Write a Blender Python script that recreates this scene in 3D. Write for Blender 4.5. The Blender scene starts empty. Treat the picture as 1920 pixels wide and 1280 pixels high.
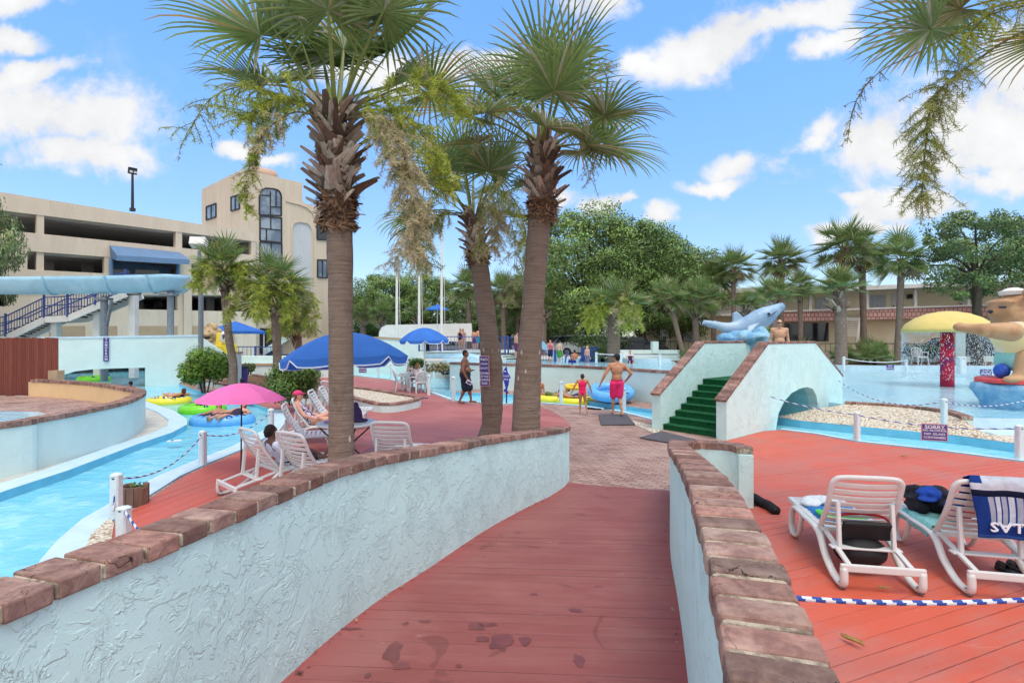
import bpy, math, random
from mathutils import Vector, Matrix, noise, geometry
RNG = random.Random(11)
SC = bpy.context.scene
COL = SC.collection
H, HZ, F, CX = 2.25, 632.0, 1000.0, 960.0     # eye height, horizon row, focal length in reference pixels, centre column
V = Vector
pi = math.pi
rad = math.radians

def G(px, py, z=0.0):
    """ground point (height z) seen at a reference pixel"""
    d = (H - z) * F / (py - HZ)
    return ((px - CX) / F * d, d)
def P(px, py, d):
    return V(((px - CX) / F * d, d, H - (py - HZ) / F * d))
def vplane(xa, da, xb, db):
    """vertical plane through the columns xa (depth da) and xb (depth db)"""
    A = V(((xa - CX) / F * da, da)); B = V(((xb - CX) / F * db, db)); D = B - A
    def f(px, py, off=0.0):
        k = (px - CX) / F
        t = (k * A.y - A.x) / (D.x - k * D.y)
        p = A + D * t
        z = H - (py - HZ) / F * p.y
        n = V((D.y, -D.x)).normalized()
        if n.y > 0: n = -n
        return V((p.x + n.x * off, p.y + n.y * off, z))
    n = V((D.y, -D.x, 0)).normalized()
    if n.y > 0: n = -n
    f.n = n
    f.ang = math.atan2(D.y, D.x)
    return f

def S(r, g, b, k=1.0):
    def c(u):
        u /= 255.0
        return u / 12.92 if u <= 0.04045 else ((u + 0.055) / 1.055) ** 2.4
    return (c(r) * k, c(g) * k, c(b) * k)

# ---------------------------------------------------------------- mesh builder
class MB:
    def __init__(s):
        s.v = []; s.f = []; s.m = []; s.c = []; s.cur = None; s.mat = 0; s.uv = None
    def add(s, vs, fs, c=None, m=None):
        o = len(s.v)
        s.v.extend([tuple(x) for x in vs])
        c = c if c is not None else s.cur
        for f in fs:
            s.f.append([o + i for i in f]); s.c.append(c); s.m.append(s.mat if m is None else m)
        return o
    def box(s, c, size, rz=0.0, rx=0.0, ry=0.0, col=None, m=None):
        M_ = Matrix.Translation(V(c)) @ Matrix.Rotation(rz, 4, 'Z') @ Matrix.Rotation(ry, 4, 'Y') @ Matrix.Rotation(rx, 4, 'X')
        a, b, d = size[0] / 2, size[1] / 2, size[2] / 2
        vs = [M_ @ V((x * a, y * b, z * d)) for x in (-1, 1) for y in (-1, 1) for z in (-1, 1)]
        s.add(vs, [(0, 1, 3, 2), (4, 6, 7, 5), (0, 4, 5, 1), (2, 3, 7, 6), (0, 2, 6, 4), (1, 5, 7, 3)], col, m)
    def beam(s, a, b, w, h, col=None, m=None, up=V((0, 0, 1))):
        a = V(a); b = V(b); t = (b - a).normalized()
        sd = t.cross(up)
        if sd.length < 1e-4: sd = t.cross(V((0, 1, 0)))
        sd.normalize(); u = sd.cross(t)
        vs = [p + sd * (x * w / 2) + u * (y * h / 2) for p in (a, b) for x, y in ((-1, -1), (1, -1), (1, 1), (-1, 1))]
        s.add(vs, [(3, 2, 1, 0), (4, 5, 6, 7), (0, 1, 5, 4), (1, 2, 6, 5), (2, 3, 7, 6), (3, 0, 4, 7)], col, m)
    def tube(s, pts, r, n=8, caps=True, col=None, m=None, flat=None, colf=None, up=None):
        pts = [V(p) for p in pts]
        k = len(pts)
        rs = r if isinstance(r, (list, tuple)) else [r] * k
        ref = V(up) if up is not None else None
        vs = []; prev = None
        for i, p in enumerate(pts):
            t = (pts[min(i + 1, k - 1)] - pts[max(i - 1, 0)])
            t = t.normalized() if t.length > 1e-9 else V((0, 0, 1))
            if ref is not None:
                sd = t.cross(ref)
                if sd.length < 1e-5: sd = t.orthogonal()
            elif prev is None:
                sd = t.cross(V((0, 0, 1)))
                if sd.length < 1e-3: sd = t.cross(V((0, 1, 0)))
            else:
                sd = prev - t * prev.dot(t)
                if sd.length < 1e-6: sd = t.orthogonal()
            sd.normalize(); prev = sd
            u = sd.cross(t)
            fa, fb = flat if flat else (1, 1)
            for j in range(n):
                a = 2 * pi * (j + .5) / n
                vs.append(p + sd * (math.cos(a) * rs[i] * fa) + u * (math.sin(a) * rs[i] * fb))
        o = len(s.v)
        s.v.extend([tuple(x) for x in vs])
        c0 = col if col is not None else s.cur
        mm = s.mat if m is None else m
        for i in range(k - 1):
            for j in range(n):
                j2 = (j + 1) % n
                s.f.append([o + i * n + j, o + i * n + j2, o + (i + 1) * n + j2, o + (i + 1) * n + j])
                s.c.append(colf(i, j) if colf else c0); s.m.append(mm)
        if caps:
            s.f.append([o + j for j in range(n)][::-1]); s.c.append(c0); s.m.append(mm)
            s.f.append([o + (k - 1) * n + j for j in range(n)]); s.c.append(c0); s.m.append(mm)
    def lathe(s, prof, c=(0, 0, 0), n=16, col=None, m=None, sx=1, sy=1, colf=None):
        """prof: list of (r, z)"""
        c = V(c); o = len(s.v); c0 = col if col is not None else s.cur; mm = s.mat if m is None else m
        for r, z in prof:
            for j in range(n):
                a = 2 * pi * j / n
                s.v.append((c.x + math.cos(a) * r * sx, c.y + math.sin(a) * r * sy, c.z + z))
        for i in range(len(prof) - 1):
            for j in range(n):
                j2 = (j + 1) % n
                s.f.append([o + i * n + j, o + i * n + j2, o + (i + 1) * n + j2, o + (i + 1) * n + j])
                s.c.append(colf(i, j) if colf else c0); s.m.append(mm)
    def ell(s, c, r, n=12, k=8, rot=None, col=None, m=None):
        c = V(c); vs = []; fs = []
        for i in range(k + 1):
            th = pi * i / k
            for j in range(n):
                a = 2 * pi * j / n
                p = V((math.sin(th) * math.cos(a) * r[0], math.sin(th) * math.sin(a) * r[1], math.cos(th) * r[2]))
                if rot is not None: p = rot @ p
                vs.append(c + p)
        for i in range(k):
            for j in range(n):
                j2 = (j + 1) % n
                fs.append((i * n + j, (i + 1) * n + j, (i + 1) * n + j2, i * n + j2))
        s.add(vs, fs, col, m)
    def cap(s, a, b, ra, rb, n=10, col=None, m=None):
        a = V(a); b = V(b); t = b - a; L = t.length
        if L < 1e-6: return s.ell(a, (ra, ra, ra))
        t /= L; pts = []; rs = []
        for i in range(4):
            th = pi / 2 * (1 - i / 4); pts.append(a - t * ra * math.sin(th)); rs.append(max(ra * math.cos(th), ra * .02))
        pts.append(a); rs.append(ra)
        for i in range(1, 4): pts.append(a + t * L * i / 4); rs.append(ra + (rb - ra) * i / 4)
        pts.append(b); rs.append(rb)
        for i in range(1, 5):
            th = pi / 2 * i / 4; pts.append(b + t * rb * math.sin(th)); rs.append(max(rb * math.cos(th), rb * .02))
        s.tube(pts, rs, n, True, col, m)
    def prism(s, poly, z0, z1, m_top=None, m_side=None, col=None):
        """horizontal polygon extruded between heights"""
        n = len(poly)
        area = sum(poly[i][0] * poly[(i + 1) % n][1] - poly[(i + 1) % n][0] * poly[i][1] for i in range(n))
        if area < 0: poly = poly[::-1]
        top = [V((p[0], p[1], z1)) for p in poly]; bot = [V((p[0], p[1], z0)) for p in poly]
        tri = geometry.tessellate_polygon([top])
        o = s.add(top + bot, [])
        for t in tri:
            a, b, c = [top[i] for i in t]
            t = tuple(t) if (b - a).cross(c - a).z > 0 else tuple(t)[::-1]
            s.f.append([o + i for i in t]); s.c.append(col); s.m.append(m_top if m_top is not None else s.mat)
        if z1 > z0:
            for i in range(n):
                j = (i + 1) % n
                s.f.append([o + i, o + n + i, o + n + j, o + j][::1]); s.c.append(col); s.m.append(m_side if m_side is not None else s.mat)
    def slab(s, front, off, col=None, m=None):
        """planar polygon (3-D points) extruded by the vector off"""
        front = [V(p) for p in front]; off = V(off); n = len(front)
        nrm = V((0, 0, 0))
        for i in range(n): nrm += front[i].cross(front[(i + 1) % n])
        if nrm.dot(off) > 0: front = front[::-1]
        back = [p + off for p in front]
        fs = [list(range(n)), list(range(n, 2 * n))[::-1]]
        for i in range(n):
            j = (i + 1) % n; fs.append([j, i, n + i, n + j])
        s.add(front + back, fs, col, m)
    def build(s, name, mats, parent=None, smooth=False, bevel=0.0, loc=None, kind=None):
        me = bpy.data.meshes.new(name)
        me.from_pydata(s.v, [], s.f); me.update()
        if not isinstance(mats, (list, tuple)): mats = [mats]
        for m in mats: me.materials.append(m)
        if len(mats) > 1: me.polygons.foreach_set('material_index', s.m)
        if any(c is not None for c in s.c):
            at = me.color_attributes.new('tint', 'FLOAT_COLOR', 'CORNER')
            buf = []
            for f, c in zip(s.f, s.c):
                c = c if c is not None else (1, 1, 1)
                if not isinstance(c, (tuple, list)): c = (c, c, c)
                buf.extend([c[0], c[1], c[2], 1.0] * len(f))
            at.data.foreach_set('color', buf)
        if smooth: me.polygons.foreach_set('use_smooth', [True] * len(me.polygons))
        o = bpy.data.objects.new(name, me); COL.objects.link(o)
        if parent is not None: o.parent = parent
        if loc is not None: o.location = loc
        if bevel:
            b = o.modifiers.new('bevel', 'BEVEL'); b.width = bevel; b.segments = 2; b.limit_method = 'ANGLE'; b.angle_limit = rad(50)
        if kind: o['kind'] = kind
        return o

def thing(name, label, cat, loc=(0, 0, 0), rz=0.0, group=None):
    o = bpy.data.objects.new(name, None); COL.objects.link(o)
    o.empty_display_size = .1
    o.location = loc; o.rotation_euler = (0, 0, rz)
    o['label'] = label; o['category'] = cat
    if group: o['group'] = group
    return o
def tag(o, label, cat, group=None, kind=None):
    o['label'] = label; o['category'] = cat
    if group: o['group'] = group
    if kind: o['kind'] = kind
    return o
def struct(o, label=None, cat=None):
    o['kind'] = 'structure'
    if label: o['label'] = label
    if cat: o['category'] = cat
    return o
def dup(root, loc=None, rz=None, label=None, scale=None, group=None):
    def cp(o, par):
        c = o.copy(); COL.objects.link(c); c.parent = par
        for ch in list(o.children): cp(ch, c)
        return c
    r = cp(root, None)
    if loc is not None: r.location = loc
    if rz is not None: r.rotation_euler = (0, 0, rz)
    if label: r['label'] = label
    if scale is not None: r.scale = (scale,) * 3 if not isinstance(scale, (tuple, list)) else scale
    if group: r['group'] = group
    return r
def remeshed(mb, name, mat, parent, voxel=.012, smooth=6, factor=.5, mats=None):
    """one continuous smooth surface grown over the overlapping volumes in mb"""
    o = mb.build(name, mat, None)
    r = o.modifiers.new('r', 'REMESH'); r.mode = 'VOXEL'; r.voxel_size = voxel
    k = o.modifiers.new('s', 'SMOOTH'); k.iterations = smooth; k.factor = factor
    dg = bpy.context.evaluated_depsgraph_get(); dg.update()
    me = bpy.data.meshes.new_from_object(o.evaluated_get(dg))
    old = o.data
    o.modifiers.clear(); o.data = me
    bpy.data.meshes.remove(old)
    me.materials.clear(); me.materials.append(mat)
    me.polygons.foreach_set('use_smooth', [True] * len(me.polygons))
    me.name = name
    if parent is not None: o.parent = parent
    return o
def text(name, s, size, mat, parent, loc, rot, depth=.004, line=1.0, sx=1.0):
    cu = bpy.data.curves.new(name, 'FONT'); cu.body = s; cu.size = size; cu.align_x = 'CENTER'; cu.align_y = 'CENTER'
    cu.extrude = depth; cu.space_line = line; cu.offset = size * .018; cu.resolution_u = 2
    t = bpy.data.objects.new(name, cu); COL.objects.link(t)
    dg = bpy.context.evaluated_depsgraph_get(); dg.update()
    me = bpy.data.meshes.new_from_object(t.evaluated_get(dg))
    bpy.data.objects.remove(t); bpy.data.curves.remove(cu)
    me.materials.clear(); me.materials.append(mat)
    o = bpy.data.objects.new(name, me); COL.objects.link(o); o.parent = parent
    o.location = loc; o.rotation_euler = rot; o.scale = (sx, 1, 1)
    return o
def catmull(pts, n=6):
    pts = [V(p) for p in pts]; out = []
    for i in range(len(pts) - 1):
        p0 = pts[max(i - 1, 0)]; p1 = pts[i]; p2 = pts[i + 1]; p3 = pts[min(i + 2, len(pts) - 1)]
        for k in range(n):
            t = k / n
            out.append(.5 * ((2 * p1) + (p2 - p0) * t + (2 * p0 - 5 * p1 + 4 * p2 - p3) * t * t + (3 * p1 - p0 - 3 * p2 + p3) * t ** 3))
    out.append(pts[-1]); return out
def offset2(path, w):
    """2-D polyline moved sideways (left of travel is +)"""
    out = []
    for i, p in enumerate(path):
        a = path[max(i - 1, 0)]; b = path[min(i + 1, len(path) - 1)]
        t = (V((b[0], b[1])) - V((a[0], a[1]))); t = t.normalized() if t.length else V((1, 0))
        out.append(V((p[0] - t.y * w, p[1] + t.x * w)))
    return out
def resample(path, step):
    path = [V(p) for p in path]; out = [path[0].copy()]; acc = 0.0
    for a, b in zip(path[:-1], path[1:]):
        L = (b - a).length; pos = 0.0
        while acc + (L - pos) >= step:
            pos += step - acc; acc = 0.0
            out.append(a + (b - a) * (pos / L))
        acc += L - pos
    return out
def lerp(a, b, t): return a + (b - a) * t
def interp(xs, ys, x):
    if x <= xs[0]: return ys[0]
    for i in range(len(xs) - 1):
        if x <= xs[i + 1]: return lerp(ys[i], ys[i + 1], (x - xs[i]) / (xs[i + 1] - xs[i]))
    return ys[-1]

# ---------------------------------------------------------------- materials
class N:
    def __init__(s, name):
        m = bpy.data.materials.new(name); m.use_nodes = True
        s.m = m; s.t = m.node_tree; s.t.nodes.clear()
        s.out = s.n('ShaderNodeOutputMaterial'); s.b = s.n('ShaderNodeBsdfPrincipled')
        s.l(s.b.outputs[0], s.out.inputs[0])
        s.tc = s.n('ShaderNodeTexCoord').outputs['Object']
    def n(s, t, **k):
        x = s.t.nodes.new(t)
        for a, b in k.items(): setattr(x, a, b)
        return x
    def l(s, a, b): s.t.links.new(a, b)
    def setv(s, sock, v):
        if hasattr(v, 'is_linked') or hasattr(v, 'links'): s.l(v, sock)
        elif isinstance(v, tuple) and len(v) == 3 and sock.type == 'RGBA': sock.default_value = (*v, 1)
        else: sock.default_value = v
    def noise(s, scale=5, detail=4, rough=.55, dist=0, vec=None, out='Fac'):
        x = s.n('ShaderNodeTexNoise'); x.inputs['Scale'].default_value = scale; x.inputs['Detail'].default_value = detail
        x.inputs['Roughness'].default_value = rough; x.inputs['Distortion'].default_value = dist
        s.l(vec if vec is not None else s.tc, x.inputs['Vector']); return x.outputs[out]
    def voro(s, scale=5, vec=None, feature='F1', out='Distance'):
        x = s.n('ShaderNodeTexVoronoi', feature=feature); x.inputs['Scale'].default_value = scale
        s.l(vec if vec is not None else s.tc, x.inputs['Vector']); return x.outputs[out]
    def map(s, scale=(1, 1, 1), rot=(0, 0, 0), loc=(0, 0, 0), vec=None):
        x = s.n('ShaderNodeMapping'); x.inputs['Scale'].default_value = scale; x.inputs['Rotation'].default_value = rot
        x.inputs['Location'].default_value = loc; s.l(vec if vec is not None else s.tc, x.inputs[0]); return x.outputs[0]
    def math(s, op, a, b=0.0, c=None, clamp=False):
        x = s.n('ShaderNodeMath', operation=op, use_clamp=clamp); s.setv(x.inputs[0], a); s.setv(x.inputs[1], b)
        if c is not None: s.setv(x.inputs[2], c)
        return x.outputs[0]
    def ramp(s, v, a, b, ya=0.0, yb=1.0):
        x = s.n('ShaderNodeMapRange', interpolation_type='SMOOTHSTEP'); s.setv(x.inputs[0], v)
        for i, q in zip((1, 2, 3, 4), (a, b, ya, yb)): x.inputs[i].default_value = q
        return x.outputs[0]
    def mix(s, f, a, b, mode='MIX'):
        x = s.n('ShaderNodeMix', data_type='RGBA', blend_type=mode)
        s.setv(x.inputs[0], f); s.setv(x.inputs[6], a); s.setv(x.inputs[7], b); return x.outputs[2]
    def sep(s, v=None):
        x = s.n('ShaderNodeSeparateXYZ'); s.l(v if v is not None else s.tc, x.inputs[0]); return x.outputs
    def attr(s, name='tint'):
        return s.n('ShaderNodeAttribute', attribute_name=name).outputs['Color']
    def bump(s, h, strength=.3, dist=.02):
        x = s.n('ShaderNodeBump'); x.inputs['Strength'].default_value = strength; x.inputs['Distance'].default_value = dist
        s.setv(x.inputs['Height'], h); s.l(x.outputs[0], s.b.inputs['Normal']); return x
    def col(s, c): s.setv(s.b.inputs['Base Color'], c)
    def rough(s, r, spec=.3):
        s.setv(s.b.inputs['Roughness'], r); s.b.inputs['Specular IOR Level'].default_value = spec

def mul(c, k): return tuple(x * k for x in c)
def M(name, c, rough=.55, var=.18, scale=6, c2=None, bump=0.0, bscale=60, bdist=.01, tint=False, spec=.3, metal=0.0, trans=0.0, dirt=0.0, stretch=None):
    """painted / cloth / wood / skin style material with uneven colour"""
    n = N(name)
    v = n.map(stretch) if stretch else n.tc
    f = n.noise(scale, 5, .6, .3, vec=v)
    a = mul(c, 1 - var); b = tuple(min(1, x) for x in mul(c, 1 + var * .6))
    col = n.mix(n.ramp(f, .3, .7), a, b)
    if c2: col = n.mix(n.ramp(n.noise(scale * .45, 5, .65, .6, vec=v), .45, .62), col, c2)
    if dirt: col = n.mix(n.ramp(n.noise(scale * 2.2, 7, .7, .8, vec=v), .52, .8, 0, dirt), col, (.12, .1, .075))
    if tint: col = n.mix(1.0, col, n.attr(), 'MULTIPLY')
    n.col(col); n.rough(n.ramp(f, .2, .8, max(.02, rough - .08), min(1, rough + .08)), spec); n.b.inputs['Metallic'].default_value = metal
    if bump: n.bump(n.noise(bscale, 4, .6, vec=v), bump, bdist)
    if trans:
        tr = n.n('ShaderNodeBsdfTranslucent'); n.setv(tr.inputs[0], col)
        mx = n.n('ShaderNodeMixShader'); mx.inputs[0].default_value = trans
        n.l(n.b.outputs[0], mx.inputs[1]); n.l(tr.outputs[0], mx.inputs[2]); n.l(mx.outputs[0], n.out.inputs[0])
    return n.m
MAT = {}
def stucco(name, c, strong=1.0, big=1.0):
    n = N(name)
    w = n.noise(3.0 * big, 3, .5, 0, out='Color')
    add = n.n('ShaderNodeVectorMath', operation='MULTIPLY_ADD'); n.l(w, add.inputs[0]); add.inputs[1].default_value = (.25, .25, .25); n.l(n.tc, add.inputs[2])
    v = add.outputs[0]
    a = n.noise(21 * big, 2.5, .55, .6, vec=v)                       # trowel squiggles: thin ridges along the noise's mid level
    r1 = n.math('ABSOLUTE', n.math('SUBTRACT', a, .5))
    ridge = n.ramp(r1, .0, .045, 1, 0)
    gate = n.ramp(n.noise(6.5 * big, 4, .65, .4), .5, .62)
    ridge = n.math('MULTIPLY', ridge, gate)
    b = n.noise(44 * big, 3, .6, .6, vec=v)
    ridge2 = n.math('MULTIPLY', n.ramp(n.math('ABSOLUTE', n.math('SUBTRACT', b, .52)), 0, .05, 1, 0), n.ramp(n.noise(3.1 * big, 3, .5), .5, .64))
    plate = n.ramp(n.noise(7 * big, 4, .6, .9, vec=v), .5, .56)
    fine = n.noise(90, 4, .6)
    h = n.math('ADD', n.math('MULTIPLY', ridge, .42), n.math('MULTIPLY', ridge2, .26))
    h = n.math('ADD', h, n.math('MULTIPLY', plate, .30)); h = n.math('ADD', h, n.math('MULTIPLY', fine, .1))
    n.bump(h, .66 * strong, .016)
    tone = n.noise(1.3, 5, .6, .4)
    col = n.mix(n.ramp(tone, .3, .7), mul(c, .95), mul(c, 1.03))
    col = n.mix(n.math('MULTIPLY', n.ramp(n.noise(14, 6, .75, 1.0), .62, .8), .25), col, mul(c, .82))
    n.col(col); n.rough(.75, .2); return n.m
def make_materials():
    D = MAT
    blue = S(209, 237, 233)
    D['stucco'] = stucco('pale blue stucco', blue, 1.0)
    D['stucco_far'] = stucco('pale blue stucco smooth', S(208, 227, 223), .5)
    D['stucco_peach'] = stucco('peach stucco', S(226, 192, 146), .5)
    # brick coping with per-brick tint
    n = N('worn brick'); at = n.attr()
    jit = n.n('ShaderNodeVectorMath', operation='MULTIPLY_ADD'); n.l(at, jit.inputs[0]); jit.inputs[1].default_value = (37, 53, 71); n.l(n.tc, jit.inputs[2]); n.tc = jit.outputs[0]
    f = n.noise(16, 6, .7, .5); col = n.mix(n.ramp(f, .35, .7), S(126, 95, 88), S(164, 130, 116))
    col = n.mix(n.math('MULTIPLY', n.ramp(n.noise(5, 5, .65), .5, .68), .55), col, S(186, 160, 146))
    col = n.mix(n.math('MULTIPLY', n.ramp(n.math('ABSOLUTE', n.math('SUBTRACT', n.noise(7, 3, .5, 1.5), .5)), 0, .012, 1, 0), n.ramp(n.noise(4, 2), .5, .6)), col, S(62, 44, 42))
    col = n.mix(1.0, col, at, 'MULTIPLY'); n.col(col); n.rough(.8, .2)
    n.bump(n.math('ADD', n.noise(40, 6, .7), n.math('MULTIPLY', n.noise(9, 4, .6), .9)), .5, .01); D['brick'] = n.m
    D['mortar'] = M('mortar', S(182, 168, 148), .9, .35, 30, bump=.5, bscale=70, dirt=.9, c2=S(120, 104, 90))
    # painted plank deck
    def deck(name, c1, c2, ang, pitch, dark, edge=False):
        n = N(name); v = n.map((1, 1, 1), (0, 0, ang))
        s = n.sep(v); row = n.math('DIVIDE', s[1], pitch); fr = n.math('FRACT', row); fl = n.math('FLOOR', row)
        wn = n.n('ShaderNodeTexWhiteNoise', noise_dimensions='1D'); n.l(fl, wn.inputs['W'])
        seam = n.math('MINIMUM', fr, n.math('SUBTRACT', 1, fr))
        wob = n.math('MULTIPLY_ADD', n.noise(3, 4, .7), .05, -.022)
        vis = n.math('MULTIPLY', n.ramp(n.noise(.55, 3, .6, 0, vec=n.map((.35, 1.6, 1), vec=v)), .38, .52, .15, 1.0), n.ramp(wn.outputs[0], .15, .55, .05, 1))
        sm = n.math('MULTIPLY', n.ramp(n.math('ADD', seam, wob), .006, .045, 1, 0), vis)
        big = n.noise(.8, 6, .62, .5); st = n.noise(9, 6, .7, .2, vec=n.map((.16, 1, 1), vec=v))
        col = n.mix(n.ramp(n.math('ADD', n.math('MULTIPLY', big, .65), n.math('MULTIPLY', st, .35)), .4, .6), c1, c2)
        col = n.mix(n.math('MULTIPLY', wn.outputs[0], .13), col, mul(c1, .62))
        scuff = n.ramp(n.noise(6, 8, .8, 1.2, vec=n.map((.4, 1, 1), vec=v)), .58, .74, 0, .46)
        col = n.mix(scuff, col, S(214, 170, 165))
        if edge: col = n.mix(n.attr('tint'), col, S(206, 66, 66)) if False else n.mix(n.sep(n.attr('tint'))[0], col, S(170, 62, 64))
        spots = n.ramp(n.noise(2.3, 3, .55, .9, vec=n.map((1, 1, 1), (0, 0, 0), (.35, 2.2, 0))), .635, .655, 0, .42 if edge else .1)
        col = n.mix(spots, col, mul(c1, .5))
        col = n.mix(n.math('MULTIPLY', sm, .85), col, dark); n.col(col)
        n.rough(n.ramp(big, .3, .7, .5, .68), .3)
        n.bump(n.math('ADD', n.math('MULTIPLY', sm, -1.2), n.math('MULTIPLY', n.noise(30, 6, .7, 0, vec=n.map((.15, 1, 1), vec=v)), .35)), .45, .012)
        return n.m
    D['ramp'] = deck('red ramp planks', S(142, 77, 72), S(154, 96, 90), rad(4), .145, S(84, 30, 32), True)
    D['deck_right'] = deck('red painted deck right', S(204, 92, 68), S(188, 110, 97), rad(-22), .15, S(110, 34, 28))
    D['deck_left'] = deck('red painted deck left', S(164, 90, 85), S(178, 110, 104), rad(32), .16, S(110, 44, 40))
    D['deck_near'] = deck('red painted deck by the river', S(200, 96, 80), S(190, 106, 92), rad(100), .2, S(110, 34, 28))
    # brick paving
    n = N('herringbone brick paving'); v = n.map((1, 1, 1), (0, 0, rad(38)))
    br = n.n('ShaderNodeTexBrick'); n.l(v, br.inputs['Vector']); br.inputs['Scale'].default_value = 1.0
    br.inputs['Brick Width'].default_value = .2; br.inputs['Row Height'].default_value = .1; br.inputs['Mortar Size'].default_value = .009
    br.inputs['Color1'].default_value = (*S(182, 148, 134), 1); br.inputs['Color2'].default_value = (*S(148, 112, 102), 1); br.inputs['Mortar'].default_value = (*S(96, 82, 74), 1)
    col = n.mix(n.ramp(n.noise(1.2, 6, .65, .5), .38, .66, 0, .4), br.outputs['Color'], S(190, 164, 150))
    col = n.mix(n.ramp(n.noise(.9, 5, .6, .8), .55, .68, 0, .5), col, S(96, 68, 62)); n.col(col)
    n.rough(n.ramp(n.noise(.9, 5, .6, .8), .55, .68, .75, .35), .3); n.bump(n.math('SUBTRACT', n.noise(25, 5), br.outputs['Fac']), .4, .01); D['paver'] = n.m
    D['rim'] = M('pale painted rim', S(196, 219, 232), .5, .08, 4, dirt=.25, bump=.15)
    D['pool_side'] = M('blue pool wall paint', S(116, 190, 216), .45, .1, 3)
    D['concrete'] = M('worn concrete', S(196, 192, 182), .85, .16, 3, dirt=.5, bump=.3)
    # water: clear over a painted floor, rippled gloss on top
    def water(name, floor_c, deep_c, scale, foam_sparkle):
        n = N(name)
        v = n.map((1, 1.35, 1), (0, 0, .5))
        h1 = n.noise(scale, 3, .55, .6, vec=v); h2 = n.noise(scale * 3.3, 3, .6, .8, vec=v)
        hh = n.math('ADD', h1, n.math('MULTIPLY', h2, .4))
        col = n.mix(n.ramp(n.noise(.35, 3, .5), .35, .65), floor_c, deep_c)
        col = n.mix(n.math('MULTIPLY', n.ramp(hh, .68, .9), foam_sparkle), col, S(190, 232, 246))  # foam and light sparkle painted as pale streaks on the ripple crests
        n.col(col); n.rough(.06, .5)
        n.b.inputs['IOR'].default_value = 1.33
        n.bump(hh, .32, .12)
        return n.m
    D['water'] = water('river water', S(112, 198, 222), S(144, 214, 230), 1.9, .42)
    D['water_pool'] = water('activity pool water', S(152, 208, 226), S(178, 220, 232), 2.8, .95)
    D['gravel'] = None
    n = N('pale gravel'); vo = n.n('ShaderNodeTexVoronoi'); vo.inputs['Scale'].default_value = 24; n.l(n.tc, vo.inputs[0])
    hs = n.sep(vo.outputs['Color'])
    col = n.mix(hs[0], S(222, 208, 184), S(240, 230, 214)); col = n.mix(n.ramp(hs[1], .86, .9), col, S(168, 138, 110))
    col = n.mix(n.ramp(vo.outputs['Distance'], .45, .75, 0, .6), col, S(150, 130, 108)); n.col(col); n.rough(.9, .1)
    n.bump(n.math('SUBTRACT', 1, vo.outputs['Distance']), 1.0, .04); D['gravel'] = n.m
    D['mulch'] = M('brown mulch', S(120, 88, 66), .95, .5, 18, bump=1.0, bscale=30, bdist=.04)
    D['asphalt'] = M('grey asphalt', (.1, .1, .1), .9, .25, 2, bump=.3)
    D['grass'] = M('dry lawn', (.09, .12, .04), .95, .4, 3, c2=(.12, .11, .06), bump=.8, bscale=20)
    D['white_plastic'] = M('white plastic', S(214, 213, 210), .38, .05, 4, spec=.45, dirt=.12)
    D['post'] = M('pale grey painted wood', S(210, 222, 224), .6, .08, 6, dirt=.25, stretch=(6, 6, 1))
    D['rope'] = M('blue and white rope', (1, 1, 1), .8, .05, 40, tint=True, bump=.6, bscale=200)
    D['tint'] = M('matte paint', (1, 1, 1), .6, .12, 7, tint=True)
    D['tint_gloss'] = M('gloss paint', (1, 1, 1), .3, .06, 4, tint=True, spec=.5)
    D['vinyl'] = M('inflated vinyl', (1, 1, 1), .28, .05, 3, tint=True, spec=.5)
    D['blue_metal'] = M('blue painted metal', S(48, 74, 140), .4, .15, 8, spec=.45)
    D['grey_metal'] = M('grey metal', S(126, 134, 142), .45, .15, 8, metal=.3)
    D['dark_metal'] = M('dark metal', S(52, 52, 56), .5, .2, 8)
    D['black'] = M('black rubber', S(34, 33, 36), .6, .25, 12, bump=.3)
    D['dark_mat'] = M('dark rubber mat', S(92, 88, 92), .85, .2, 10, bump=.5, bscale=120)
    D['canvas_blue'] = M('blue canvas', S(60, 120, 206), .7, .1, 3, bump=.2, bscale=120, trans=.22)
    D['canvas_pink'] = M('pink canvas', S(255, 124, 188), .6, .08, 3, bump=.1, bscale=120, trans=.12)
    D['canvas_white'] = M('white piping', S(225, 232, 240), .7, .05, 3)
    D['turf'] = M('green outdoor carpet', S(20, 92, 52), .95, .25, 24, bump=.8, bscale=180, c2=S(14, 74, 42))
    D['trunk'] = None
    n = N('palm trunk'); v = n.map((1, 1, 26)); a = n.noise(1.9, 6, .72, .4, vec=v); b = n.noise(14, 6, .7)
    col = n.mix(n.ramp(a, .2, .8), S(112, 96, 84), S(152, 134, 120)); col = n.mix(n.ramp(n.noise(3.4, 7, .75, .8), .5, .75, 0, .6), col, S(78, 62, 52))
    sp = n.voro(7, vec=n.map((1, 1, .45))); wn2 = n.noise(3, 2)
    col = n.mix(n.math('MULTIPLY', n.ramp(sp, .10, .15, .85, 0), n.ramp(wn2, .46, .56)), col, S(206, 198, 184))
    n.col(n.mix(1.0, col, n.attr(), 'MULTIPLY')); n.rough(.95, .1); n.bump(n.math('ADD', n.math('MULTIPLY', a, .6), n.math('MULTIPLY', b, .8)), .9, .03); D['trunk'] = n.m
    D['boots'] = M('dry palm leaf bases', (1, 1, 1), .9, .3, 22, tint=True, bump=.8, bscale=50, stretch=(1, 1, .25))
    D['frond'] = M('palm frond', (1, 1, 1), .42, .2, 10, tint=True, spec=.35, trans=.28)
    D['twigs'] = M('palm flower stalks', (1, 1, 1), .8, .15, 30, tint=True, trans=.3)
    D['leaf'] = M('tree leaves', (1, 1, 1), .5, .25, 2.5, tint=True, spec=.3)
    D['bark'] = M('tree bark', S(86, 76, 64), .95, .35, 9, bump=1, bscale=20, bdist=.05, stretch=(1, 1, .3))
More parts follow.
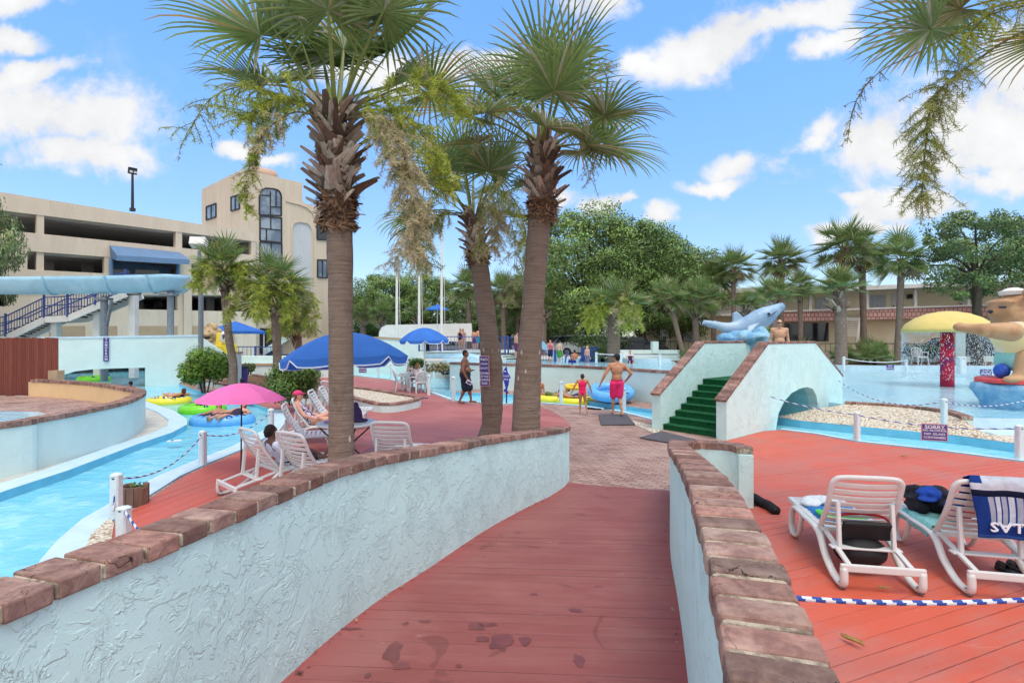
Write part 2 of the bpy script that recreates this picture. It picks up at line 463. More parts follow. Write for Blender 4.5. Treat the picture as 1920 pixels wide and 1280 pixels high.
    D['tan_wall'] = M('tan painted concrete', S(212, 194, 172), .85, .07, .8, dirt=.3, bump=.15, stretch=(1.6, 1.6, .22))
    D['tan_dark'] = M('dark tan and painted recess shade', S(176, 152, 124), .9, .08, 1)
    D['garage_in'] = M('garage concrete', S(186, 182, 176), .9, .15, 1)
    D['motel_wall'] = M('yellow tan render', S(255, 236, 202), .85, .07, .8)
    D['motel_white'] = M('white trim', S(226, 222, 216), .6, .06, 2)
    n = N('pink roof tiles'); s = n.sep(n.tc)
    br = n.n('ShaderNodeTexBrick'); n.l(n.map((1, 1, 1), (rad(90), 0, 0)), br.inputs['Vector']); br.inputs['Scale'].default_value = 1
    br.inputs['Brick Width'].default_value = .32; br.inputs['Row Height'].default_value = .36; br.inputs['Mortar Size'].default_value = .025
    br.inputs['Color1'].default_value = (*S(212, 168, 158), 1); br.inputs['Color2'].default_value = (*S(194, 148, 140), 1); br.inputs['Mortar'].default_value = (*S(120, 76, 72), 1)
    n.col(br.outputs['Color']); n.rough(.8, .2); n.bump(br.outputs['Fac'], -.6, .05); D['pink_tile'] = n.m
    n = N('window glass'); n.col(n.mix(n.ramp(n.noise(.6, 3), .4, .6), S(96, 112, 130), S(150, 162, 172))); n.rough(.06, .6); D['glass'] = n.m
    n = N('dark glass'); n.col(S(38, 46, 54)); n.rough(.08, .6); D['dark_glass'] = n.m
    D['shade'] = M('closed curtain', S(196, 198, 200), .9, .1, 3, stretch=(8, 8, .5))
    D['awning'] = M('faded blue awning', S(104, 132, 164), .8, .08, 2)
    D['flume'] = M('blue fibreglass flume', S(146, 190, 212), .35, .08, 1.5, c2=S(164, 202, 220), spec=.45)
    D['copper'] = M('copper tile roll', S(196, 164, 142), .7, .1, 4)
    n = N('brown fence boards'); s = n.sep(n.tc); fr = n.math('FRACT', n.math('DIVIDE', s[0], .145)); fl = n.math('FLOOR', n.math('DIVIDE', s[0], .145))
    wn = n.n('ShaderNodeTexWhiteNoise', noise_dimensions='1D'); n.l(fl, wn.inputs['W'])
    col = n.mix(n.noise(6, 6, .7, .4, vec=n.map((3, 3, .3))), S(104, 54, 46), S(150, 92, 80)); col = n.mix(n.math('MULTIPLY', wn.outputs[0], .4), col, S(86, 44, 40))
    gap = n.ramp(n.math('MINIMUM', fr, n.math('SUBTRACT', 1, fr)), .0, .06, 1, 0); n.col(n.mix(gap, col, S(40, 22, 20))); n.rough(.85, .15); n.bump(gap, -.6, .02); D['fence_wood'] = n.m
    D['sign'] = M('purple sign board', S(72, 62, 130), .5, .06, 5)
    D['sign_text'] = M('white sign lettering', S(226, 222, 232), .6, .03, 5)
    D['sign_edge'] = M('pink sign border', S(206, 150, 160), .6, .05, 5)
    D['statue_bear'] = M('painted bear fur', S(196, 156, 116), .6, .12, 2, bump=.45, bscale=26, c2=S(172, 130, 94), dirt=.25)
    D['statue_skin'] = M('tan statue rock', S(196, 168, 130), .85, .25, 3, bump=.8, bscale=8, bdist=.1)
    n = N('painted dolphin'); s = n.sep(n.tc)
    col = n.mix(n.ramp(n.noise(2.2, 4, .6, .6), .35, .65), S(118, 154, 188), S(154, 184, 206)); n.col(n.mix(n.ramp(s[2], .35, .8, .55, 0), col, S(190, 208, 220))); n.rough(.4, .4); D['dolphin'] = n.m
    n = N('blue rock base'); f = n.noise(1.6, 6, .7, .4); n.col(n.mix(n.ramp(f, .35, .65), S(112, 172, 214), S(164, 208, 230))); n.rough(.5, .4); n.bump(n.noise(3, 6, .7), 1, .15); D['blue_rock'] = n.m
    D['mushroom'] = M('yellow mushroom cap', S(216, 194, 114), .55, .1, 1.2, dirt=.2)
    D['drops'] = M('white water drops', S(214, 226, 236), .15, .05, 3, spec=.5)
    D['red_post'] = M('red and purple spotted post', S(206, 38, 70), .4, .1, 5, c2=S(124, 40, 92))
make_materials()
# ================================================================ walls with brick coping
def brick_tint(rng):
    k = rng.choice([.66, .8, .95, 1.05, 1.2]) * rng.uniform(.93, 1.07); q = rng.random()
    return (k * lerp(.96, 1.06, q), k * lerp(1.03, .93, q), k * lerp(1.04, .90, q))
def coping(path, ztop, side, width, h, pitch, parent, rng, bevel=.008, gap=.018, over=.02):
    """bricks laid across the top of a wall; path is the wall's face line (3-D with z unused), side = +1 wall lies left of travel"""
    pts = resample([V((p[0], p[1], 0)) for p in path], pitch)
    mb = MB()
    for a, b in zip(pts[:-1], pts[1:]):
        mid = (a + b) / 2; t = (b - a).normalized(); nrm = V((-t.y, t.x, 0)) * side
        za, zb = ztop(a), ztop(b)
        c = mid + nrm * (width / 2 - over) + nrm * rng.uniform(-.005, .005)
        L = (b - a).length
        sl = math.atan2(zb - za, L)
        mb.box((c.x, c.y, (za + zb) / 2 - h / 2 + rng.uniform(-.004, .004)), (L - gap, width, h), math.atan2(t.y, t.x) + rng.uniform(-.015, .015), 0, -sl, brick_tint(rng), 0)
    # mortar bed a little inside the bricks
    for a, b in zip(pts[:-1], pts[1:]):
        t = (b - a).normalized(); nrm = V((-t.y, t.x, 0)) * side
        i0 = .006 - over; i1 = width - over - .006
        vs = []
        for p, z in ((a, ztop(a)), (b, ztop(b))):
            for off in (i0, i1):
                for zz in (z - h + .004, z - .009): vs.append(p + nrm * off + V((0, 0, zz)))
        mb.add(vs, [(0, 1, 5, 4), (2, 6, 7, 3), (1, 3, 7, 5), (0, 4, 6, 2), (0, 2, 3, 1), (4, 5, 7, 6)], (1, 1, 1), 1)
    return mb.build('brick_coping', [MAT['brick'], MAT['mortar']], parent, bevel=bevel)
def wall_body(path, ztop, zbot, side, thick, parent, mats, drop=.085, seg=None):
    pts = [V((p[0], p[1], 0)) for p in path]
    if seg: pts = resample(pts, seg)
    mb = MB(); n = len(pts); off = offset2(pts, thick * side)
    vs = []
    for p, q in zip(pts, off):
        z = ztop(p) - drop
        zb = zbot(p) if callable(zbot) else zbot
        vs += [(p.x, p.y, zb), (p.x, p.y, z), (q.x, q.y, zb), (q.x, q.y, z)]
    fs = []; ms = []
    for i in range(n - 1):
        o = i * 4; k = o + 4
        for f, m in (((o, k, k + 1, o + 1), 0), ((o + 2, o + 3, k + 3, k + 2), 1), ((o + 1, k + 1, k + 3, o + 3), 0)):
            fs.append(f if side < 0 else f[::-1]); ms.append(m)
    fs += [(0, 1, 3, 2), (n * 4 - 4, n * 4 - 2, n * 4 - 1, n * 4 - 3)]; ms += [0, 0]
    o0 = mb.add(vs, [])
    for f, m in zip(fs, ms): mb.f.append(list(f)); mb.c.append(None); mb.m.append(m)
    return mb.build('stucco_face', mats, parent)

def d_ramp(y): return 1.6 / ((y - HZ) / F - .0793)
def ramp_z(Y): return max(0.0, .65 - .0793 * Y)
R1 = random.Random(3)
LW = [(-2.3, -2.6), (-2.1, -1), (-1.88, 0), (-1.66, 1.0), (-1.52, 1.62), (-1.36, 2.15), (-1.23, 2.75), (-1.12, 3.3), (-.95, 3.9), (-.72, 4.47), (-.28, 5.65), (.17, 6.62), (.52, 7.3), (.78, 7.95), (.905, 8.43)]
LWp = catmull([V((x, y, 0)) for x, y in LW], 8)
def lz(p): return interp([2.2, 2.7, 3.3, 3.8, 8.43], [1.46, 1.45, 1.43, 1.396, .84], p.y)
RW = [(-.05, -2.6), (.1, -.8), (.28, .4), (.388, .85), (.474, 1.15), (.583, 1.53), (.745, 2.14), (1.0, 3.08), (1.2, 3.86), (1.455, 4.9), (1.84, 6.2), (2.24, 7.5)]
RWp = catmull([V((x, y, 0)) for x, y in RW], 8)
def rz_(p): return interp([.9, 2.1, 2.6, 3.2, 4.9, 6.2, 7.65], [1.605, 1.605, 1.57, 1.48, 1.255, 1.03, .78], p.y)

t = thing('stucco_wall', 'long curving pale blue stucco wall with brick coping, left of the ramp', 'wall')
wall_body(LWp, lz, -.05, +1, .2, t, [MAT['stucco'], MAT['stucco']], drop=.058)
coping(LWp, lz, +1, .225, .066, .152, t, R1)
t = thing('stucco_wall', 'pale blue stucco wall with brick coping, right of the ramp beside the loungers', 'wall')
wall_body(RWp, rz_, -.05, -1, .18, t, [MAT['stucco'], MAT['stucco']])
coping(RWp, rz_, -1, .205, .075, .125, t, R1, gap=.024, bevel=.012)
RET = [(2.25, 7.52), (2.7, 7.62), (3.05, 7.48), (3.2, 7.25), (3.17, 7.0)]
RETp = catmull([V((x, y, 0)) for x, y in RET], 6)
t = thing('stucco_wall', 'short pale blue stub wall with brick coping in front of the green steps', 'wall')
wall_body(RETp, lambda p: .78, -.05, -1, .18, t, [MAT['stucco'], MAT['stucco']])
coping(RETp, lambda p: .785, -1, .215, .092, .118, t, R1)

# ================================================================ ground, decks, water
def pg(lst, z=0.0): return [V(G(x, y, z)) for x, y in lst]
RB = pg([(75, 1085), (90, 1050), (122, 1012), (165, 974), (215, 945), (300, 895), (365, 867), (440, 838), (500, 807), (519, 786), (511, 770), (470, 753), (420, 742), (360, 729), (330, 716), (300, 706)])
RB = [V((-4.6, -6)), V((-4.5, 1.0)), V((-4.4, 3.4))] + RB
FAR = pg([(420, 697.5), (560, 698), (660, 703), (735, 711), (816, 737), (852, 750), (935, 757), (1000, 754), (1085, 760), (1165, 771), (1230, 787)])
RFAR = pg([(1375, 820), (1420, 808), (1465, 805), (1530, 813), (1605, 827), (1760, 844), (1900, 862), (2100, 886)])
island = RB + FAR + RFAR + [V((13, 6)), V((13, -6))]
mb = MB(); mb.prism([(p.x, p.y) for p in island], -1.3, 0.0, 0, 1)
o = struct(mb.build('paved_island', [MAT['paver'], MAT['pool_side']]))
# left red deck: island left of the plaza
din = offset2(RB, -.36)[:-5]
edge = pg([(1000, 758), (1032, 769), (1059, 786), (1071, 800)])
lwout = offset2([V((p.x, p.y)) for p in LWp], .19)
deckL = din[1:] + pg([(455, 752.5), (440, 716), (440, 700.5), (560, 701), (660, 706), (735, 714), (816, 741), (852, 754), (935, 761), (990, 757)]) + edge + [V((p.x, p.y)) for p in reversed(lwout[8:])]
near_cut = 6.6
mb = MB(); mb.prism([(p.x, p.y) for p in deckL], .005, .005)
struct(mb.build('red_deck', MAT['deck_left']))
# sun-faded brighter strip of boards beside the river, laid a hair above
strip = [p for p in offset2(RB, -.38) if -1 < p.y < 11.2][:10]
inner = [V((min(p.x + 2.4, -1.5), p.y)) for p in strip]
mb = MB(); mb.prism([(p.x, p.y) for p in strip + list(reversed(inner))], .010, .010)
struct(mb.build('red_deck_strip', MAT['deck_near']))
rwout = [p for p in offset2([V((p.x, p.y)) for p in RWp], -.17)]
deckR = rwout[4:] + [V((2.3, 7.45)), V((3.0, 7.4)), V((3.3, 7.1))] + pg([(1408, 950), (1405, 870)]) + [V((4.35, 11.3))] + offset2(RFAR, -.10) + [V((12.9, 6)), V((12.9, -5.9))]
mb = MB(); mb.prism([(p.x, p.y) for p in deckR], .006, .006)
struct(mb.build('red_deck', MAT['deck_right']))
# ramp
mb = MB()
rows = [-2.5 + i * .25 for i in range(44)]
lx = lambda y: interp([p.y for p in LWp], [p.x for p in LWp], y)
rx_ = lambda y: interp([p.y for p in RWp], [p.x for p in RWp], y)
pr = []
for y in rows:
    fr = []
    for k in range(13):
        u = k / 12
        yl = min(y, 8.45); yr = min(y, 7.66)
        yy = lerp(yl, yr, u)
        e = min(u, 1 - u) * (rx_(yy) - lx(yy))
        fr.append((lerp(lx(yy) - .02, rx_(yy) + .02, u), yy, max(.008, ramp_z(yy) + .006), max(0, 1 - e / .32) * .8))
    pr.append(fr)
for a, b in zip(pr[:-1], pr[1:]):
    if a[0][1] == b[0][1] and a[-1][1] == b[-1][1]: continue
    for k in range(12):
        o0 = mb.add([a[k][:3], a[k + 1][:3], b[k + 1][:3], b[k][:3]], [], None)
        mb.f.append([o0, o0 + 1, o0 + 2, o0 + 3]); mb.c.append((a[k][3] + a[k + 1][3] + b[k][3] + b[k + 1][3]) / 4); mb.m.append(0)
ro = mb.build('ramp', MAT['ramp'])
# smooth the edge tint: write it per corner
at = ro.data.color_attributes['tint']
for lp in ro.data.loops:
    co = ro.data.vertices[lp.vertex_index].co
    e = min(co.x - lx(co.y), rx_(co.y) - co.x)
    k = max(0, 1 - max(0, e) / .26) ** 1.5 * (.55 + .45 * noise.noise(V((co.x * 2, co.y * 2, 1))))
    at.data[lp.index].color = (k * .8, k * .8, k * .8, 1)
struct(ro)
# dry leaf litter line, pool rims
def rim(path, side, w, z=.02, name='pool_rim', mat='rim', zb=-1.25):
    q = offset2(path, w * side)
    mb = MB(); mb.prism([(p.x, p.y) for p in list(path) + list(reversed(q))], zb, z, 0, 1)
    return struct(mb.build(name, [MAT[mat], MAT['pool_side']]))
rim(offset2(RB[:14], .06), -1, .36)
rim(offset2(RFAR[2:], .08), -1, .14)
rim(offset2(FAR[2:], .05), -1, .16)
LB = pg([(-250, 1020), (0, 923), (120, 884), (250, 835), (318, 812), (346, 797), (346, 786), (322, 771), (285, 758), (255, 748)]) + [V((-21, 24)), V((-24, 27))]
LB = [V((-9.2, -6)), V((-8.6, 3))] + LB
mb = MB(); mb.prism([(p.x, p.y) for p in LB] + [(-40, 30), (-40, -6)], -1.3, 0, 0, 1)
struct(mb.build('concrete_deck', [MAT['concrete'], MAT['pool_side']]))
rim(offset2(LB, -.05), +1, .42)
# water and pool floor
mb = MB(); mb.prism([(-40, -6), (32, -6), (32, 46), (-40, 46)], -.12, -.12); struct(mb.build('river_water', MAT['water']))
# wet footprints and drips on the ramp boards
mb = MB(); R9 = random.Random(12)
for px, py, a, b in [(738, 1222, .050, .105), (752, 1250, .05, .035), (893, 1176, .05, .05), (915, 1172, .07, .02), (940, 1206, .06, .085), (905, 1200, .04, .03), (985, 1204, .035, .05), (1080, 1145, .05, .03), (800, 1166, .04, .02), (660, 1180, .06, .014), (1085, 1240, .03, .06), (1000, 1115, .03, .015), (690, 1268, .02, .02), (560, 1262, .02, .02), (760, 1170, .02, .02), (860, 1250, .018, .018)]:
    d = d_ramp(py); c = V(((px - CX) / F * d, d, 0)); n_ = 22; o = len(mb.v); sd_ = R9.uniform(0, 50)
    ring = [c + V((math.cos(2 * pi * i / n_) * a, math.sin(2 * pi * i / n_) * b * 1.2, 0)) * (1 + .55 * noise.noise(V((math.cos(2 * pi * i / n_) * 1.6 + sd_, math.sin(2 * pi * i / n_) * 1.6, sd_)))) for i in range(n_)]
    mb.add([(p.x, p.y, ramp_z(p.y) + .0085) for p in ring], [list(range(n_))])
o = mb.build('wet_footprints', M('wet red paint', S(120, 62, 60), .35, .25, 8, spec=.4)); tag(o, 'dark wet footprints and drips on the ramp boards', 'water stain', kind='stuff')
# main terrain: sunken under the park, level with the car park beyond
def terrain():
    mb = MB()
    mb.prism([(-42, -8), (34, -8), (34, 48), (-42, 48)], -1.35, -1.35)
    for poly, z in (([(-42, 48), (34, 48), (400, 48), (400, 900), (-400, 900), (-400, 48)], .7), ([(-400, -200), (-42, -200), (-42, 48), (-400, 48)], .0), ([(34, -200), (400, -200), (400, 48), (34, 48)], .4), ([(-42, -200), (34, -200), (34, -8), (-42, -8)], 0)):
        mb.prism(poly, z, z)
    mb.add([(-42, 48, -1.35), (34, 48, -1.35), (34, 48, .7), (-42, 48, .7)], [(0, 1, 2, 3)])
    return mb.build('ground', MAT['asphalt'])
struct(terrain())
# gravel island across the river on the right, rising to a brick edge
gf = pg([(1440, 786), (1500, 789), (1580, 797), (1700, 808), (1800, 818), (1905, 832), (2060, 850)], .06)
gf[0] = V(G(1455, 783, .06))
gb = [V(G(x, y, .42)) for x, y in [(1585, 756), (1640, 759), (1700, 764), (1765, 771), (1805, 784)]] + [V((10.6, 11.9)), V((13.0, 11.2))]
mb = MB()
n = len(gf); rowsv = []
for k in range(6):
    tt = k / 5
    rowsv.append([V((lerp(a.x, b.x, tt), lerp(a.y, b.y, tt), .07 + (.33 if i < 5 else .02) * (tt ** .8) + .03 * noise.noise(V((a.x * 3, tt * 7, 0))))) for i, (a, b) in enumerate(zip(gf, gb))])
vs = [p for r in rowsv for p in r]
mb.add(vs, [(k * n + i, k * n + i + 1, (k + 1) * n + i + 1, (k + 1) * n + i) for k in range(5) for i in range(n - 1)])
o = mb.build('gravel_bed', MAT['gravel'], smooth=True); tag(o, 'pale pebbles covering the bed between the river and the activity pool', 'gravel', kind='stuff')
rim(gf, +1, .3, .07)
t = thing('garden_edging', 'low brick edging curving between the pebble bed and the activity pool', 'edging')
coping(catmull([V((p.x, p.y, 0)) for p in gb[:5]], 5), lambda p: .47, +1, .22, .1, .13, t, R1)
wall_body(catmull([V((p.x, p.y, 0)) for p in gb[:5]], 5), lambda p: .46, -.5, +1, .2, t, [MAT['stucco_far'], MAT['stucco_far']])
# activity pool, raised; stands behind the stair bridge
ap = [V(G(1500, 742, .40))] + [V((p.x + .1, p.y + .35)) for p in gb[:5]] + [V((10.9, 12.5)), V((24, 11.4)), V((34, 20)), V((34, 33)), V((8, 34)), V((9.2, 20))]
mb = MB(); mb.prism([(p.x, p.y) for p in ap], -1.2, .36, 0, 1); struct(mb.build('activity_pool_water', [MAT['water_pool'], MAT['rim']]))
mb = MB(); mb.prism([(8, 31.6), (34, 29.6), (34, 30.4), (8, 32.2)], -.5, .62, 0, 0); struct(mb.build('pool_rim', MAT['rim']))
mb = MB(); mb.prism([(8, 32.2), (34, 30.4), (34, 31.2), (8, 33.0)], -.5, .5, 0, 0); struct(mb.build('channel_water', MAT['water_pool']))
mb = MB(); mb.prism([(8, 33.0), (40, 30.9), (40, 47.9), (8, 47.9)], -.5, .62, 0, 0); struct(mb.build('planting_bed', MAT['mulch']))
# lower apron in front of the pool on the far right
mb = MB(); mb.prism([(10.7, 11.75), (14.8, 10.6), (14.8, 12.2), (10.8, 12.45)], -.5, .1, 0, 0); struct(mb.build('pool_apron', MAT['rim']))

# ---------------------------------------------------------------- far-left pool terrace with curved wall
CW = [V((-10.6, -2)), V((-9.6, 5))] + [V(G(*p)) for p in [(0, 897), (80, 877), (150, 857), (232, 829), (262, 811)]] + [V((-9.25, 13.45)), V((-9.75, 14.1)), V((-10.6, 14.8)), V((-12.4, 16.15)), V((-14.3, 17.1)), V((-15.7, 17.6))]
CWp = catmull([V((p.x, p.y, 0)) for p in CW], 6)
t = thing('stucco_wall', 'rounded pale blue stucco wall with brick coping around the small side pool, far left', 'wall')
wall_body(CWp, lambda p: .87, -.05, +1, .22, t, [MAT['stucco_far'], MAT['stucco_peach']])
coping(CWp, lambda p: .875, +1, .26, .085, .12, t, R1, bevel=0)
ins = offset2([V((p.x, p.y)) for p in CWp], .2)
mb = MB(); mb.prism([(p.x, p.y) for p in ins] + [(-30, 18), (-30, -2)], .004, .33); struct(mb.build('brick_terrace', MAT['paver']))
sp = [V(G(x, y, .33)) for x, y in [(-300, 880), (0, 803), (60, 788), (92, 778), (70, 772), (0, 771), (-300, 770)]]
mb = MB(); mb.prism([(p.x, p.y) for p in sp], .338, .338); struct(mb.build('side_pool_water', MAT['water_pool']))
# brown board fence
t = thing('wooden_fence', 'weathered reddish brown board fence standing at the left edge of the picture', 'fence', (-18.5, 17.75, 0))
mb = MB(); R2 = random.Random(5)
for i in range(46):
    mb.box((-3.2 + i * .145, 0, 1.27 + R2.uniform(-.01, .01)), (.139, .03, 1.92 + R2.uniform(-.02, .02)), 0, 0, 0)
mb.build('board_panel', MAT['fence_wood'], t)
mb = MB(); mb.box((-.2, .06, .7), (6.4, .06, .1)); mb.box((-.2, .06, 1.9), (6.4, .06, .1)); mb.build('rail', MAT['fence_wood'], t)
mb = MB(); mb.box((3.42, -.1, .55), (.3, .3, 1.2)); mb.build('brick_pier', MAT['tan_dark'], t)

# ---------------------------------------------------------------- pale blue footbridge with the vertical sign
tb = vplane(73, 23.5, 375, 26.5)
t = thing('footbridge', 'long pale blue stucco footbridge with low arches crossing the river at left', 'bridge')
top = [(60, 633), (200, 631), (372, 628), (398, 645), (430, 668), (430, 690)]
bot = [(345, 688), (345, 730), (272, 730), (272, 689), (230, 690), (175, 692), (140, 696), (120, 702), (104, 712), (60, 716)]
poly = [tb(*p) for p in top + bot]
mb = MB(); mb.slab(poly, -tb.n * 1.7); mb.build('span', MAT['stucco_far'], t)
mb = MB(); mb.slab([tb(58, 632.2, .03), tb(372, 627.4, .03), tb(372, 631, .03), tb(58, 635.5, .03)], -tb.n * .25); mb.build('coping', MAT['rim'], t)
s = thing('hanging_sign', 'tall narrow purple sign with white letters down the footbridge wall', 'sign', tb(199.5, 655, .06), tb.ang)
mb = MB(); mb.box((0, 0, 0), (.21, .03, 1.08)); mb.build('board', MAT['sign'], s)
for i, ch in enumerate('TOMORROW'):
    text('letter', ch, .135, MAT['sign_text'], s, (0, -.017, .46 - i * .131), (pi / 2, 0, 0), .003)

# ================================================================ stair bridge over the river (right)
A0 = V((4.69, 11.66)); U = V((.76, .65)); U.normalize(); W = V((-.65, .76)); W.normalize()
def sb(tt, w, z): q = A0 + U * tt + W * w; return V((q.x, q.y, z))
WID, TH = 1.58, .24
t = thing('stair_bridge', 'white blue stucco bridge with stepped green carpet stairs and arched tunnel under it', 'bridge')
def parapet_profile():
    p = [(0, 0), (0, .86), (2.03, 2.08), (5.0, 2.08), (7.1, 1.06), (7.1, -.4)]
    arch = [(5.15, -.4), (5.15, .35), (5.05, .62), (4.8, .82), (4.4, .9), (3.9, .88), (3.4, .8), (2.95, .62), (2.62, .35), (2.48, 0), (2.44, -.4)]
    return p + arch + [(0, -.4)][:0]
prof = parapet_profile()
def para(w0, w1, name):
    mb = MB()
    f = [sb(a, w0, z) for a, z in prof] ; mb.slab(f, sb(0, w1, 0) - sb(0, w0, 0)); return mb.build(name, MAT['stucco'], t)
para(0, TH, 'parapet'); para(WID + .1, WID + .1 + TH, 'parapet')
for w0 in (0, WID + .1):
    mb = MB()
    segs = [((-.05, .9), (2.03, 2.15)), ((2.03, 2.15), (5.0, 2.15)), ((5.0, 2.15), (7.15, 1.1))]
    for (a, za), (b, zb) in segs:
        L = math.hypot(b - a, zb - za); k = max(1, int(L / .125))
        for i in range(k):
            q0 = i / k; q1 = (i + 1) / k - .012 / L
            pA = sb(lerp(a, b, q0), w0 + TH / 2, lerp(za, zb, q0) - .045); pB = sb(lerp(a, b, q1), w0 + TH / 2, lerp(za, zb, q1) - .035)
            mb.beam(pA, pB, TH + .03, .06, brick_tint(R1), 0)
    mb.build('brick_coping', [MAT['brick'], MAT['mortar']], t, bevel=.01)
LAND = 1.15
for sgn, t0 in ((1, .12), (-1, 6.98)):
    for i in range(8):
        z1 = LAND * (i + 1) / 8; a0 = t0 + sgn * i * .262; a1 = t0 + sgn * (2.1 if sgn > 0 else 2.1)
        mb = MB()
        zb = z1 - LAND / 8 + .004 if i else 0
        if sgn < 0: a0 = t0 - i * .222; a1 = t0 - 1.79
        lo, hi = min(a0, a1), max(a0, a1)
        f = [sb(lo, TH + .006, zb), sb(hi, TH + .006, zb), sb(hi, TH + .006, z1), sb(lo, TH + .006, z1)]
        mb.slab(f, sb(0, WID + .088, 0) - sb(0, TH, 0)); nose = (lo if sgn > 0 else hi)
        mb.tube([sb(nose, TH + .01, z1 - .022), sb(nose, WID + .09, z1 - .022)], .022, 8)
        mb.build('step', MAT['turf'], t, bevel=.006)
mb = MB(); mb.slab([sb(2.22, TH + .006, LAND - .2), sb(5.18, TH + .006, LAND - .2), sb(5.18, TH + .006, LAND), sb(2.22, TH + .006, LAND)], sb(0, WID + .088, 0) - sb(0, TH, 0)); mb.build('landing', MAT['turf'], t)
mb = MB()
arch = prof[6:]
for (a, za), (b, zb) in zip(arch[:-1], arch[1:]):
    mb.slab([sb(a, TH, za), sb(b, TH, zb), sb(b, WID + .1, zb), sb(a, WID + .1, za)], V((0, 0, .02)) if abs(za - zb) < .3 else V(((U.x * (.02 if a > 4 else -.02)), U.y * (.02 if a > 4 else -.02), 0)))
mb.build('tunnel_lining', M('teal tunnel paint', S(160, 222, 226), .6, .1, 2), t)
mb = MB(); mb.slab([sb(2.36, WID + .36, -.4), sb(5.2, WID + .36, -.4), sb(5.2, WID + .36, .95), sb(2.36, WID + .36, .95)], sb(0, .04, 0) - sb(0, 0, 0))
mb.build('tunnel_end', MAT['pool_side'], t)

# ================================================================ mats, planters, small ground things
def matt(lst, label, mat='dark_mat'):
    p = [V(G(x, y)) for x, y in lst]
    c = sum(p, V((0, 0))) / len(p)
    mb = MB(); mb.prism([(q.x - c.x, q.y - c.y) for q in p], 0, .022)
    o = mb.build('rubber_mat', MAT[mat], bevel=.006, loc=(c.x, c.y, .012)); tag(o, label, 'mat')
matt([(1122, 779), (1175, 778), (1191, 797), (1127, 798)], 'square dark rubber mat under the man in pink shorts')
matt([(1199, 822), (1240, 810), (1305, 826), (1262, 833)], 'dark mat at the foot of the green steps')
matt([(688, 740), (738, 735), (803, 747), (760, 753)], 'grey mat on the red deck behind the pebble planter')
# pebble planter with brick rim on the left deck
pp = [V(G(x, y)) for x, y in [(650, 757), (700, 772), (742, 773), (784, 764), (786, 758), (755, 752), (700, 742), (655, 737), (620, 736), (585, 742), (600, 752)]]
pp = [V((p.x, p.y, 0)) for p in pp]; loop = catmull(pp + [pp[0]], 3)
t = thing('planter', 'low brick rimmed planter filled with pale pebbles on the left deck', 'planter')
wall_body(loop, lambda p: .27, 0, +1, .16, t, [MAT['stucco_far'], MAT['stucco_far']], drop=.06)
coping(loop, lambda p: .29, +1, .2, .07, .2, t, R1, bevel=.008)
mb = MB(); mb.prism([(p.x, p.y) for p in offset2([V((q.x, q.y)) for q in loop[:-1]], .12)], .05, .22); mb.build('pebbles', MAT['gravel'], t)
# raised shrub bed left of it (behind the pink umbrella)
bb = [V(G(x, y)) for x, y in [(600, 752), (560, 757), (520, 748), (478, 741), (440, 733), (400, 724), (350, 714), (330, 706), (360, 697), (430, 703), (500, 716), (560, 728), (600, 740)]]
bb = [V((p.x, p.y, 0)) for p in bb]; loop = catmull(bb + [bb[0]], 3)
t = thing('shrub_bed', 'raised bed with pale blue side and brick rim along the river under the bushes', 'planter')
wall_body(loop, lambda p: .25, -.3, +1, .2, t, [MAT['stucco_far'], MAT['stucco_far']], drop=.06)
coping(loop, lambda p: .27, +1, .24, .06, .2, t, R1, bevel=0)
mb = MB(); mb.prism([(p.x, p.y) for p in offset2([V((q.x, q.y)) for q in loop[:-1]], .1)], .05, .2); mb.build('soil', MAT['mulch'], t)
# gravel strips beside the decks
def gravel(lst, label, z=.012, zz=0.0):
    p = pg(lst, zz); mb = MB(); mb.prism([(q.x, q.y) for q in p], zz + z, zz + z)
    o = mb.build('pebble_strip', MAT['gravel']); tag(o, label, 'gravel', kind='stuff')
gravel([(160, 1030), (172, 1004), (205, 975), (214, 985), (208, 1020), (200, 1050)], 'pale pebbles beside the river rim at lower left', .03)
gravel([(1165, 783), (1232, 800), (1240, 812), (1225, 812), (1190, 797)], 'pale pebbles between the brick paving and the stair bridge', .01)

# rope posts -----------------------------------------------------------------
PR = V((0, 0, 0))
mb = MB(); w = .055
mb.prism([(-w, -w * .7), (-w * .7, -w), (w * .7, -w), (w, -w * .7), (w, w * .7), (w * .7, w), (-w * .7, w), (-w, w * .7)], 0, .94)
mb.lathe([(.07, .94), (.055, .975), (.0, 1.0)], n=8)
post_me = mb.build('rope_post', MAT['post'])
hole = MB(); hole.tube([(0, -.0562, .88), (0, .0562, .88)], .018, 8); hole.build('rope_hole', MAT['black'], post_me)
posts = {}
def post(px, yt, yb, label, z=0.0, wide=1.0):
    x, y = G(px, yb, z); hgt = (yb - yt) / F * y
    if not posts: o = post_me
    else: o = dup(post_me)
    o.location = (x, y, z); o.scale = (wide, wide, hgt); o.rotation_euler = (0, 0, R1.uniform(-.3, .3)); tag(o, label, 'post', 'rope posts along the water')
    posts[px] = V((x, y, z + hgt * .88)); return o
post(218, 885, 972, 'pale post with rope beside the stump planter, lower left')
post(232, 948, 1010, 'shortest thick pale post against the ramp wall coping, lower left', 0, 1.1)
post(380, 806, 872, 'pale post on the deck edge left of the first lounger back')
post(508, 765, 824, 'pale post at the water edge behind the white loungers')
post(397, 701, 727, 'left pale post in the bed in front of the round bush')
post(433, 705, 727, 'pale post in front of the palm trunk beside the round bush')
post(532, 717, 753, 'pale post at the left tip of the dark shrub')
post(560, 741, 757, 'stubby pale post half sunk behind the pink capped woman')
post(710, 679, 707, 'pale post behind the blue umbrella in front of the big pale wall')
post(733, 681, 709, 'pale post just left of the empty white chair at the far table')
post(766, 697, 733, 'pale post beside the far white table')
post(804, 702, 741, 'pale post in front of the seated couple')
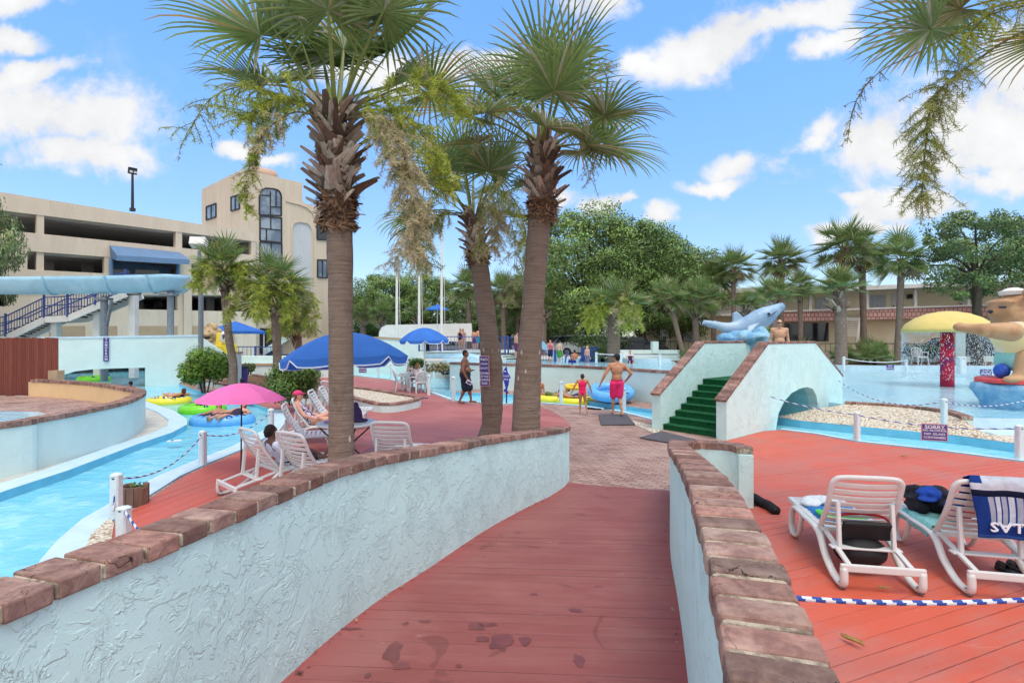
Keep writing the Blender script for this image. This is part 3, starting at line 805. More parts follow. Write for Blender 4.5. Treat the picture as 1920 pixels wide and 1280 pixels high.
post(814, 687, 712, 'pale post to the right of the seated woman')
post(828, 672, 692, 'farthest pale post behind the seated couple by the planted rocks', .1)
post(850, 705, 751, 'pale post left of the large man in dark shorts', 0, 1.2)
post(1052, 714, 755, 'pale post at the river edge left of the girl')
post(1169, 726, 770, 'pale post hidden behind the man in pink shorts', 0, 1.2)
post(905, 722, 757, 'pale post under the signs behind the middle palm trunk')
post(1607, 771, 827, 'pale post on the right deck edge in front of the pebble bed')
post(1911, 795, 862, 'pale post at the right edge of the picture on the red deck')
post(1770, 746, 802, 'pale blue post standing at the back of the pebble bed', .2)
post(1118, 660, 681, 'left post of the white rail beyond the raised pool', 1.0)
post(1164, 662, 685, 'middle post of the white rail beyond the raised pool', 1.0)
post(1237, 664, 686, 'right post of the white rail near the stair bridge parapet', 1.0)
post(1582, 668, 694, 'pale post at the far pool edge beside the stair bridge', .5)
post(1699, 673, 696, 'pale post at the far pool edge left of the white chair', .5)
post(1802, 668, 700, 'wide pale post behind the mushroom stem', .5, 3.0)

def rope(a, b, sag, label, r=.011, group='ropes between the posts', white=False, segl=.035):
    L = (b - a).length; n = max(8, min(160, int(L / segl)))
    pts = [a.lerp(b, i / n) - V((0, 0, sag * 4 * (i / n) * (1 - i / n))) for i in range(n + 1)]
    c = (.75, .77, .8)
    blue = (.035, .085, .36)
    mb = MB(); o_ = pts[0].copy()
    mb.tube([p - o_ for p in pts], r, 6, True, c, colf=(lambda i, j: c) if white else (lambda i, j: blue if ((i * 1.0 + j) % 6) < 3 else c))
    o = mb.build('rope', MAT['rope'], smooth=True, loc=o_); tag(o, label, 'rope', group)
Q = posts
rope(Q[218], Q[380], .22, 'blue and white rope sagging over the river edge between the two lower left posts')
rope(Q[380], Q[508], .2, 'blue and white rope running from the deck post to the post behind the loungers')
rope(Q[232], V((-1.5, 3.2, .55)), .15, 'blue and white rope dropping from the short thick post behind the ramp wall', .013)
rope(Q[218], V((Q[218].x + .03, Q[218].y - .09, .12)), 0, 'rope end hanging down the pale post beside the stump planter')
rope(Q[397], Q[433], .12, 'thin white rope between the posts by the round bush', .012, white=True)
rope(Q[433], Q[532], .35, 'thin white rope from the palm trunk post to the dark shrub', .012, white=True)
rope(Q[532], Q[560], .2, 'white rope sagging beside the dark shrub', .012, white=True)
rope(Q[710], Q[733], .08, 'white rope in front of the big pale wall', .014, white=True)
rope(Q[733], Q[766], .25, 'white rope behind the empty far chair', .014, white=True)
rope(sb(2.1, -.02, .8), Q[1607], .05, 'blue and white rope from the stair bridge wall to the right deck post')
rope(Q[1607], Q[1911], .1, 'blue and white rope carrying the purple warning sign on the right')
rope(sb(6.7, -.02, .95), Q[1770], .32, 'upper rope hanging over the pebble bed toward the blue post')
rope(Q[1770], V((12.9, 13.2, .75)), .15, 'rope sagging from the pebble bed post past the bear base')
rope(V((1.28, 3.45, .62)), V((4.1, 3.5, .60)), .09, 'thick blue and white rope stretched across the foreground right of the ramp', .018, segl=.022)
rope(Q[1118], Q[1164], .02, 'white rail rope beyond the raised pool, left span', .02, white=True)
rope(Q[1164], Q[1237], .02, 'white rail rope beyond the raised pool, right span', .02, white=True)
rope(Q[1582], Q[1699], .15, 'white rope along the far pool edge', .02, white=True)
# ================================================================ palms
def fan_leaf(mb, base, az, el, pet, R, rng, N=38, segs=5, droop=.35, dead=False, roll=0.0, spread=2.5, wide=1.0, tip=1.0):
    """costapalmate leaf: petiole then a folded fan of drooping segments"""
    f0 = V((math.cos(az) * math.cos(el), math.sin(az) * math.cos(el), math.sin(el)))
    pts = []; p = V(base); f = f0.copy(); n = 5
    bend = rng.uniform(.03, .1)
    for i in range(n + 1):
        pts.append(p.copy()); p = p + f * (pet / n); f = (f + V((0, 0, -bend))).normalized()
    green = (.30, .36, .10) if not dead else (.30, .21, .12)
    mb.tube(pts, [lerp(.026, .012, i / n) * R for i in range(n + 1)], 5, False, green, flat=(1.3, .6))
    hub = pts[-1]; f = (pts[-1] - pts[-2]).normalized()
    sd = f.cross(V((0, 0, 1)))
    if sd.length < .05: sd = V((-math.sin(az), math.cos(az), 0))
    sd.normalize(); up = sd.cross(f)
    if roll: 
        q = Matrix.Rotation(roll, 3, f); sd = q @ sd; up = q @ up
    k0 = rng.uniform(.8, 1.12)
    for j in range(N):
        u = (j + .5) / N * 2 - 1
        a = u * spread + rng.uniform(-.025, .025)
        L = R * (1.0 - .34 * abs(u) ** 1.5) * rng.uniform(.9, 1.06)
        fold = .25 + .35 * abs(u)
        d = (f * math.cos(a) + sd * math.sin(a)); d = (d + up * (fold * abs(math.sin(a)) * .6)).normalized()
        w0 = R * 2 * spread / N * .36 * wide
        q = hub.copy(); pv = []
        g = V((0, 0, -1)); dd = d.copy()
        dr = droop * rng.uniform(.7, 1.5)
        for i in range(segs + 1):
            s = i / segs
            wv = w0 * min(1.0, s * 2.6 + .05) * (1.25 if s < .28 else ((1 - (s - .28) / .72) ** .6) * .9 + .04)
            sv = dd.cross(up); sv = sv.normalized() if sv.length > 1e-4 else sd
            pv.append((q.copy(), sv * (wv * .5), up * (wv * .22)))
            q = q + dd * (L / segs)
            dd = (dd + g * (dr * s * s * 1.6 * tip)).normalized()
        t = rng.random()
        if dead: c = (.42 * (.7 + .5 * t), .31 * (.7 + .5 * t), .17)
        else:
            c = (.15 + .12 * t, .25 + .12 * t, .075 + .05 * t); c = mul(c, k0)
            if t > .86: c = (.42 * k0, .43 * k0, .29 * k0)
            if t < .03: c = (.45, .33, .12)
        vs = []; fs = []
        for (x, sv, uv) in pv: vs += [x - sv + uv, x - uv * .6, x + sv + uv]
        for i in range(segs): o = i * 3; fs += [(o, o + 1, o + 4, o + 3), (o + 1, o + 2, o + 5, o + 4)]
        tipc = (c[0] * 1.12 + .01, c[1] * 1.05 + .01, c[2]) if not dead else c
        o = mb.add(vs, [])
        for fi, fx in enumerate(fs): mb.f.append([o + q_ for q_ in fx]); mb.c.append(c if fi < segs else tipc); mb.m.append(0)
def trunk_mesh(pts, rs, rng, name, parent, n=18, sub=6):
    P_ = catmull(pts, sub); k = len(P_)
    R_ = [interp([i / (len(rs) - 1) for i in range(len(rs))], rs, i / (k - 1)) * (1 + .02 * math.sin(i * 2.1) + rng.uniform(-.018, .018)) for i in range(k)]
    mb = MB(); mb.tube(P_, R_, n, True, (1, 1, 1)); return mb.build(name, MAT['trunk'], parent, smooth=True)
def boots_mesh(a, b, r0, r1, n, rng, parent, L=.3, w=.1):
    """stubs of old leaf bases packed in spirals between the points a (low) and b (high)"""
    mb = MB(); a = V(a); b = V(b); ax = (b - a).normalized()
    e1 = ax.orthogonal().normalized(); e2 = ax.cross(e1)
    for i in range(n):
        t = (i + .5) / n; th = i * 2.39996 + rng.uniform(-.25, .25)
        c = a.lerp(b, t); rr = lerp(r0, r1, t)
        o = e1 * math.cos(th) + e2 * math.sin(th); s = e1 * -math.sin(th) + e2 * math.cos(th)
        lean = rng.uniform(.4, 1.5) * (1.25 - .7 * t); 
        if t < .14 and rng.random() < .6: lean = -rng.uniform(.2, 1.1)
        d = (o * lean + ax * (1.0 if lean > 0 else -.8) + s * rng.uniform(-.75, .75)).normalized()
        ll = L * rng.choice([.4, .6, .8, 1.0, 1.25]) * rng.uniform(.8, 1.2); ww = w * rng.uniform(.5, 1.15)
        nn = d.cross(s).normalized()
        p = c + o * rr * .8
        tw = s * rng.uniform(-.5, .5)
        g = rng.uniform(.55, 1.15); col = mul(rng.choice([S(172, 154, 136), S(142, 122, 106), S(202, 188, 170), S(116, 92, 78)]), g * 1.1)
        secs = []
        for q, (k, wk, th_) in enumerate([(0, 1.15, .03), (.4, .85, .025), (.8, .62, .018), (1, .4, .01)]):
            m_ = p + d * (ll * k) + o * (ll * .18 * k * k)
            sx = (s + tw * k).normalized() * (ww * wk * .5)
            cup = nn * (ww * .16)
            secs.append((m_ - sx + cup, m_ - nn * th_, m_ + sx + cup, m_ + nn * (th_ - .01)))
        vs = [x for sct in secs for x in sct]; fs = []
        for q in range(3):
            for j in range(4): fs.append((q * 4 + j, q * 4 + (j + 1) % 4, q * 4 + 4 + (j + 1) % 4, q * 4 + 4 + j))
        fs.append((12, 13, 14, 15)); mb.add(vs, fs, col)
    for i in range(n * 3):                     # torn fibre
        t = rng.random() ** 1.6; th = rng.uniform(0, 2 * pi); c = a.lerp(b, t); o = e1 * math.cos(th) + e2 * math.sin(th); s = e1 * -math.sin(th) + e2 * math.cos(th)
        p = c + o * (lerp(r0, r1, t) * rng.uniform(.85, 1.1)); d = (o * rng.uniform(.1, .8) + ax * rng.uniform(-1, .4) + s * rng.uniform(-.8, .8)).normalized() * rng.uniform(.08, .22)
        q = s * .006
        mb.add([p - q, p + q, p + d], [(0, 1, 2)], mul(S(110, 76, 50), rng.uniform(.6, 1.3)))
    return mb.build('leaf_bases', MAT['boots'], parent)
def flower_stalk(mb, pts, rng, nb=16, bl=.5, nt=16, tl=.09, c=(.40, .42, .12), c2=None, hang=.8, r=.013, t0=.25, w=.0056):
    P_ = catmull(pts, 5); k = len(P_)
    mb.tube(P_, [lerp(r, r * .25, i / (k - 1)) for i in range(k)], 4, False, (.19, .17, .08))
    nb = int(nb * 1.7); nt = int(nt * 1.8)
    for b in range(nb):
        t = t0 + (1 - t0) * (b + rng.random()) / nb
        i = min(k - 2, int(t * (k - 1))); p = P_[i]; ax = (P_[i + 1] - p).normalized()
        a = ax.orthogonal().normalized(); a = Matrix.Rotation(rng.uniform(0, 2 * pi), 3, ax) @ a
        d = (ax * rng.uniform(.2, 1) + a * rng.uniform(.7, 1.3) + V((0, 0, -hang * rng.uniform(0, .8)))).normalized()
        L = bl * 1.35 * rng.uniform(.4, 1.15) * (1 - .35 * t); q = p.copy(); bp = [q.copy()]
        for s in range(4):
            q = q + d * (L / 4); d = (d + V((0, 0, -hang * .24)) + V((rng.uniform(-.25, .25), rng.uniform(-.25, .25), rng.uniform(-.1, .1)))).normalized(); bp.append(q.copy())
        cc = c if (c2 is None or rng.random() < .5) else c2
        mb.tube(bp, [w * .8, w * .7, w * .6, w * .5, w * .3], 3, False, mul(cc, .6))
        for s in range(nt):
            u = rng.random() ** .8 * 3.99; j = int(u); e = bp[j].lerp(bp[j + 1], u - j)
            dv = V((rng.uniform(-1, 1), rng.uniform(-1, 1), rng.uniform(-1.2, .55))).normalized() * tl * rng.uniform(.5, 1.3)
            sx = dv.cross(V((rng.uniform(-1, 1), rng.uniform(-1, 1), rng.uniform(-1, 1)))).normalized() * w * .55
            col = mul(cc, rng.uniform(.7, 1.35))
            mid = e + dv * .55 + V((0, 0, -tl * .08))
            mb.add([e - sx, e + sx, mid + sx * .9, mid - sx * .9, e + dv], [(0, 1, 2, 3), (3, 2, 4)], col)
def near_palm(label, base, trunk, rs, crown, bootlen, br, leaves, stalks, seed, nb=110, extra=0, N=38):
    rng = random.Random(seed)
    t = thing('palm_tree', label, 'palm tree', base)
    o = V(base)
    trunk_mesh([V(p) - o for p in trunk], rs, rng, 'trunk', t, 22, 9)
    c = V(crown) - o; ax = (V(trunk[-1]) - V(trunk[-2])).normalized()
    boots_mesh(c - ax * bootlen, c + ax * .12, br[0], br[1], nb, rng, t, .23, .15)
    mb = MB(); e1 = ax.orthogonal().normalized(); e2 = ax.cross(e1); rt = rs[-2] if len(rs) > 4 else rs[-1]
    for i in range(700):                       # ragged orange fibre band under the leaf bases
        th = rng.uniform(0, 2 * pi); o_ = e1 * math.cos(th) + e2 * math.sin(th); sd_ = e1 * -math.sin(th) + e2 * math.cos(th)
        u_ = rng.random() ** 1.5; p = c - ax * (bootlen * (1.0 + .38 * u_) - .1) + o_ * (rt * rng.uniform(.98, 1.06)); d_ = (sd_ * rng.uniform(-1, 1) - ax * rng.uniform(-.3, .7) + o_ * rng.uniform(0, .35)).normalized() * rng.uniform(.05, .16); w_ = d_.cross(o_).normalized() * rng.uniform(.006, .02)
        mb.add([p - w_, p + w_, p + d_ + w_ * .5, p + d_ - w_ * .5], [(0, 1, 2, 3)], mul(rng.choice([S(156, 122, 92), S(124, 94, 70), S(92, 72, 56)]), rng.uniform(.7, 1.2)))
    mb.build('fibre_band', MAT['boots'], t)
    mb = MB()
    for (az, el, pet, R, dr, dead, *rl) in leaves:
        b = c + V((math.cos(rad(az)), math.sin(rad(az)), 0)) * .1 + V((0, 0, rng.uniform(-.05, .15)))
        fan_leaf(mb, b, rad(az), rad(el), pet, R, rng, N, 6, dr, dead, rl[0] if rl else rng.uniform(-.4, .4))
    mb.build('crown', MAT['frond'], t)
    mb = MB()
    for st in stalks:
        pts, kw = st; flower_stalk(mb, [V(p) - o for p in pts], rng, **kw)
    if stalks: mb.build('flower_stalks', MAT['twigs'], t)
    return t
GREEN = (.42, .50, .09); LIME = (.52, .56, .11); TAN = (.62, .55, .34); OLIVE = (.36, .40, .13)
# azimuth: 0 = +x (right in the photo), 90 = away, 180 = left, 270 = towards the camera
d1 = 6.5
L1 = [(174, 50, 1.3, 1.3, .4, 0, -.95), (150, 40, 1.2, 1.2, .35, 0), (200, 62, 1.2, 1.2, .35, 0), (95, 76, 1.1, 1.3, .3, 0), (35, 62, 1.2, 1.25, .3, 0), (8, 66, 1.3, 1.15, .4, 0), (60, 45, 1.2, 1.1, .4, 0), (330, 58, 1.15, 1.15, .4, 0), (120, 60, 1.2, 1.2, .3, 0), (20, 30, 1.15, 1.0, .5, 0), (165, 25, 1.05, .95, .55, 0), (280, 68, 1.1, 1.1, .35, 0), (75, 20, 1.0, .9, .5, 0), (185, 74, 1.3, 1.25, .3, 0), (5, 80, 1.4, 1.25, .28, 0)]
F1 = [
 ([P(615, 222, 6.5), P(560, 170, 6.3), P(470, 160, 6.2), P(395, 185, 6.1), P(352, 255, 6.0)], dict(nb=20, bl=.42, nt=24, tl=.06, c=OLIVE, c2=GREEN, hang=.7, t0=.42)),
 ([P(615, 225, 6.4), P(560, 190, 6.2), P(500, 190, 6.1), P(455, 225, 6.0)], dict(nb=44, bl=.42, nt=46, tl=.07, c=LIME, c2=GREEN, hang=.6, t0=.25)),
 ([P(612, 228, 6.3), P(555, 210, 6.0), P(500, 245, 5.9), P(470, 300, 5.8), P(462, 395, 5.8)], dict(nb=44, bl=.24, nt=34, tl=.06, c=GREEN, c2=TAN, hang=1.0, t0=.35)),
 ([P(645, 215, 6.5), P(700, 185, 6.4), P(770, 160, 6.3), P(830, 170, 6.2), P(866, 215, 6.2)], dict(nb=40, bl=.36, nt=44, tl=.07, c=LIME, c2=GREEN, hang=.6, t0=.2)),
 ([P(645, 220, 6.5), P(700, 205, 6.3), P(765, 225, 6.2), P(815, 290, 6.1), P(835, 355, 6.1)], dict(nb=50, bl=.34, nt=46, tl=.07, c=LIME, c2=GREEN, hang=.8, t0=.2)),
 ([P(645, 225, 6.5), P(690, 210, 6.2), P(735, 240, 6.0), P(765, 320, 5.9), P(778, 400, 5.9), P(775, 470, 5.9)], dict(nb=70, bl=.36, nt=44, tl=.065, c=TAN, c2=TAN, hang=.9, t0=.28)),
 ([P(645, 225, 6.4), P(680, 220, 6.1), P(720, 260, 5.9), P(745, 330, 5.8)], dict(nb=30, bl=.32, nt=32, tl=.06, c=TAN, c2=OLIVE, hang=.9, t0=.4)),
 ([P(645, 222, 6.5), P(705, 200, 6.6), P(755, 300, 6.6), P(770, 420, 6.6), P(800, 500, 6.6)], dict(nb=40, bl=.4, nt=36, tl=.06, c=TAN, c2=OLIVE, hang=.7, t0=.5)),
]
b1 = (P(640, 632, d1).x, d1)
near_palm('tall palm with thick shaggy neck rising behind the left wall beside the white table', (b1[0], d1, 0),
  [(b1[0], d1, 0), (b1[0], d1, 1.2), (P(638, 500, d1)), (P(632, 330, d1)), (P(630, 225, d1))], [.18, .154, .144, .158, .172, .13], P(630, 225, d1), 1.05, (.23, .2), L1, F1, 21, 150)
d3 = 9.3
L3 = [(0, 15, 1.0, 1.2, .4, 0, .95), (335, 25, 1.05, 1.15, .45, 0), (20, 38, 1.1, 1.1, .4, 0), (280, 45, .9, 1.15, .6, 0), (100, 70, 1.3, 1.35, .2, 0), (60, 68, 1.35, 1.4, .2, 0), (130, 66, 1.3, 1.35, .22, 0), (160, 55, 1.25, 1.3, .3, 0), (185, 35, 1.25, 1.25, .4, 0, -.8), (215, 25, 1.1, 1.1, .5, 0), (300, 62, 1.2, 1.25, .3, 0), (175, 12, 1.05, 1.0, .55, 0), (270, 10, .7, 1.05, .8, 0), (265, 76, 1.2, 1.3, .2, 0), (45, 20, 1.0, 1.0, .5, 0), (320, 5, .8, 1.0, .6, 0)]
F3 = [
 ([P(1030, 280, 9.2), P(1080, 250, 9), P(1110, 280, 8.9), P(1105, 340, 8.9)], dict(nb=20, bl=.4, nt=20, tl=.07, c=OLIVE, c2=TAN, hang=.9, t0=.3)),
 ([P(1005, 280, 9.2), P(960, 220, 9.1), P(920, 210, 9), P(880, 250, 9)], dict(nb=24, bl=.4, nt=30, tl=.08, c=GREEN, c2=TAN, hang=.7, t0=.25)),
 ([P(1030, 275, 9.2), P(1075, 190, 9.1), P(1120, 135, 9.2), P(1140, 130, 9.3)], dict(nb=14, bl=.4, nt=14, tl=.07, c=TAN, c2=OLIVE, hang=.3, t0=.5)),
 ([P(1005, 290, 9.2), P(940, 330, 9), P(900, 400, 9), P(905, 470, 9)], dict(nb=24, bl=.5, nt=24, tl=.08, c=TAN, c2=OLIVE, hang=.9, t0=.35)),
]
x3 = P(984, 700, d3).x
near_palm('leaning palm with ragged brown collar just right of the palm carrying the purple signs', (x3, d3, 0),
  [(x3, d3, -.0), P(990, 700, d3), P(1000, 560, d3), P(1010, 430, d3), P(1018, 340, d3), P(1018, 275, d3)], [.26, .235, .195, .19, .2, .22, .15], P(1018, 280, d3), 1.0, (.27, .22), L3, F3, 33, 120)
d2 = 11.0
L2 = [(150, 48, 1.1, 1.05, .45, 0), (185, 40, 1.1, 1.0, .5, 0), (95, 70, 1.2, 1.1, .35, 0), (30, 60, 1.15, 1.1, .4, 0), (0, 40, 1.1, 1.0, .5, 0), (215, 55, 1.1, 1.05, .5, 0), (60, 50, 1.2, 1.05, .4, 0), (250, 72, 1.1, 1.05, .4, 0), (300, 58, 1.0, 1.0, .5, 0), (130, 75, 1.3, 1.1, .3, 0), (178, 6, 1.1, .95, .8, 0, -.8), (200, -5, 1.0, .9, .8, 0), (340, 66, 1.2, 1.1, .35, 0), (20, 15, .8, .9, .7, 0), (160, 15, 1.0, .9, .7, 0), (240, 20, .9, .9, .7, 0)]
F2 = [
 ([P(895, 410, 10.9), P(925, 360, 10.6), P(960, 370, 10.4), P(985, 430, 10.3), P(985, 480, 10.3)], dict(nb=40, bl=.5, nt=40, tl=.1, c=LIME, c2=LIME, hang=.8, t0=.15)),
 ([P(895, 412, 10.8), P(915, 385, 10.5), P(935, 410, 10.3), P(925, 470, 10.2)], dict(nb=40, bl=.4, nt=44, tl=.09, c=TAN, c2=(.55, .46, .24), hang=.8, t0=.3)),
 ([P(885, 410, 10.9), P(840, 395, 10.7), P(800, 430, 10.6), P(785, 500, 10.6)], dict(nb=40, bl=.55, nt=36, tl=.1, c=LIME, c2=OLIVE, hang=.8, t0=.35)),
 ([P(885, 412, 10.9), P(830, 400, 10.8), P(770, 440, 10.7), P(735, 500, 10.7)], dict(nb=40, bl=.5, nt=30, tl=.09, c=TAN, c2=TAN, hang=.8, t0=.35)),
 ([P(900, 412, 10.9), P(940, 380, 11.2), P(965, 450, 11.4), P(960, 560, 11.4)], dict(nb=24, bl=.5, nt=30, tl=.09, c=TAN, c2=OLIVE, hang=.9, t0=.5)),
]
x2 = P(913, 700, d2).x
near_palm('slender curved palm with two purple signs fixed to its trunk', (x2, d2, 0),
  [(x2 - .02, d2, 0), P(922, 790, d2), P(922, 735, d2), P(920, 660, d2), P(908, 560, d2), P(895, 470, d2), P(888, 405, d2)], [.26, .2, .225, .235, .19, .185, .19, .14], P(888, 410, d2), .75, (.2, .17), L2, F2, 45, 70)
# palm standing right of the frame whose outer leaf and seed stalk hang into view
d4 = 4.6; c4 = P(2080, -20, d4)
L4 = [(177, -4, 1.42, .76, .08, 0, -1.15), (195, 20, 1.0, 1.0, .3, 0), (150, 10, .9, .95, .35, 0), (180, 45, 1.1, 1.0, .3, 0), (90, 50, 1.1, 1.0, .3, 0), (0, 40, 1.1, 1.0, .3, 0), (270, 50, 1.1, 1.0, .3, 0), (40, 70, 1.2, 1.0, .3, 0), (230, 70, 1.2, 1.0, .3, 0), (320, 30, 1, 1, .4, 0), (60, 15, 1, 1, .4, 0)]
F4 = [
 ([P(2060, 20, 4.6), P(1920, 60, 4.55), P(1830, 115, 4.5), P(1755, 180, 4.45), P(1735, 280, 4.45), P(1728, 375, 4.45)], dict(nb=64, bl=.34, nt=40, tl=.055, c=OLIVE, c2=(.40, .44, .14), hang=.7, t0=.45, r=.017, w=.0036)),
 ([P(2060, 0, 4.6), P(1880, 20, 4.5), P(1720, 100, 4.45), P(1650, 135, 4.4), P(1605, 190, 4.4), P(1588, 270, 4.4)], dict(nb=20, bl=.12, nt=7, tl=.03, c=OLIVE, c2=(.3, .28, .14), hang=.9, t0=.6, r=.010, w=.0036)),
 ([P(2060, -10, 4.6), P(1930, 5, 4.5), P(1850, 30, 4.4), P(1790, 110, 4.4)], dict(nb=30, bl=.34, nt=30, tl=.05, c=LIME, c2=GREEN, hang=.9, t0=.3, w=.0036)),
]
near_palm('palm at the upper right edge with one broad fan and drooping seed stalk', (c4.x + .1, d4, 0), [(c4.x + .1, d4, 0), (c4.x, d4, 2.4), tuple(c4)], [.2, .17, .17], c4, .8, (.23, .2), L4, F4, 57, 60)

# ---------------------------------------------------------------- mid and far palms (shared crown meshes)
def far_crown(seed, n, N, segs, R, young=False):
    rng = random.Random(seed); mb = MB()
    for i in range(n):
        az = i * 2.39996 + rng.uniform(-.2, .2); t = (i + .5) / n
        el = rad(lerp(80, -38 if not young else 5, t ** .85)) + rng.uniform(-.1, .1)
        dead = t > .93 and not young
        fan_leaf(mb, (0, 0, rng.uniform(-.15, .1)), az, el, R * rng.uniform(.55, .95), R * rng.uniform(.7, .9), rng, N, segs, .5 if t > .5 else .35, dead, rng.uniform(-.5, .5))
    me = mb.build('crown', MAT['frond']); d = me.data; bpy.data.objects.remove(me); return d
CR = [far_crown(100 + i, 34, 22, 4, 1.25) for i in range(3)]
CRY = [far_crown(120 + i, 24, 24, 4, 1.2, True) for i in range(2)]
def far_flowers(seed, lime=True):
    rng = random.Random(seed); mb = MB()
    for i in range(7):
        a = i * 2 * pi / 7 + rng.uniform(-.3, .3); c, s = math.cos(a), math.sin(a); k = rng.uniform(.8, 1.15)
        flower_stalk(mb, [V((0, 0, 0)), V((c * .6, s * .6, .25)), V((c * 1.0 * k, s * 1.0 * k, -.1)), V((c * 1.2 * k, s * 1.2 * k, -.75 * k))], rng, nb=30, bl=.6, nt=26, tl=.15, c=LIME if i % 3 else TAN, c2=GREEN, hang=.8, t0=.3, w=.014)
    o = mb.build('flower_stalks', MAT['twigs']); d = o.data; bpy.data.objects.remove(o); return d
FL = [far_flowers(200), far_flowers(201)]
def boots_far(seed):
    o = boots_mesh((0, 0, -1.0), (0, 0, .05), .22, .2, 46, random.Random(seed), None, .34, .16); d = o.data; bpy.data.objects.remove(o); return d
BT = boots_far(7)
def add_me(name, me, parent, loc, rz=0, sc=1):
    o = bpy.data.objects.new(name, me); COL.objects.link(o); o.parent = parent; o.location = loc; o.rotation_euler = (0, 0, rz); o.scale = (sc,) * 3; return o
pcount = [0]
def palm(label, trunk_px, d, sc, zb=0.0, wpx=14, cr=None, fl=None, bt=True, young=False, group='palms around the pools'):
    """trunk_px: list of (px, py) from base to crown centre at depth d; the base is dropped to height zb"""
    i = pcount[0]; pcount[0] += 1; rng = random.Random(300 + i)
    pts = [P(x, y, d) for x, y in trunk_px]; b = V((pts[0].x, d, zb))
    if pts[0].z > zb + .1: pts = [b] + pts
    sc *= .58
    t = thing('palm_tree', label, 'palm tree', b, 0, group)
    r = wpx / F * d / 2
    trunk_mesh([p - b for p in pts], [r * 1.15, r, r, r * 1.02], rng, 'trunk', t, 10, 5)
    top = pts[-1] - b
    me = cr if cr is not None else (CRY[i % 2] if young else CR[i % 3])
    add_me('crown', me, t, top, rng.uniform(0, 6), sc)
    if bt: add_me('leaf_bases', BT, t, top, rng.uniform(0, 6), min(1.35, max(.5, r / .17)))
    if fl is not None: add_me('flower_stalks', FL[fl], t, top + V((0, 0, -.05)), rng.uniform(0, 6), sc * 1.25)
    return t
palm('palm with yellow flower plumes in front of the parking garage, beside the lamp post', [(437, 680), (430, 640), (424, 580), (420, 505)], 20, 1.25, .2, 14, fl=0)
palm('stout palm with thick yellow flower clusters in front of the stair tower', [(520, 672), (518, 620), (516, 545)], 20, 1.5, .2, 16, fl=1)
palm('small flowering palm half hidden behind the big blue umbrella', [(560, 660), (555, 600)], 26, 1.2, .3, 14, fl=0)
palm('stocky palm with diamond patterned trunk beyond the raised pool', [(1150, 680), (1152, 610), (1156, 575)], 27, 1.6, .8, 24, fl=1, young=True, cr=CRY[0])
palm('slim palm with bent trunk beside the motel steps', [(1287, 690), (1270, 620), (1255, 560)], 33, 1.35, .7, 9)
palm('bushy palm in front of the motel balcony railing, straight pale trunk', [(1306, 650), (1304, 595), (1306, 565)], 34, 1.6, .7, 12)
palm('tall thin palm rising in front of the motel roof corner', [(1378, 650), (1375, 560), (1376, 505)], 38, 1.65, .7, 9)
palm('palm crown over the oak edge, short and yellowish', [(1338, 640), (1338, 525)], 40, 1.75, .7, 9)
palm('dark rounded palm standing alone against the sky above the motel', [(1464, 640), (1464, 560), (1466, 492)], 42, 2.0, .7, 11)
palm('tallest full headed palm left of the long pink balcony', [(1577, 650), (1580, 540), (1584, 465)], 40, 2.3, .7, 15)
palm('palm partly hidden at the right of the tallest palm', [(1620, 660), (1618, 560), (1616, 485)], 42, 1.9, .7, 11)
palm('tall palm with brown skirt and speckled trunk in front of the pink balcony', [(1682, 672), (1687, 580), (1690, 490)], 32, 1.8, .7, 11)
palm('thick trunked palm with criss cross bark right of the dolphin', [(1577, 650), (1576, 600), (1573, 545)], 30, 1.55, .7, 20, young=True)
palm('short yellowish palm between the dolphin head and the tall palm', [(1501, 640), (1500, 540)], 36, 1.25, .7, 9)
palm('broad low palm whose fans rise behind the dolphin', [(1452, 640), (1450, 560)], 31, 1.4, .7, 12, young=True)
palm('low palm with fans spreading in front of the motel rail behind the dolphin fin', [(1400, 640), (1398, 575)], 33, 1.2, .7, 11, young=True)
palm('small dark palm beside the two thin trunks right of the flagpoles', [(880, 640), (878, 540)], 45, 1.9, .7, 9)
palm('palm seen between the two leaning trunks, thin brown stem', [(945, 640), (944, 550)], 44, 1.8, .7, 10)
palm('palm just right of the leaning trunk with low fans', [(1020, 640), (1020, 575)], 40, 1.5, .7, 10, young=True)
palm('small yellow green palm left of the blue fence stairs', [(975, 640), (968, 575)], 48, 1.8, .7, 10)
palm('short palm below the trees left of the flagpoles', [(716, 625), (714, 590)], 46, 1.3, .7, 12)
palm('small spiky palm behind the pale wall among the flagpoles', [(785, 625), (784, 590)], 46, 1.4, .7, 10, young=True)
palm('short palm beside the trunk of the left tall palm, under the trees', [(682, 640), (680, 590)], 48, 1.3, .7, 12)
# ground palms: leaves from the soil
def low_palm(label, px, py, d, sc, z):
    t = thing('palm_shrub', label, 'palm shrub', P(px, py, d) * 1, 0, 'low palms along the far pool edge'); t.location.z = z
    sc *= .72; i = pcount[0]; pcount[0] += 1
    add_me('crown', CRY[i % 2], t, (0, 0, .35 * sc), i * 1.3, sc); mb = MB(); mb.cap((0, 0, 0), (0, 0, .35 * sc), .12, .1); mb.build('stump', MAT['trunk'], t)
    return t
low_palm('low palm shrub with yellow green fans against the end of the stair bridge', 1582, 680, 33, .9, .6)
low_palm('bright green low palm by the purple far sign', 1640, 690, 31.5, 1.0, .62)
low_palm('large bushy low palm at the left of the white chair', 1625, 650, 33.5, 1.1, .7)
low_palm('spiky low palm behind the raised pool beside the patterned trunk', 1130, 660, 28, .8, .9)
low_palm('dark low palm at the foot of the motel steps by the bridge parapet', 1290, 660, 32, .6, .8)
low_palm('low palm under the motel windows behind the dolphin tail', 1500, 650, 36, 1.0, .7)

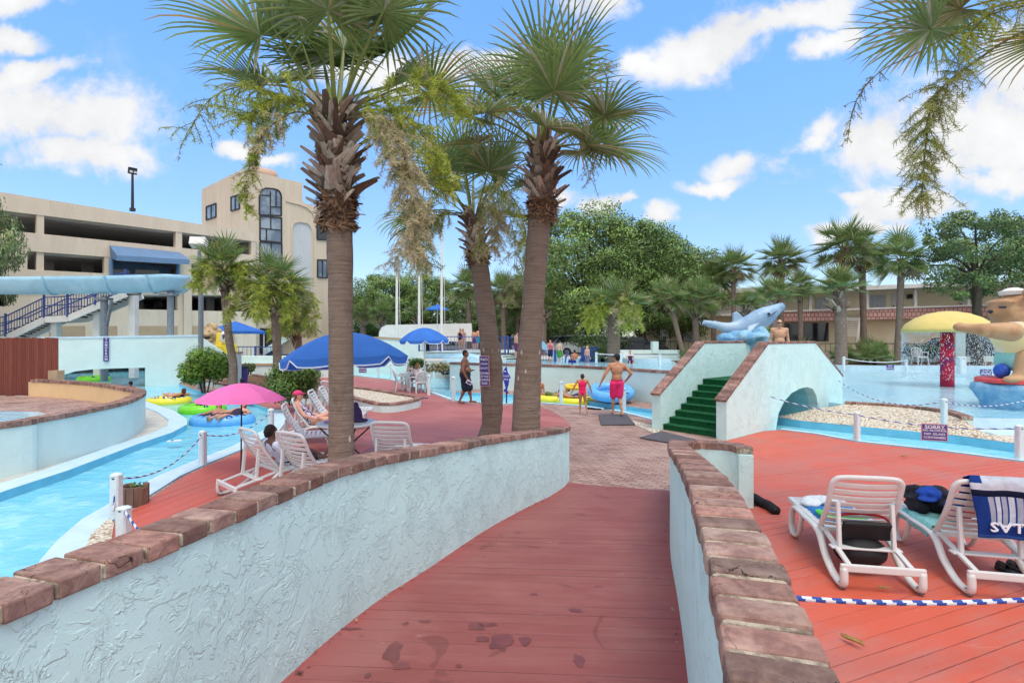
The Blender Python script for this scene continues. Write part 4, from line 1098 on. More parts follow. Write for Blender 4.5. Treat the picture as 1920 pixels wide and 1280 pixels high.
# ================================================================ broadleaf trees and bushes
def leaf_cloud(mb, c, r, n, size, rng, hue=(.055, .10, .028), var=.55, shell=.55, squash=.6):
    c = V(c)
    for i in range(n):
        d = V((rng.gauss(0, 1), rng.gauss(0, 1), rng.gauss(0, 1))).normalized()
        rr = shell + (1 - shell) * rng.random() ** .6
        p = c + V((d.x * r[0], d.y * r[1], d.z * r[2])) * rr * rng.uniform(.8, 1.08)
        nrm = (d + V((rng.uniform(-1, 1), rng.uniform(-1, 1), rng.uniform(-.4, 1.2)))).normalized()
        a = nrm.orthogonal().normalized(); a = Matrix.Rotation(rng.uniform(0, 2 * pi), 3, nrm) @ a; b = nrm.cross(a)
        s = size * rng.uniform(.55, 1.3)
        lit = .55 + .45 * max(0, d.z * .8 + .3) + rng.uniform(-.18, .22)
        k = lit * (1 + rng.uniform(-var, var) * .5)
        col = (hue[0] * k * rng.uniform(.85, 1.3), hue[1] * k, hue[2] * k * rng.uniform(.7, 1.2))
        mb.add([p - a * s, p + b * s * .42 - a * s * .1, p + a * s, p - b * s * .42 + a * s * .1], [(0, 1, 2, 3)], col)
def oak_mesh(seed, R, Hc, ht, n_clump, per, size, hue):
    """trunk mesh and crown mesh of a spreading tree: crown radius R, crown height Hc, trunk fork height ht"""
    rng = random.Random(seed); tb = MB(); lb = MB()
    tr = R * .055
    tb.tube([(0, 0, -.3), (0, 0, ht * .4), (rng.uniform(-.2, .2), 0, ht)], [tr * 1.35, tr, tr * .9], 9, False)
    cl = []
    for i in range(n_clump):
        a = i * 2.39996; t = (i + .5) / n_clump
        z = ht * .75 + Hc * (t ** .9)
        prof = math.sqrt(max(.05, 1 - (2 * t - .95) ** 2 * .85))
        r = R * prof * rng.uniform(.35, .95)
        cl.append(V((math.cos(a) * r, math.sin(a) * r, z + rng.uniform(-.5, .5))))
    for c in cl:
        k = R * rng.uniform(.13, .26) * (.72 if seed == 4 else 1); hu = mul(hue, rng.uniform(.85, 1.75))
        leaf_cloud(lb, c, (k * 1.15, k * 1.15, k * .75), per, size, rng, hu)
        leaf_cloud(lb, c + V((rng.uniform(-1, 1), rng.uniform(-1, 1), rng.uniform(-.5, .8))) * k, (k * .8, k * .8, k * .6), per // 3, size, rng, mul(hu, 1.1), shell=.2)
    for c in cl[::3]:
        m_ = V((c.x * .35 + rng.uniform(-.3, .3), c.y * .35, lerp(ht, c.z, .45)))
        tb.tube(catmull([V((0, 0, ht * .85)), m_, c], 3), [tr * .5, tr * .42, tr * .36, tr * .3, tr * .24, tr * .16, tr * .08], 5, False)
    a = tb.build('trunk', MAT['bark'], smooth=True); b = lb.build('crown', MAT['leaf']); r = (a.data, b.data)
    bpy.data.objects.remove(a); bpy.data.objects.remove(b); return r
OAKS = [oak_mesh(1, 6.5, 8.5, 3.2, 86, 380, .125, (.19, .30, .085)), oak_mesh(2, 6.0, 8.0, 3.0, 78, 380, .125, (.17, .28, .08)), oak_mesh(3, 5.0, 5.0, 2.4, 56, 300, .12, (.18, .25, .10)), oak_mesh(4, 4.6, 4.2, 5.6, 54, 250, .10, (.16, .25, .09))]
def tree(label, px, d, k, sc, zb=.7, rz=0.0, sz=None, name='oak_tree'):
    t = thing(name, label, 'tree', (P(px, 632, d).x, d, zb), rz, 'trees beyond the pools')
    for nm, me in zip(('trunk', 'crown'), OAKS[k]):
        o = add_me(nm, me, t, (0, 0, 0)); o.scale = (sc, sc, sz or sc)
    return t
tree('largest dense green oak behind the raised pool, thick dark trunk', 1105, 43, 0, 1.0, .7, .4, 1.03)
tree('oak right of the largest one, its trunk in front of the motel corner', 1205, 42, 1, .92, .7, 2.0, .98)
tree('oak crown sloping down to the motel roof, right of the two big oaks', 1275, 47, 0, .72, .7, 3.1, .82)
tree('oak filling the gap left of the leaning palm trunk', 1000, 52, 1, .8, .7, 1.0, .72)
tree('dark rounded tree behind the flagpoles, left one', 722, 52, 1, .74, .7, .5, .72)
tree('dark rounded tree behind the flagpoles, right one', 800, 54, 0, .78, .7, 2.2, .68)
tree('lower pale tree at the left of the flagpole trees by the tall palm trunk', 676, 58, 2, .8, .7, 1.5)
tree('low trees fringe behind the small dark palm, hazy', 900, 66, 2, 1.0, .7, .2)
tree('low hazy tree between the leaning trunks far behind the parked cars', 955, 62, 2, .9, .7, 4.2)
tree('small far tree behind the parked cars', 1050, 64, 2, .8, .7, 2.6)
tree('spreading tree with drooping boughs in front of the motel at upper right', 1832, 31, 3, .92, .6, .9, 1.02)
tree('big grey green tree rising behind the bear statue at the right edge', 1945, 38, 3, 1.2, .6, 1.9, 1.12)
tree('leafy tree at the left picture edge in front of the garage', -84, 27, 2, .50, 0, 2.8, 1.42)
def bush(label, c, r, n, size, hue, seed, name='bush'):
    rng = random.Random(seed); mb = MB(); o = V(c)
    for i in range(9):
        a = i * 2.4; q = V((math.cos(a) * r[0] * .5, math.sin(a) * r[1] * .5, rng.uniform(-.35, .45) * r[2]))
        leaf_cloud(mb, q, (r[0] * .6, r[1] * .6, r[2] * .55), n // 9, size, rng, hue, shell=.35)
    t = thing(name, label, 'bush', o); mb.build('foliage', MAT['leaf'], t)
    sb_ = MB()
    for i in range(6):
        a = i; sb_.tube([(math.cos(a) * .1, math.sin(a) * .1, -r[2]), (math.cos(a) * r[0] * .4, math.sin(a) * r[1] * .4, r[2] * .3)], [.03, .012], 5, False)
    sb_.build('stems', MAT['bark'], t); return t
bush('round bright green bush growing at the end of the footbridge', P(384, 690, 21.5), (1.0, .8, 1.0), 8200, .065, (.24, .42, .06), 61)
bush('dark green glossy shrub under the big blue umbrella', P(549, 713, 16.2), (.82, .75, .75), 6500, .055, (.13, .24, .05), 62)
bush('small spiky shrub beside the pale pillar behind the pink umbrella', P(466, 690, 24), (.3, .3, .3), 500, .06, (.12, .2, .05), 63)
bush('tiny green plant behind the seated couple at the far table', P(781, 682, 23), (.4, .3, .3), 600, .07, (.13, .26, .05), 64)
bush('dry yellow grass clump on the far pebble bank left of the large man', P(835, 690, 24.5), (1.1, .4, .3), 900, .07, (.3, .26, .09), 65)
bush('green shrub hugging the car park fence behind the mushroom', P(1745, 655, 33.5), (2.0, .7, .55), 2400, .09, (.10, .17, .05), 66, 'hedge')
bush('dark shrub at the base of the big oak by the cars', P(1120, 640, 38), (2.4, 1, .8), 1800, .12, (.06, .12, .035), 67)
bush('low green bush below the dolphin chin on the bridge far side', P(1433, 633, 19), (.5, .5, .4), 700, .06, (.14, .26, .05), 68)
# far tree line closes the horizon
rng = random.Random(9); mb = MB()
for i in range(90):
    x = -150 + i * 3.4 + rng.uniform(-1, 1); y = 105 + rng.uniform(-8, 14)
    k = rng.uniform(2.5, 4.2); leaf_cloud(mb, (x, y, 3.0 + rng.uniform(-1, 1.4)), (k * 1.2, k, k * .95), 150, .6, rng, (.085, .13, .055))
o = mb.build('far_treeline', MAT['leaf']); tag(o, 'hazy far line of trees closing off the horizon', 'trees', kind='stuff')
# ================================================================ parking garage
gp = vplane(0, 31.5, 480, 43)
t = thing('parking_garage', 'long tan multi level parking garage with dark open decks, at left', 'building')
back = -gp.n * .45
def band(pts, name='wall', mat='tan_wall', th=None, off=0.0, par=None):
    mb = MB(); mb.slab([gp(x, y, off) for x, y in pts], th if th is not None else back); return mb.build(name, MAT[mat], par or t)
X0, X1 = -170, 480
e0 = lambda x: 359.8 + .161 * x
r1t = lambda x: 394 + .1224 * x
r1b = lambda x: 430.5 + .1007 * x
r2t = lambda x: 466.6 + .0754 * x
r2b = lambda x: 502.3 + .0525 * x
r3t = lambda x: 553.0
r3b = lambda x: 574 + .022 * x
band([(X0, e0(X0)), (X1, e0(X1)), (X1, r1t(X1)), (X0, r1t(X0))], 'parapet')
band([(X0, r1b(X0)), (X1, r1b(X1)), (X1, r2t(X1)), (X0, r2t(X0))])
band([(X0, r2b(X0)), (X1, r2b(X1)), (X1, r3t(X1)), (X0, r3t(X0))])
band([(X0, r3b(X0)), (X1, r3b(X1)), (X1, 668), (X0, 668)])
def pier(a, b, ft, fb, name='pier', off=-.02):
    band([(a, ft(a) - 1), (b, ft(b) - 1), (b, fb(b) + 1), (a, fb(a) + 1)], name, 'tan_wall', -gp.n * .5, off)
for a, b in ((69, 83), (330, 342), (472, 480), (-60, -44)): pier(a, b, r1t, r1b, 'column', -.05)
pier(12, 51.5, r2t, r2b); pier(69, 83, r2t, r2b, 'column', -.1); pier(196, 208, r2t, r2b, 'column', -.03); pier(336, 359, r2t, r2b); pier(472, 480, r2t, r2b); pier(-70, -52, r2t, r2b)
pier(12, 252, r3t, r3b); pier(333, 360, r3t, r3b); pier(470, 480, r3t, r3b); pier(-90, -40, r3t, r3b)
band([(343, 536), (357, 536.5), (357, 668), (343, 668)], 'pilaster', off=.22, th=-gp.n * .26)
# decks, soffits and rear wall: real dark interior
for f, nm in ((r1t, 'roof_slab'), (r2t, 'deck_slab'), (r3t, 'deck_slab'), (r3b, 'deck_slab')):
    mb = MB(); a, b = gp(X0, f(X0) + (3 if f is r3b else -6), -.46), gp(X1, f(X1) + (3 if f is r3b else -6), -.46)
    q = -gp.n * 15; mb.slab([a, b, b + q, a + q], V((0, 0, -.3))); mb.build(nm, MAT['garage_in'], t)
mb = MB(); a, b = gp(X0, 360, -15.5), gp(X1, 440, -15.5)
mb.slab([V((a.x, a.y, 0)), V((b.x, b.y, 0)), V((b.x, b.y, 9.6)), V((a.x, a.y, 9.6))], -gp.n * .3); mb.build('rear_wall', MAT['garage_in'], t)
mb = MB(); a = gp(X1, 440, -.46); q = -gp.n * 15; mb.slab([V((a.x, a.y, 0)), V((a.x, a.y, 10)), V((a.x + q.x, a.y + q.y, 10)), V((a.x + q.x, a.y + q.y, 0))], V((gp(X0, 440).x - a.x, gp(X0, 440).y - a.y, 0)).normalized() * -.3); mb.build('end_wall', MAT['garage_in'], t)
for x in (-40, 40, 120, 200, 300, 380, 440):
    for off in (-5, -10):
        p = gp(x, 600, off); mb = MB(); mb.box((p.x, p.y, 4.4), (.6, .6, 9), gp.ang); mb.build('interior_column', MAT['garage_in'], t)
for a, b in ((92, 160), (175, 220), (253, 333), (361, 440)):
    band([(a, 611), (b, 611), (b, 660), (a, 660)], 'shaded_recess', 'tan_dark', -gp.n * .1, .02)  # darker tan panels paint the shade of the recessed wall bays
# start platform of the slide under its blue awning
band([(207, 484), (335, 497), (335, 524), (207, 517)], 'platform_back', 'awning', -gp.n * .1, -1.6)
mb = MB(); mb.slab([gp(207, 516, 0), gp(337, 522, 0), gp(337, 522, -1.7), gp(207, 516, -1.7)], V((0, 0, -.2))); mb.build('platform_floor', MAT['awning'], t)
mb = MB(); mb.slab([gp(265, 500, -1.4), gp(312, 504, -1.4), gp(312, 520, -1.4), gp(265, 517, -1.4)], -gp.n * .05); mb.slab([gp(209, 500, -1.4), gp(255, 504, -1.4), gp(255, 511, -1.4), gp(209, 508, -1.4)], -gp.n * .05); mb.build('window', MAT['dark_glass'], t)
mb = MB(); mb.slab([gp(212, 517.5, .05), gp(300, 520, .05), gp(300, 515, .05), gp(212, 512, .05)], -gp.n * .05); mb.build('railing', MAT['blue_metal'], t)
for x in (207.5, 333): 
    mb = MB(); a = gp(x, 486 if x < 300 else 492, .1); b = gp(x, 520, .1); mb.beam(a, b, .16, .16); mb.build('awning_post', MAT['awning'], t)
mb = MB()
A_, B_ = gp(205, 460, .05), gp(336, 473, .05); C_, D_ = gp(208, 482, 1.3), gp(343, 490, 1.3); A2, B2 = gp(207, 484, .05), gp(336, 495, .05); E_, F_ = C_ - V((0, 0, .35)), D_ - V((0, 0, .35))
mb.add([A_, B_, D_, C_, E_, F_, A2, B2], [(0, 3, 2, 1), (3, 4, 5, 2), (0, 6, 4, 3), (1, 2, 5, 7), (4, 6, 7, 5)]); mb.build('awning', MAT['awning'], t)
# rooftop lamp
q = gp(251, 392, -.3)
t = thing('light_pole', 'tall thin light pole with square floodlight on the garage roof', 'street lamp', (q.x, q.y, q.z - .1), gp.ang)
hp = (392 - 322) / F * q.y
mb = MB(); mb.tube([(0, 0, 0), (0, 0, hp)], [.1, .07], 8); mb.box((0, 0, .1), (.3, .3, .2)); mb.build('pole', MAT['dark_metal'], t)
mb = MB(); mb.box((0, 0, hp + .2), (.5, .25, .45), 0, .3); mb.build('lamp_head', MAT['dark_metal'], t, bevel=.03)
for dx in (-.12, .12):
    for dz in (-.1, .1):
        mb = MB(); mb.box((dx, -.14 + dz * .3, hp + .2 + dz), (.17, .02, .15), 0, .3); mb.build('floodlight', MAT['motel_white'], t)

# ================================================================ stair tower block
t = thing('hotel_tower', 'tan corner tower with tall arched glass windows and copper roll on the roof', 'building')
lf = vplane(378, 52.3, 455, 46.5); fr = vplane(455, 46.5, 567, 50.6)
def wall_poly(pl, pts, name, mat='tan_wall', off=0.0, th=.3, par=None, bevel=0):
    mb = MB(); mb.slab([pl(x, y, off) for x, y in pts], -pl.n * th); return mb.build(name, MAT[mat], par or t, bevel=bevel)
wall_poly(lf, [(378, 355), (455, 317), (455, 668), (378, 668)], 'wall')
steps = [(455.3, 317), (567, 343), (567, 374)] + [(567 + 16 * (1 - math.cos(a)), 374 + 10 * math.sin(a)) for a in (.3, .7, 1.1, 1.5)] + [(600, 387), (640, 393), (640, 668), (455.3, 668)]
wall_poly(fr, steps, 'wall')
pk = [fr(640, 393), fr(455, 317), lf(378, 355)]
mb = MB(); r_ = [V((p.x, p.y, fr(455, 322).z - 1)) for p in (fr(567, 400, -.4), fr(456, 400, -.4), lf(379, 400, -.4))]; r_.append(r_[0] + (r_[2] - r_[1])); mb.slab(r_, V((0, 0, -.3))); mb.build('roof', MAT['tan_dark'], t)
mb = MB(); a, b = fr(484, 318, -1.5), fr(533, 329, -1.5); u = (b - a).normalized()
mb.tube([a, b - u * .35, b - u * .1, b], [.72, .72, .5, .15], 14); mb.build('roof_roll', MAT['copper'], t, smooth=True)
def window(pl, x0, y0, x1, y1, cols, rows_, arch=False, off=.03, par=None, slope=.0, dark=False):
    def yy(x, y): return y + slope * (x - x0)
    pts = [(x0, yy(x0, y1)), (x0, yy(x0, y0)), (x1, yy(x1, y0)), (x1, yy(x1, y1))]
    if arch:
        r = (x1 - x0) * .3; rr = r * 1.2
        pts = [(x0, yy(x0, y1))] + [(x0 + r * (1 - math.cos(a)), yy(x0, y0 + rr * (1 - math.sin(a)))) for a in (0, .5, 1.0, 1.57)] + [(x1 - r * (1 - math.sin(a)), yy(x1, y0 + rr * (1 - math.cos(a)))) for a in (0, .6, 1.1, 1.57)] + [(x1, yy(x1, y1))]
    w = wall_poly(pl, pts, 'window', 'dark_glass' if dark else 'glass', off, .06, par)
    mb = MB(); k = .1
    loop = pts + [pts[0]]
    for (a, b), (c, d) in zip(loop[:-1], loop[1:]): mb.beam(pl(a, b, off + .03), pl(c, d, off + .03), k, k)
    for c in cols: mb.beam(pl(lerp(x0, x1, c[0]), yy(lerp(x0, x1, c[0]), lerp(y0, y1, c[1])), off + .03), pl(lerp(x0, x1, c[0]), yy(lerp(x0, x1, c[0]), lerp(y0, y1, c[2])), off + .03), k * .8, k * .8)
    for r in rows_: mb.beam(pl(lerp(x0, x1, r[1]), yy(lerp(x0, x1, r[1]), lerp(y0, y1, r[0])), off + .03), pl(lerp(x0, x1, r[2]), yy(lerp(x0, x1, r[2]), lerp(y0, y1, r[0])), off + .03), k * .8, k * .8)
    mb.build('frame', MAT['dark_metal'], w); return w
window(fr, 486, 353, 527, 403, [(.5, .1, 1), (.76, .03, .68)], [(.26, 0, .5), (.68, .5, 1)], True, slope=.04)
window(fr, 487, 405, 527.5, 451, [(.5, 0, .5), (.3, .5, 1)], [(.5, 0, 1)], slope=.1)
window(fr, 487, 454, 528, 500, [(.52, 0, 1)], [(.6, 0, 1)], slope=.07)
window(fr, 594, 416, 612, 449, [], [], slope=.05, dark=True); window(fr, 595, 487, 613, 520, [(.5, 0, 1)], [], slope=.03)
window(lf, 388, 388, 406, 413, [(.5, 0, 1)], [], slope=-.35); window(lf, 434.5, 370, 450, 396, [(.5, 0, 1)], [], slope=-.3)
rec = [(547, 565), (547, 425), (551, 418), (560, 415.5), (575, 418), (582, 424), (585, 432), (585, 565)]
wall_poly(fr, rec, 'arched_panel', 'shade', .012, .05)
mb = MB()
for (a, b), (c, d) in zip(rec[:-1], rec[1:]): mb.beam(fr(a, b, .05), fr(c, d, .05), .14, .14)
cv = [(536, 377), (560, 383), (575, 389), (585, 398), (592, 415)]
for (a, b), (c, d) in zip(cv[:-1], cv[1:]): mb.beam(fr(a, b, .04), fr(c, d, .04), .12, .12)
mb.build('arch_moulding', MAT['tan_wall'], t)
window(lf, 443, 630, 455, 664, [(.5, 0, 1)], [], dark=True)
window(fr, 488, 616, 515, 662, [(.4, 0, 1)], [(.4, 0, 1)], dark=True)
mb = MB(); mb.slab([fr(492, 655, .6), fr(560, 612, .6), fr(560, 622, .6), fr(492, 664, .6)], -fr.n * .5); mb.build('outside_stair', MAT['stucco_far'], t)

# ================================================================ water slide
t = thing('water_slide', 'pale blue half pipe water slide running across in front of the garage', 'water slide')
dS = 27.0
def slide_path():
    pts = []
    for x, y in [(-260, 536), (-100, 536.5), (0, 536.5), (100, 536), (200, 535), (265, 533.5), (300, 532.5)]: pts.append(P(x, y, dS))
    e = P(335, 531, dS); pts += [e + V((-.55, .12, 0)), e + V((-.42, .7, .02)), e + V((-.85, 1.5, .05)), e + V((-1.7, 2.8, .1))]
    return catmull(pts, 6)
sp_ = slide_path(); mb = MB(); n = len(sp_); ring = []
for i, p in enumerate(sp_):
    tg = (sp_[min(i + 1, n - 1)] - sp_[max(i - 1, 0)]).normalized(); sd = tg.cross(V((0, 0, 1))).normalized()
    row = []
    for j in range(15):
        a = pi + pi * j / 14; row.append(p + sd * (math.cos(a) * .62) + V((0, 0, math.sin(a) * .84 + .42)))
    for j in reversed(range(15)):
        a = pi + pi * j / 14; row.append(p + sd * (math.cos(a) * .56) + V((0, 0, math.sin(a) * .78 + .42)))
    ring.append(row)
vs = [q for r in ring for q in r]; m = 30
mb.add(vs, [(i * m + j, i * m + (j + 1) % m, (i + 1) * m + (j + 1) % m, (i + 1) * m + j) for i in range(n - 1) for j in range(m)])
mb.build('flume', MAT['flume'], t, smooth=True)
for px in (-80, 94, 208, 291, 333):
    i = min(range(n), key=lambda k: abs(CX + F * sp_[k].x / sp_[k].y - px) + (20 if sp_[k].y > dS + .8 else 0))
    p = sp_[i]; tg = (sp_[min(i + 1, n - 1)] - sp_[max(i - 1, 0)]).normalized(); sd = tg.cross(V((0, 0, 1))).normalized()
    mb = MB(); mb.tube([p + sd * (math.cos(pi + pi * j / 14) * .65) + V((0, 0, math.sin(pi + pi * j / 14) * .87 + .42)) for j in range(15)], .05, 6); mb.build('flange', MAT['flume'], t)
for px, yt, w in ((315, 552, .32), (190, 560, .34)):
    a = P(px, yt, dS); mb = MB(); mb.tube([(a.x, a.y + .2, 0), (a.x, a.y + .2, a.z + .15)], w / 2, 10); mb.box((a.x, a.y + .1, a.z), (.7, .5, .12)); 
    if px == 190: mb.beam((a.x + .1, a.y + .2, a.z - 1.4), (a.x + .45, a.y + .1, a.z - .1), .12, .12)
    mb.build('support_post', MAT['grey_metal'], t)
# access stair with railing
t = thing('staircase', 'outdoor white staircase with dark blue railings climbing to the slide platform', 'staircase')
dT = 29.0
path = [(-60, 650), (12, 634), (84, 599), (128, 597), (236, 551)]
mb = MB()
for (a, b), (c, d) in zip(path[:-1], path[1:]):
    for o_ in (0, 1.3): mb.beam(P(a, b, dT) + V((0, o_, 0)), P(c, d, dT) + V((0, o_, 0)), .12, .34)
mb.build('stringer', MAT['motel_white'], t)
mb = MB()
for (a, b), (c, d), k in ((path[0], path[1], 4), (path[1], path[2], 9), (path[3], path[4], 11)):
    for i in range(k):
        q = P(a, b, dT).lerp(P(c, d, dT), (i + .5) / k); mb.box((q.x, q.y + .6, q.z + .2), (.34, 1.25, .08))
q = (P(84, 599, dT) + P(128, 597, dT)) / 2; mb.box((q.x, q.y + .6, q.z + .15), (1.4, 1.3, .1)); mb.build('treads', MAT['dark_metal'], t)
for o_ in (-.02, 1.32):
    mb = MB(); 
    for (a, b), (c, d) in zip(path[:-1], path[1:]):
        A_, B_ = P(a, b, dT) + V((0, o_, .2)), P(c, d, dT) + V((0, o_, .2)); L = (B_ - A_).length; k = max(2, int(L / .16))
        for hh in (1.0, .55): mb.beam(A_ + V((0, 0, hh)), B_ + V((0, 0, hh)), .05, .05)
        for i in range(k): q = A_.lerp(B_, i / k); mb.beam(q, q + V((0, 0, 1.0)), .022, .022)
    mb.build('railing', MAT['blue_metal'], t)
for a, b in path[1:] + [(180, 575)]:
    q = P(a, b, dT); mb = MB(); mb.tube([q + V((0, -.05, .1)), q + V((0, -.05, 1.35))], .06, 6); mb.build('newel', MAT['blue_metal'], t)
for px, yt in ((86, 600), (167, 585), (235, 552), (10, 634)):
    q = P(px, yt, dT); mb = MB(); mb.box((q.x, q.y + .65, q.z / 2), (.33, .33, q.z)); mb.build('column', MAT['motel_white'], t)

# lamp post in front of the garage
q = P(376, 640, 23); t = thing('lamp_post', 'grey lamp post with box floodlight and two round lamps, by the footbridge', 'street lamp', (q.x, q.y, 0))
zz = lambda y: P(376, y, 23).z
mb = MB(); mb.tube([(0, 0, 0), (.02, 0, zz(560)), (-.05, 0, zz(470))], [.11, .1, .07], 10); mb.box((0, 0, zz(530)), (.8, .05, .05)); mb.build('pole', MAT['grey_metal'], t)
mb = MB(); mb.box((-.02, -.1, zz(456)), (.62, .45, .36), .2, -.35); mb.build('floodlight_box', MAT['motel_white'], t, bevel=.03)
for s in (-.3, .36):
    mb = MB(); mb.tube([(s, -.05, zz(534)), (s * 1.2, -.35, zz(528))], [.09, .17], 10); mb.build('round_lamp', MAT['grey_metal'], t)

# flagpoles
for i, (px, yt, lab) in enumerate(((744, 405, 'left flagpole of three bare white poles above the pale wall'), (786, 415, 'middle flagpole of three bare white poles above the pale wall'), (828, 400, 'right flagpole of three bare white poles above the pale wall'))):
    d = 40; a = P(px, 640, d); t = thing('flagpole', lab, 'flagpole', (a.x, a.y, .8), 0, 'flagpoles'); h = P(px, yt, d).z - .8
    mb = MB(); mb.tube([(0, 0, 0), (0, 0, h)], [.12, .06], 8); mb.build('pole', MAT['motel_white'], t)
    mb = MB(); mb.tube([(.28, -.05, 1.0), (.12, -.05, h - .5)], .02, 4); mb.build('halyard', MAT['motel_white'], t)

# ================================================================ walls, raised pool, blue railings in the middle distance
t = thing('retaining_wall', 'long pale wall with brick cap holding up the raised pool behind the river', 'wall')
RWL = [V((x, y, 0)) for x, y in [G(690, 737), G(770, 737)]]
rw = catmull([V((-2.8, 24.0, 0)), V((-1.5, 23.0, 0)), V((-.3, 22.6, 0)), V((1.9, 21.4, 0)), V((3.5, 19.9, 0)), V((5.3, 17.6, 0)), V((5.7, 17.2, 0))], 5)
wall_body(rw, lambda p: 1.12, -1, +1, .3, t, [MAT['stucco_far'], MAT['stucco_far']])
coping(rw, lambda p: 1.13, +1, .36, .09, .22, t, R1, bevel=0)
ro = offset2([V((p.x, p.y)) for p in rw], .25)
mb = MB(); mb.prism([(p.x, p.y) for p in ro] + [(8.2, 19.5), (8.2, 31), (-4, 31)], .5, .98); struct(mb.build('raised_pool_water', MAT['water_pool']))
mb = MB(); mb.prism([(8.2, 27.5), (8.2, 28.1), (2.5, 29.8), (2.5, 29.2)], .5, 1.12); struct(mb.build('pool_rim', MAT['rim']))
mb = MB(); mb.prism([(-6, 31), (9, 29.5), (9, 47.9), (-6, 47.9)], -1, .9); struct(mb.build('upper_deck', MAT['concrete']))
# strip of brick deck at the foot of the retaining wall
wo = offset2([V((p.x, p.y)) for p in rw], -.02); wi = offset2([V((p.x, p.y)) for p in rw], -1.35)
mb = MB(); mb.prism([(p.x, p.y) for p in wo[4:] + list(reversed(wi[4:]))], -1.3, .0, 0, 1); struct(mb.build('brick_walk', [MAT['paver'], MAT['pool_side']]))
# big pale wall behind the blue umbrellas
bw = vplane(664, 33, 800, 34.5)
t = thing('pale_wall', 'big plain pale blue wall with brick edge behind the second blue umbrella', 'wall')
wall_poly(bw, [(640, 634), (715, 634), (760, 637), (798, 637), (798, 712), (640, 712)], 'panel', 'stucco_far', 0, 1.0, t)
mb = MB()
for (a, b), (c, d) in (((640, 633), (715, 633)), ((715, 633), (760, 636)), ((760, 636), (798, 636))): mb.beam(bw(a, b, -.3), bw(c, d, -.3), .7, .12)
mb.build('coping', MAT['tan_dark'], t)
t = thing('pale_wall', 'lower pale blue wall with a slide trough below the blue railing', 'wall')
w2 = vplane(798, 34.5, 960, 33)
wall_poly(w2, [(798, 659), (960, 659), (960, 720), (798, 720)], 'panel', 'stucco_far', 0, 2.0, t)
mb = MB(); mb.tube([w2(803, 673, .15), w2(880, 671, .15), w2(945, 684, .15)], .34, 10); mb.build('trough', MAT['flume'], t, smooth=True)
mb = MB(); mb.prism([(p.x, p.y) for p in (w2(798, 659, 0), w2(960, 659, 0), w2(960, 659, -8), w2(798, 659, -8))], 1.15, 1.3); struct(mb.build('upper_deck', MAT['concrete']))
t = thing('pale_wall', 'white wall with rounded left end far behind, below the trees', 'wall')
w3 = vplane(705, 44, 885, 44)
wall_poly(w3, [(709, 640), (711, 622), (716, 613), (725, 609), (884, 606), (886, 640)], 'panel', 'motel_white', 0, .5, t)
t = thing('pale_wall', 'low pale double wall with brick line left of the big blue umbrella', 'wall')
w4 = vplane(425, 29, 660, 31)
wall_poly(w4, [(425, 668), (660, 668), (660, 683), (425, 683)], 'upper_wall', 'stucco_far', 0, 1.2, t)
wall_poly(w4, [(425, 681), (660, 681), (660, 706), (425, 706)], 'lower_wall', 'stucco_far', .8, .78, t)
mb = MB(); mb.beam(w4(425, 682, .6), w4(660, 682, .6), .5, .1); mb.build('brick_line', MAT['tan_dark'], t)
t = thing('pillar', 'pale square pillar with brick cap beside the palm trunk and round bush', 'pillar', (P(441, 722, 21.8).x, 21.8, 0))
zt = P(441, 663, 21.8).z
mb = MB(); mb.box((0, 0, zt / 2), (.34, .34, zt)); mb.build('shaft', MAT['stucco_far'], t); mb = MB(); mb.box((0, 0, zt + .04), (.4, .4, .08)); mb.build('cap', MAT['tan_dark'], t)
t = thing('trash_bin', 'grey blue bin standing behind the pale pillar', 'bin', (P(454, 714, 22.5).x, 22.5, .0)); z0 = P(454, 688, 22.5).z
mb = MB(); mb.lathe([(.0, 0), (.2, 0), (.23, z0 * .92), (.25, z0 * .93), (.25, z0), (0, z0 + .04)], n=12); mb.build('body', MAT['sign'], t, smooth=False)
mb = MB(); mb.lathe([(.26, z0 - .03), (.27, z0 + .03), (.12, z0 + .1), (0, z0 + .11)], n=12); mb.build('lid', MAT['dark_metal'], t)
def fence(label, pl, x0, x1, yt, yb, spacing, mat='blue_metal', postx=(), name='metal_railing', mid=True):
    t = thing(name, label, 'railing')
    mb = MB(); a, b = pl(x0, yt(x0)), pl(x1, yt(x1)); c, d = pl(x0, yb(x0)), pl(x1, yb(x1))
    mb.beam(a, b, .05, .05); mb.beam(c, d, .04, .04)
    k = max(2, int((b - a).length / spacing))
    for i in range(k + 1): mb.beam(c.lerp(d, i / k), a.lerp(b, i / k), .022, .022)
    mb.build('bars', MAT[mat], t)
    for x in postx:
        mb = MB(); mb.beam(pl(x, yb(x) + 1.5), pl(x, yt(x) - 1.5), .1, .1); mb.build('post', MAT[mat], t)
    return t
f0 = vplane(430, 30, 530, 31)
fence('dark blue railing on the low wall in front of the glass door at left', f0, 440, 530, lambda x: 650, lambda x: 668, .2, postx=(479, 519))
f1 = vplane(785, 33.5, 945, 33.5)
fence('dark blue railing along the upper deck behind the second umbrella', f1, 785, 940, lambda x: 631, lambda x: 657, .22, postx=(786, 826, 902, 922))
f2 = vplane(940, 31, 1003, 30)
fence('blue railing with steps between the two leaning palm trunks', f2, 925, 1000, lambda x: 630 + max(0, x - 945) * .12, lambda x: 660 + max(0, x - 945) * .2, .16, postx=(927, 947, 953))
f3 = vplane(1003, 28.5, 1060, 27.2)
fence('blue railing right of the leaning palm in front of the slide queue', f3, 1004, 1060, lambda x: 657, lambda x: 680, .17, postx=(1041, 1010))
f4 = vplane(1060, 27.5, 1118, 27)
t = thing('metal_railing', 'blue mesh gate panel behind the queueing swimmers', 'railing')
wall_poly(f4, [(1085, 652), (1117, 650), (1117, 681), (1085, 681)], 'panel', 'blue_metal', -.6, .04, t)
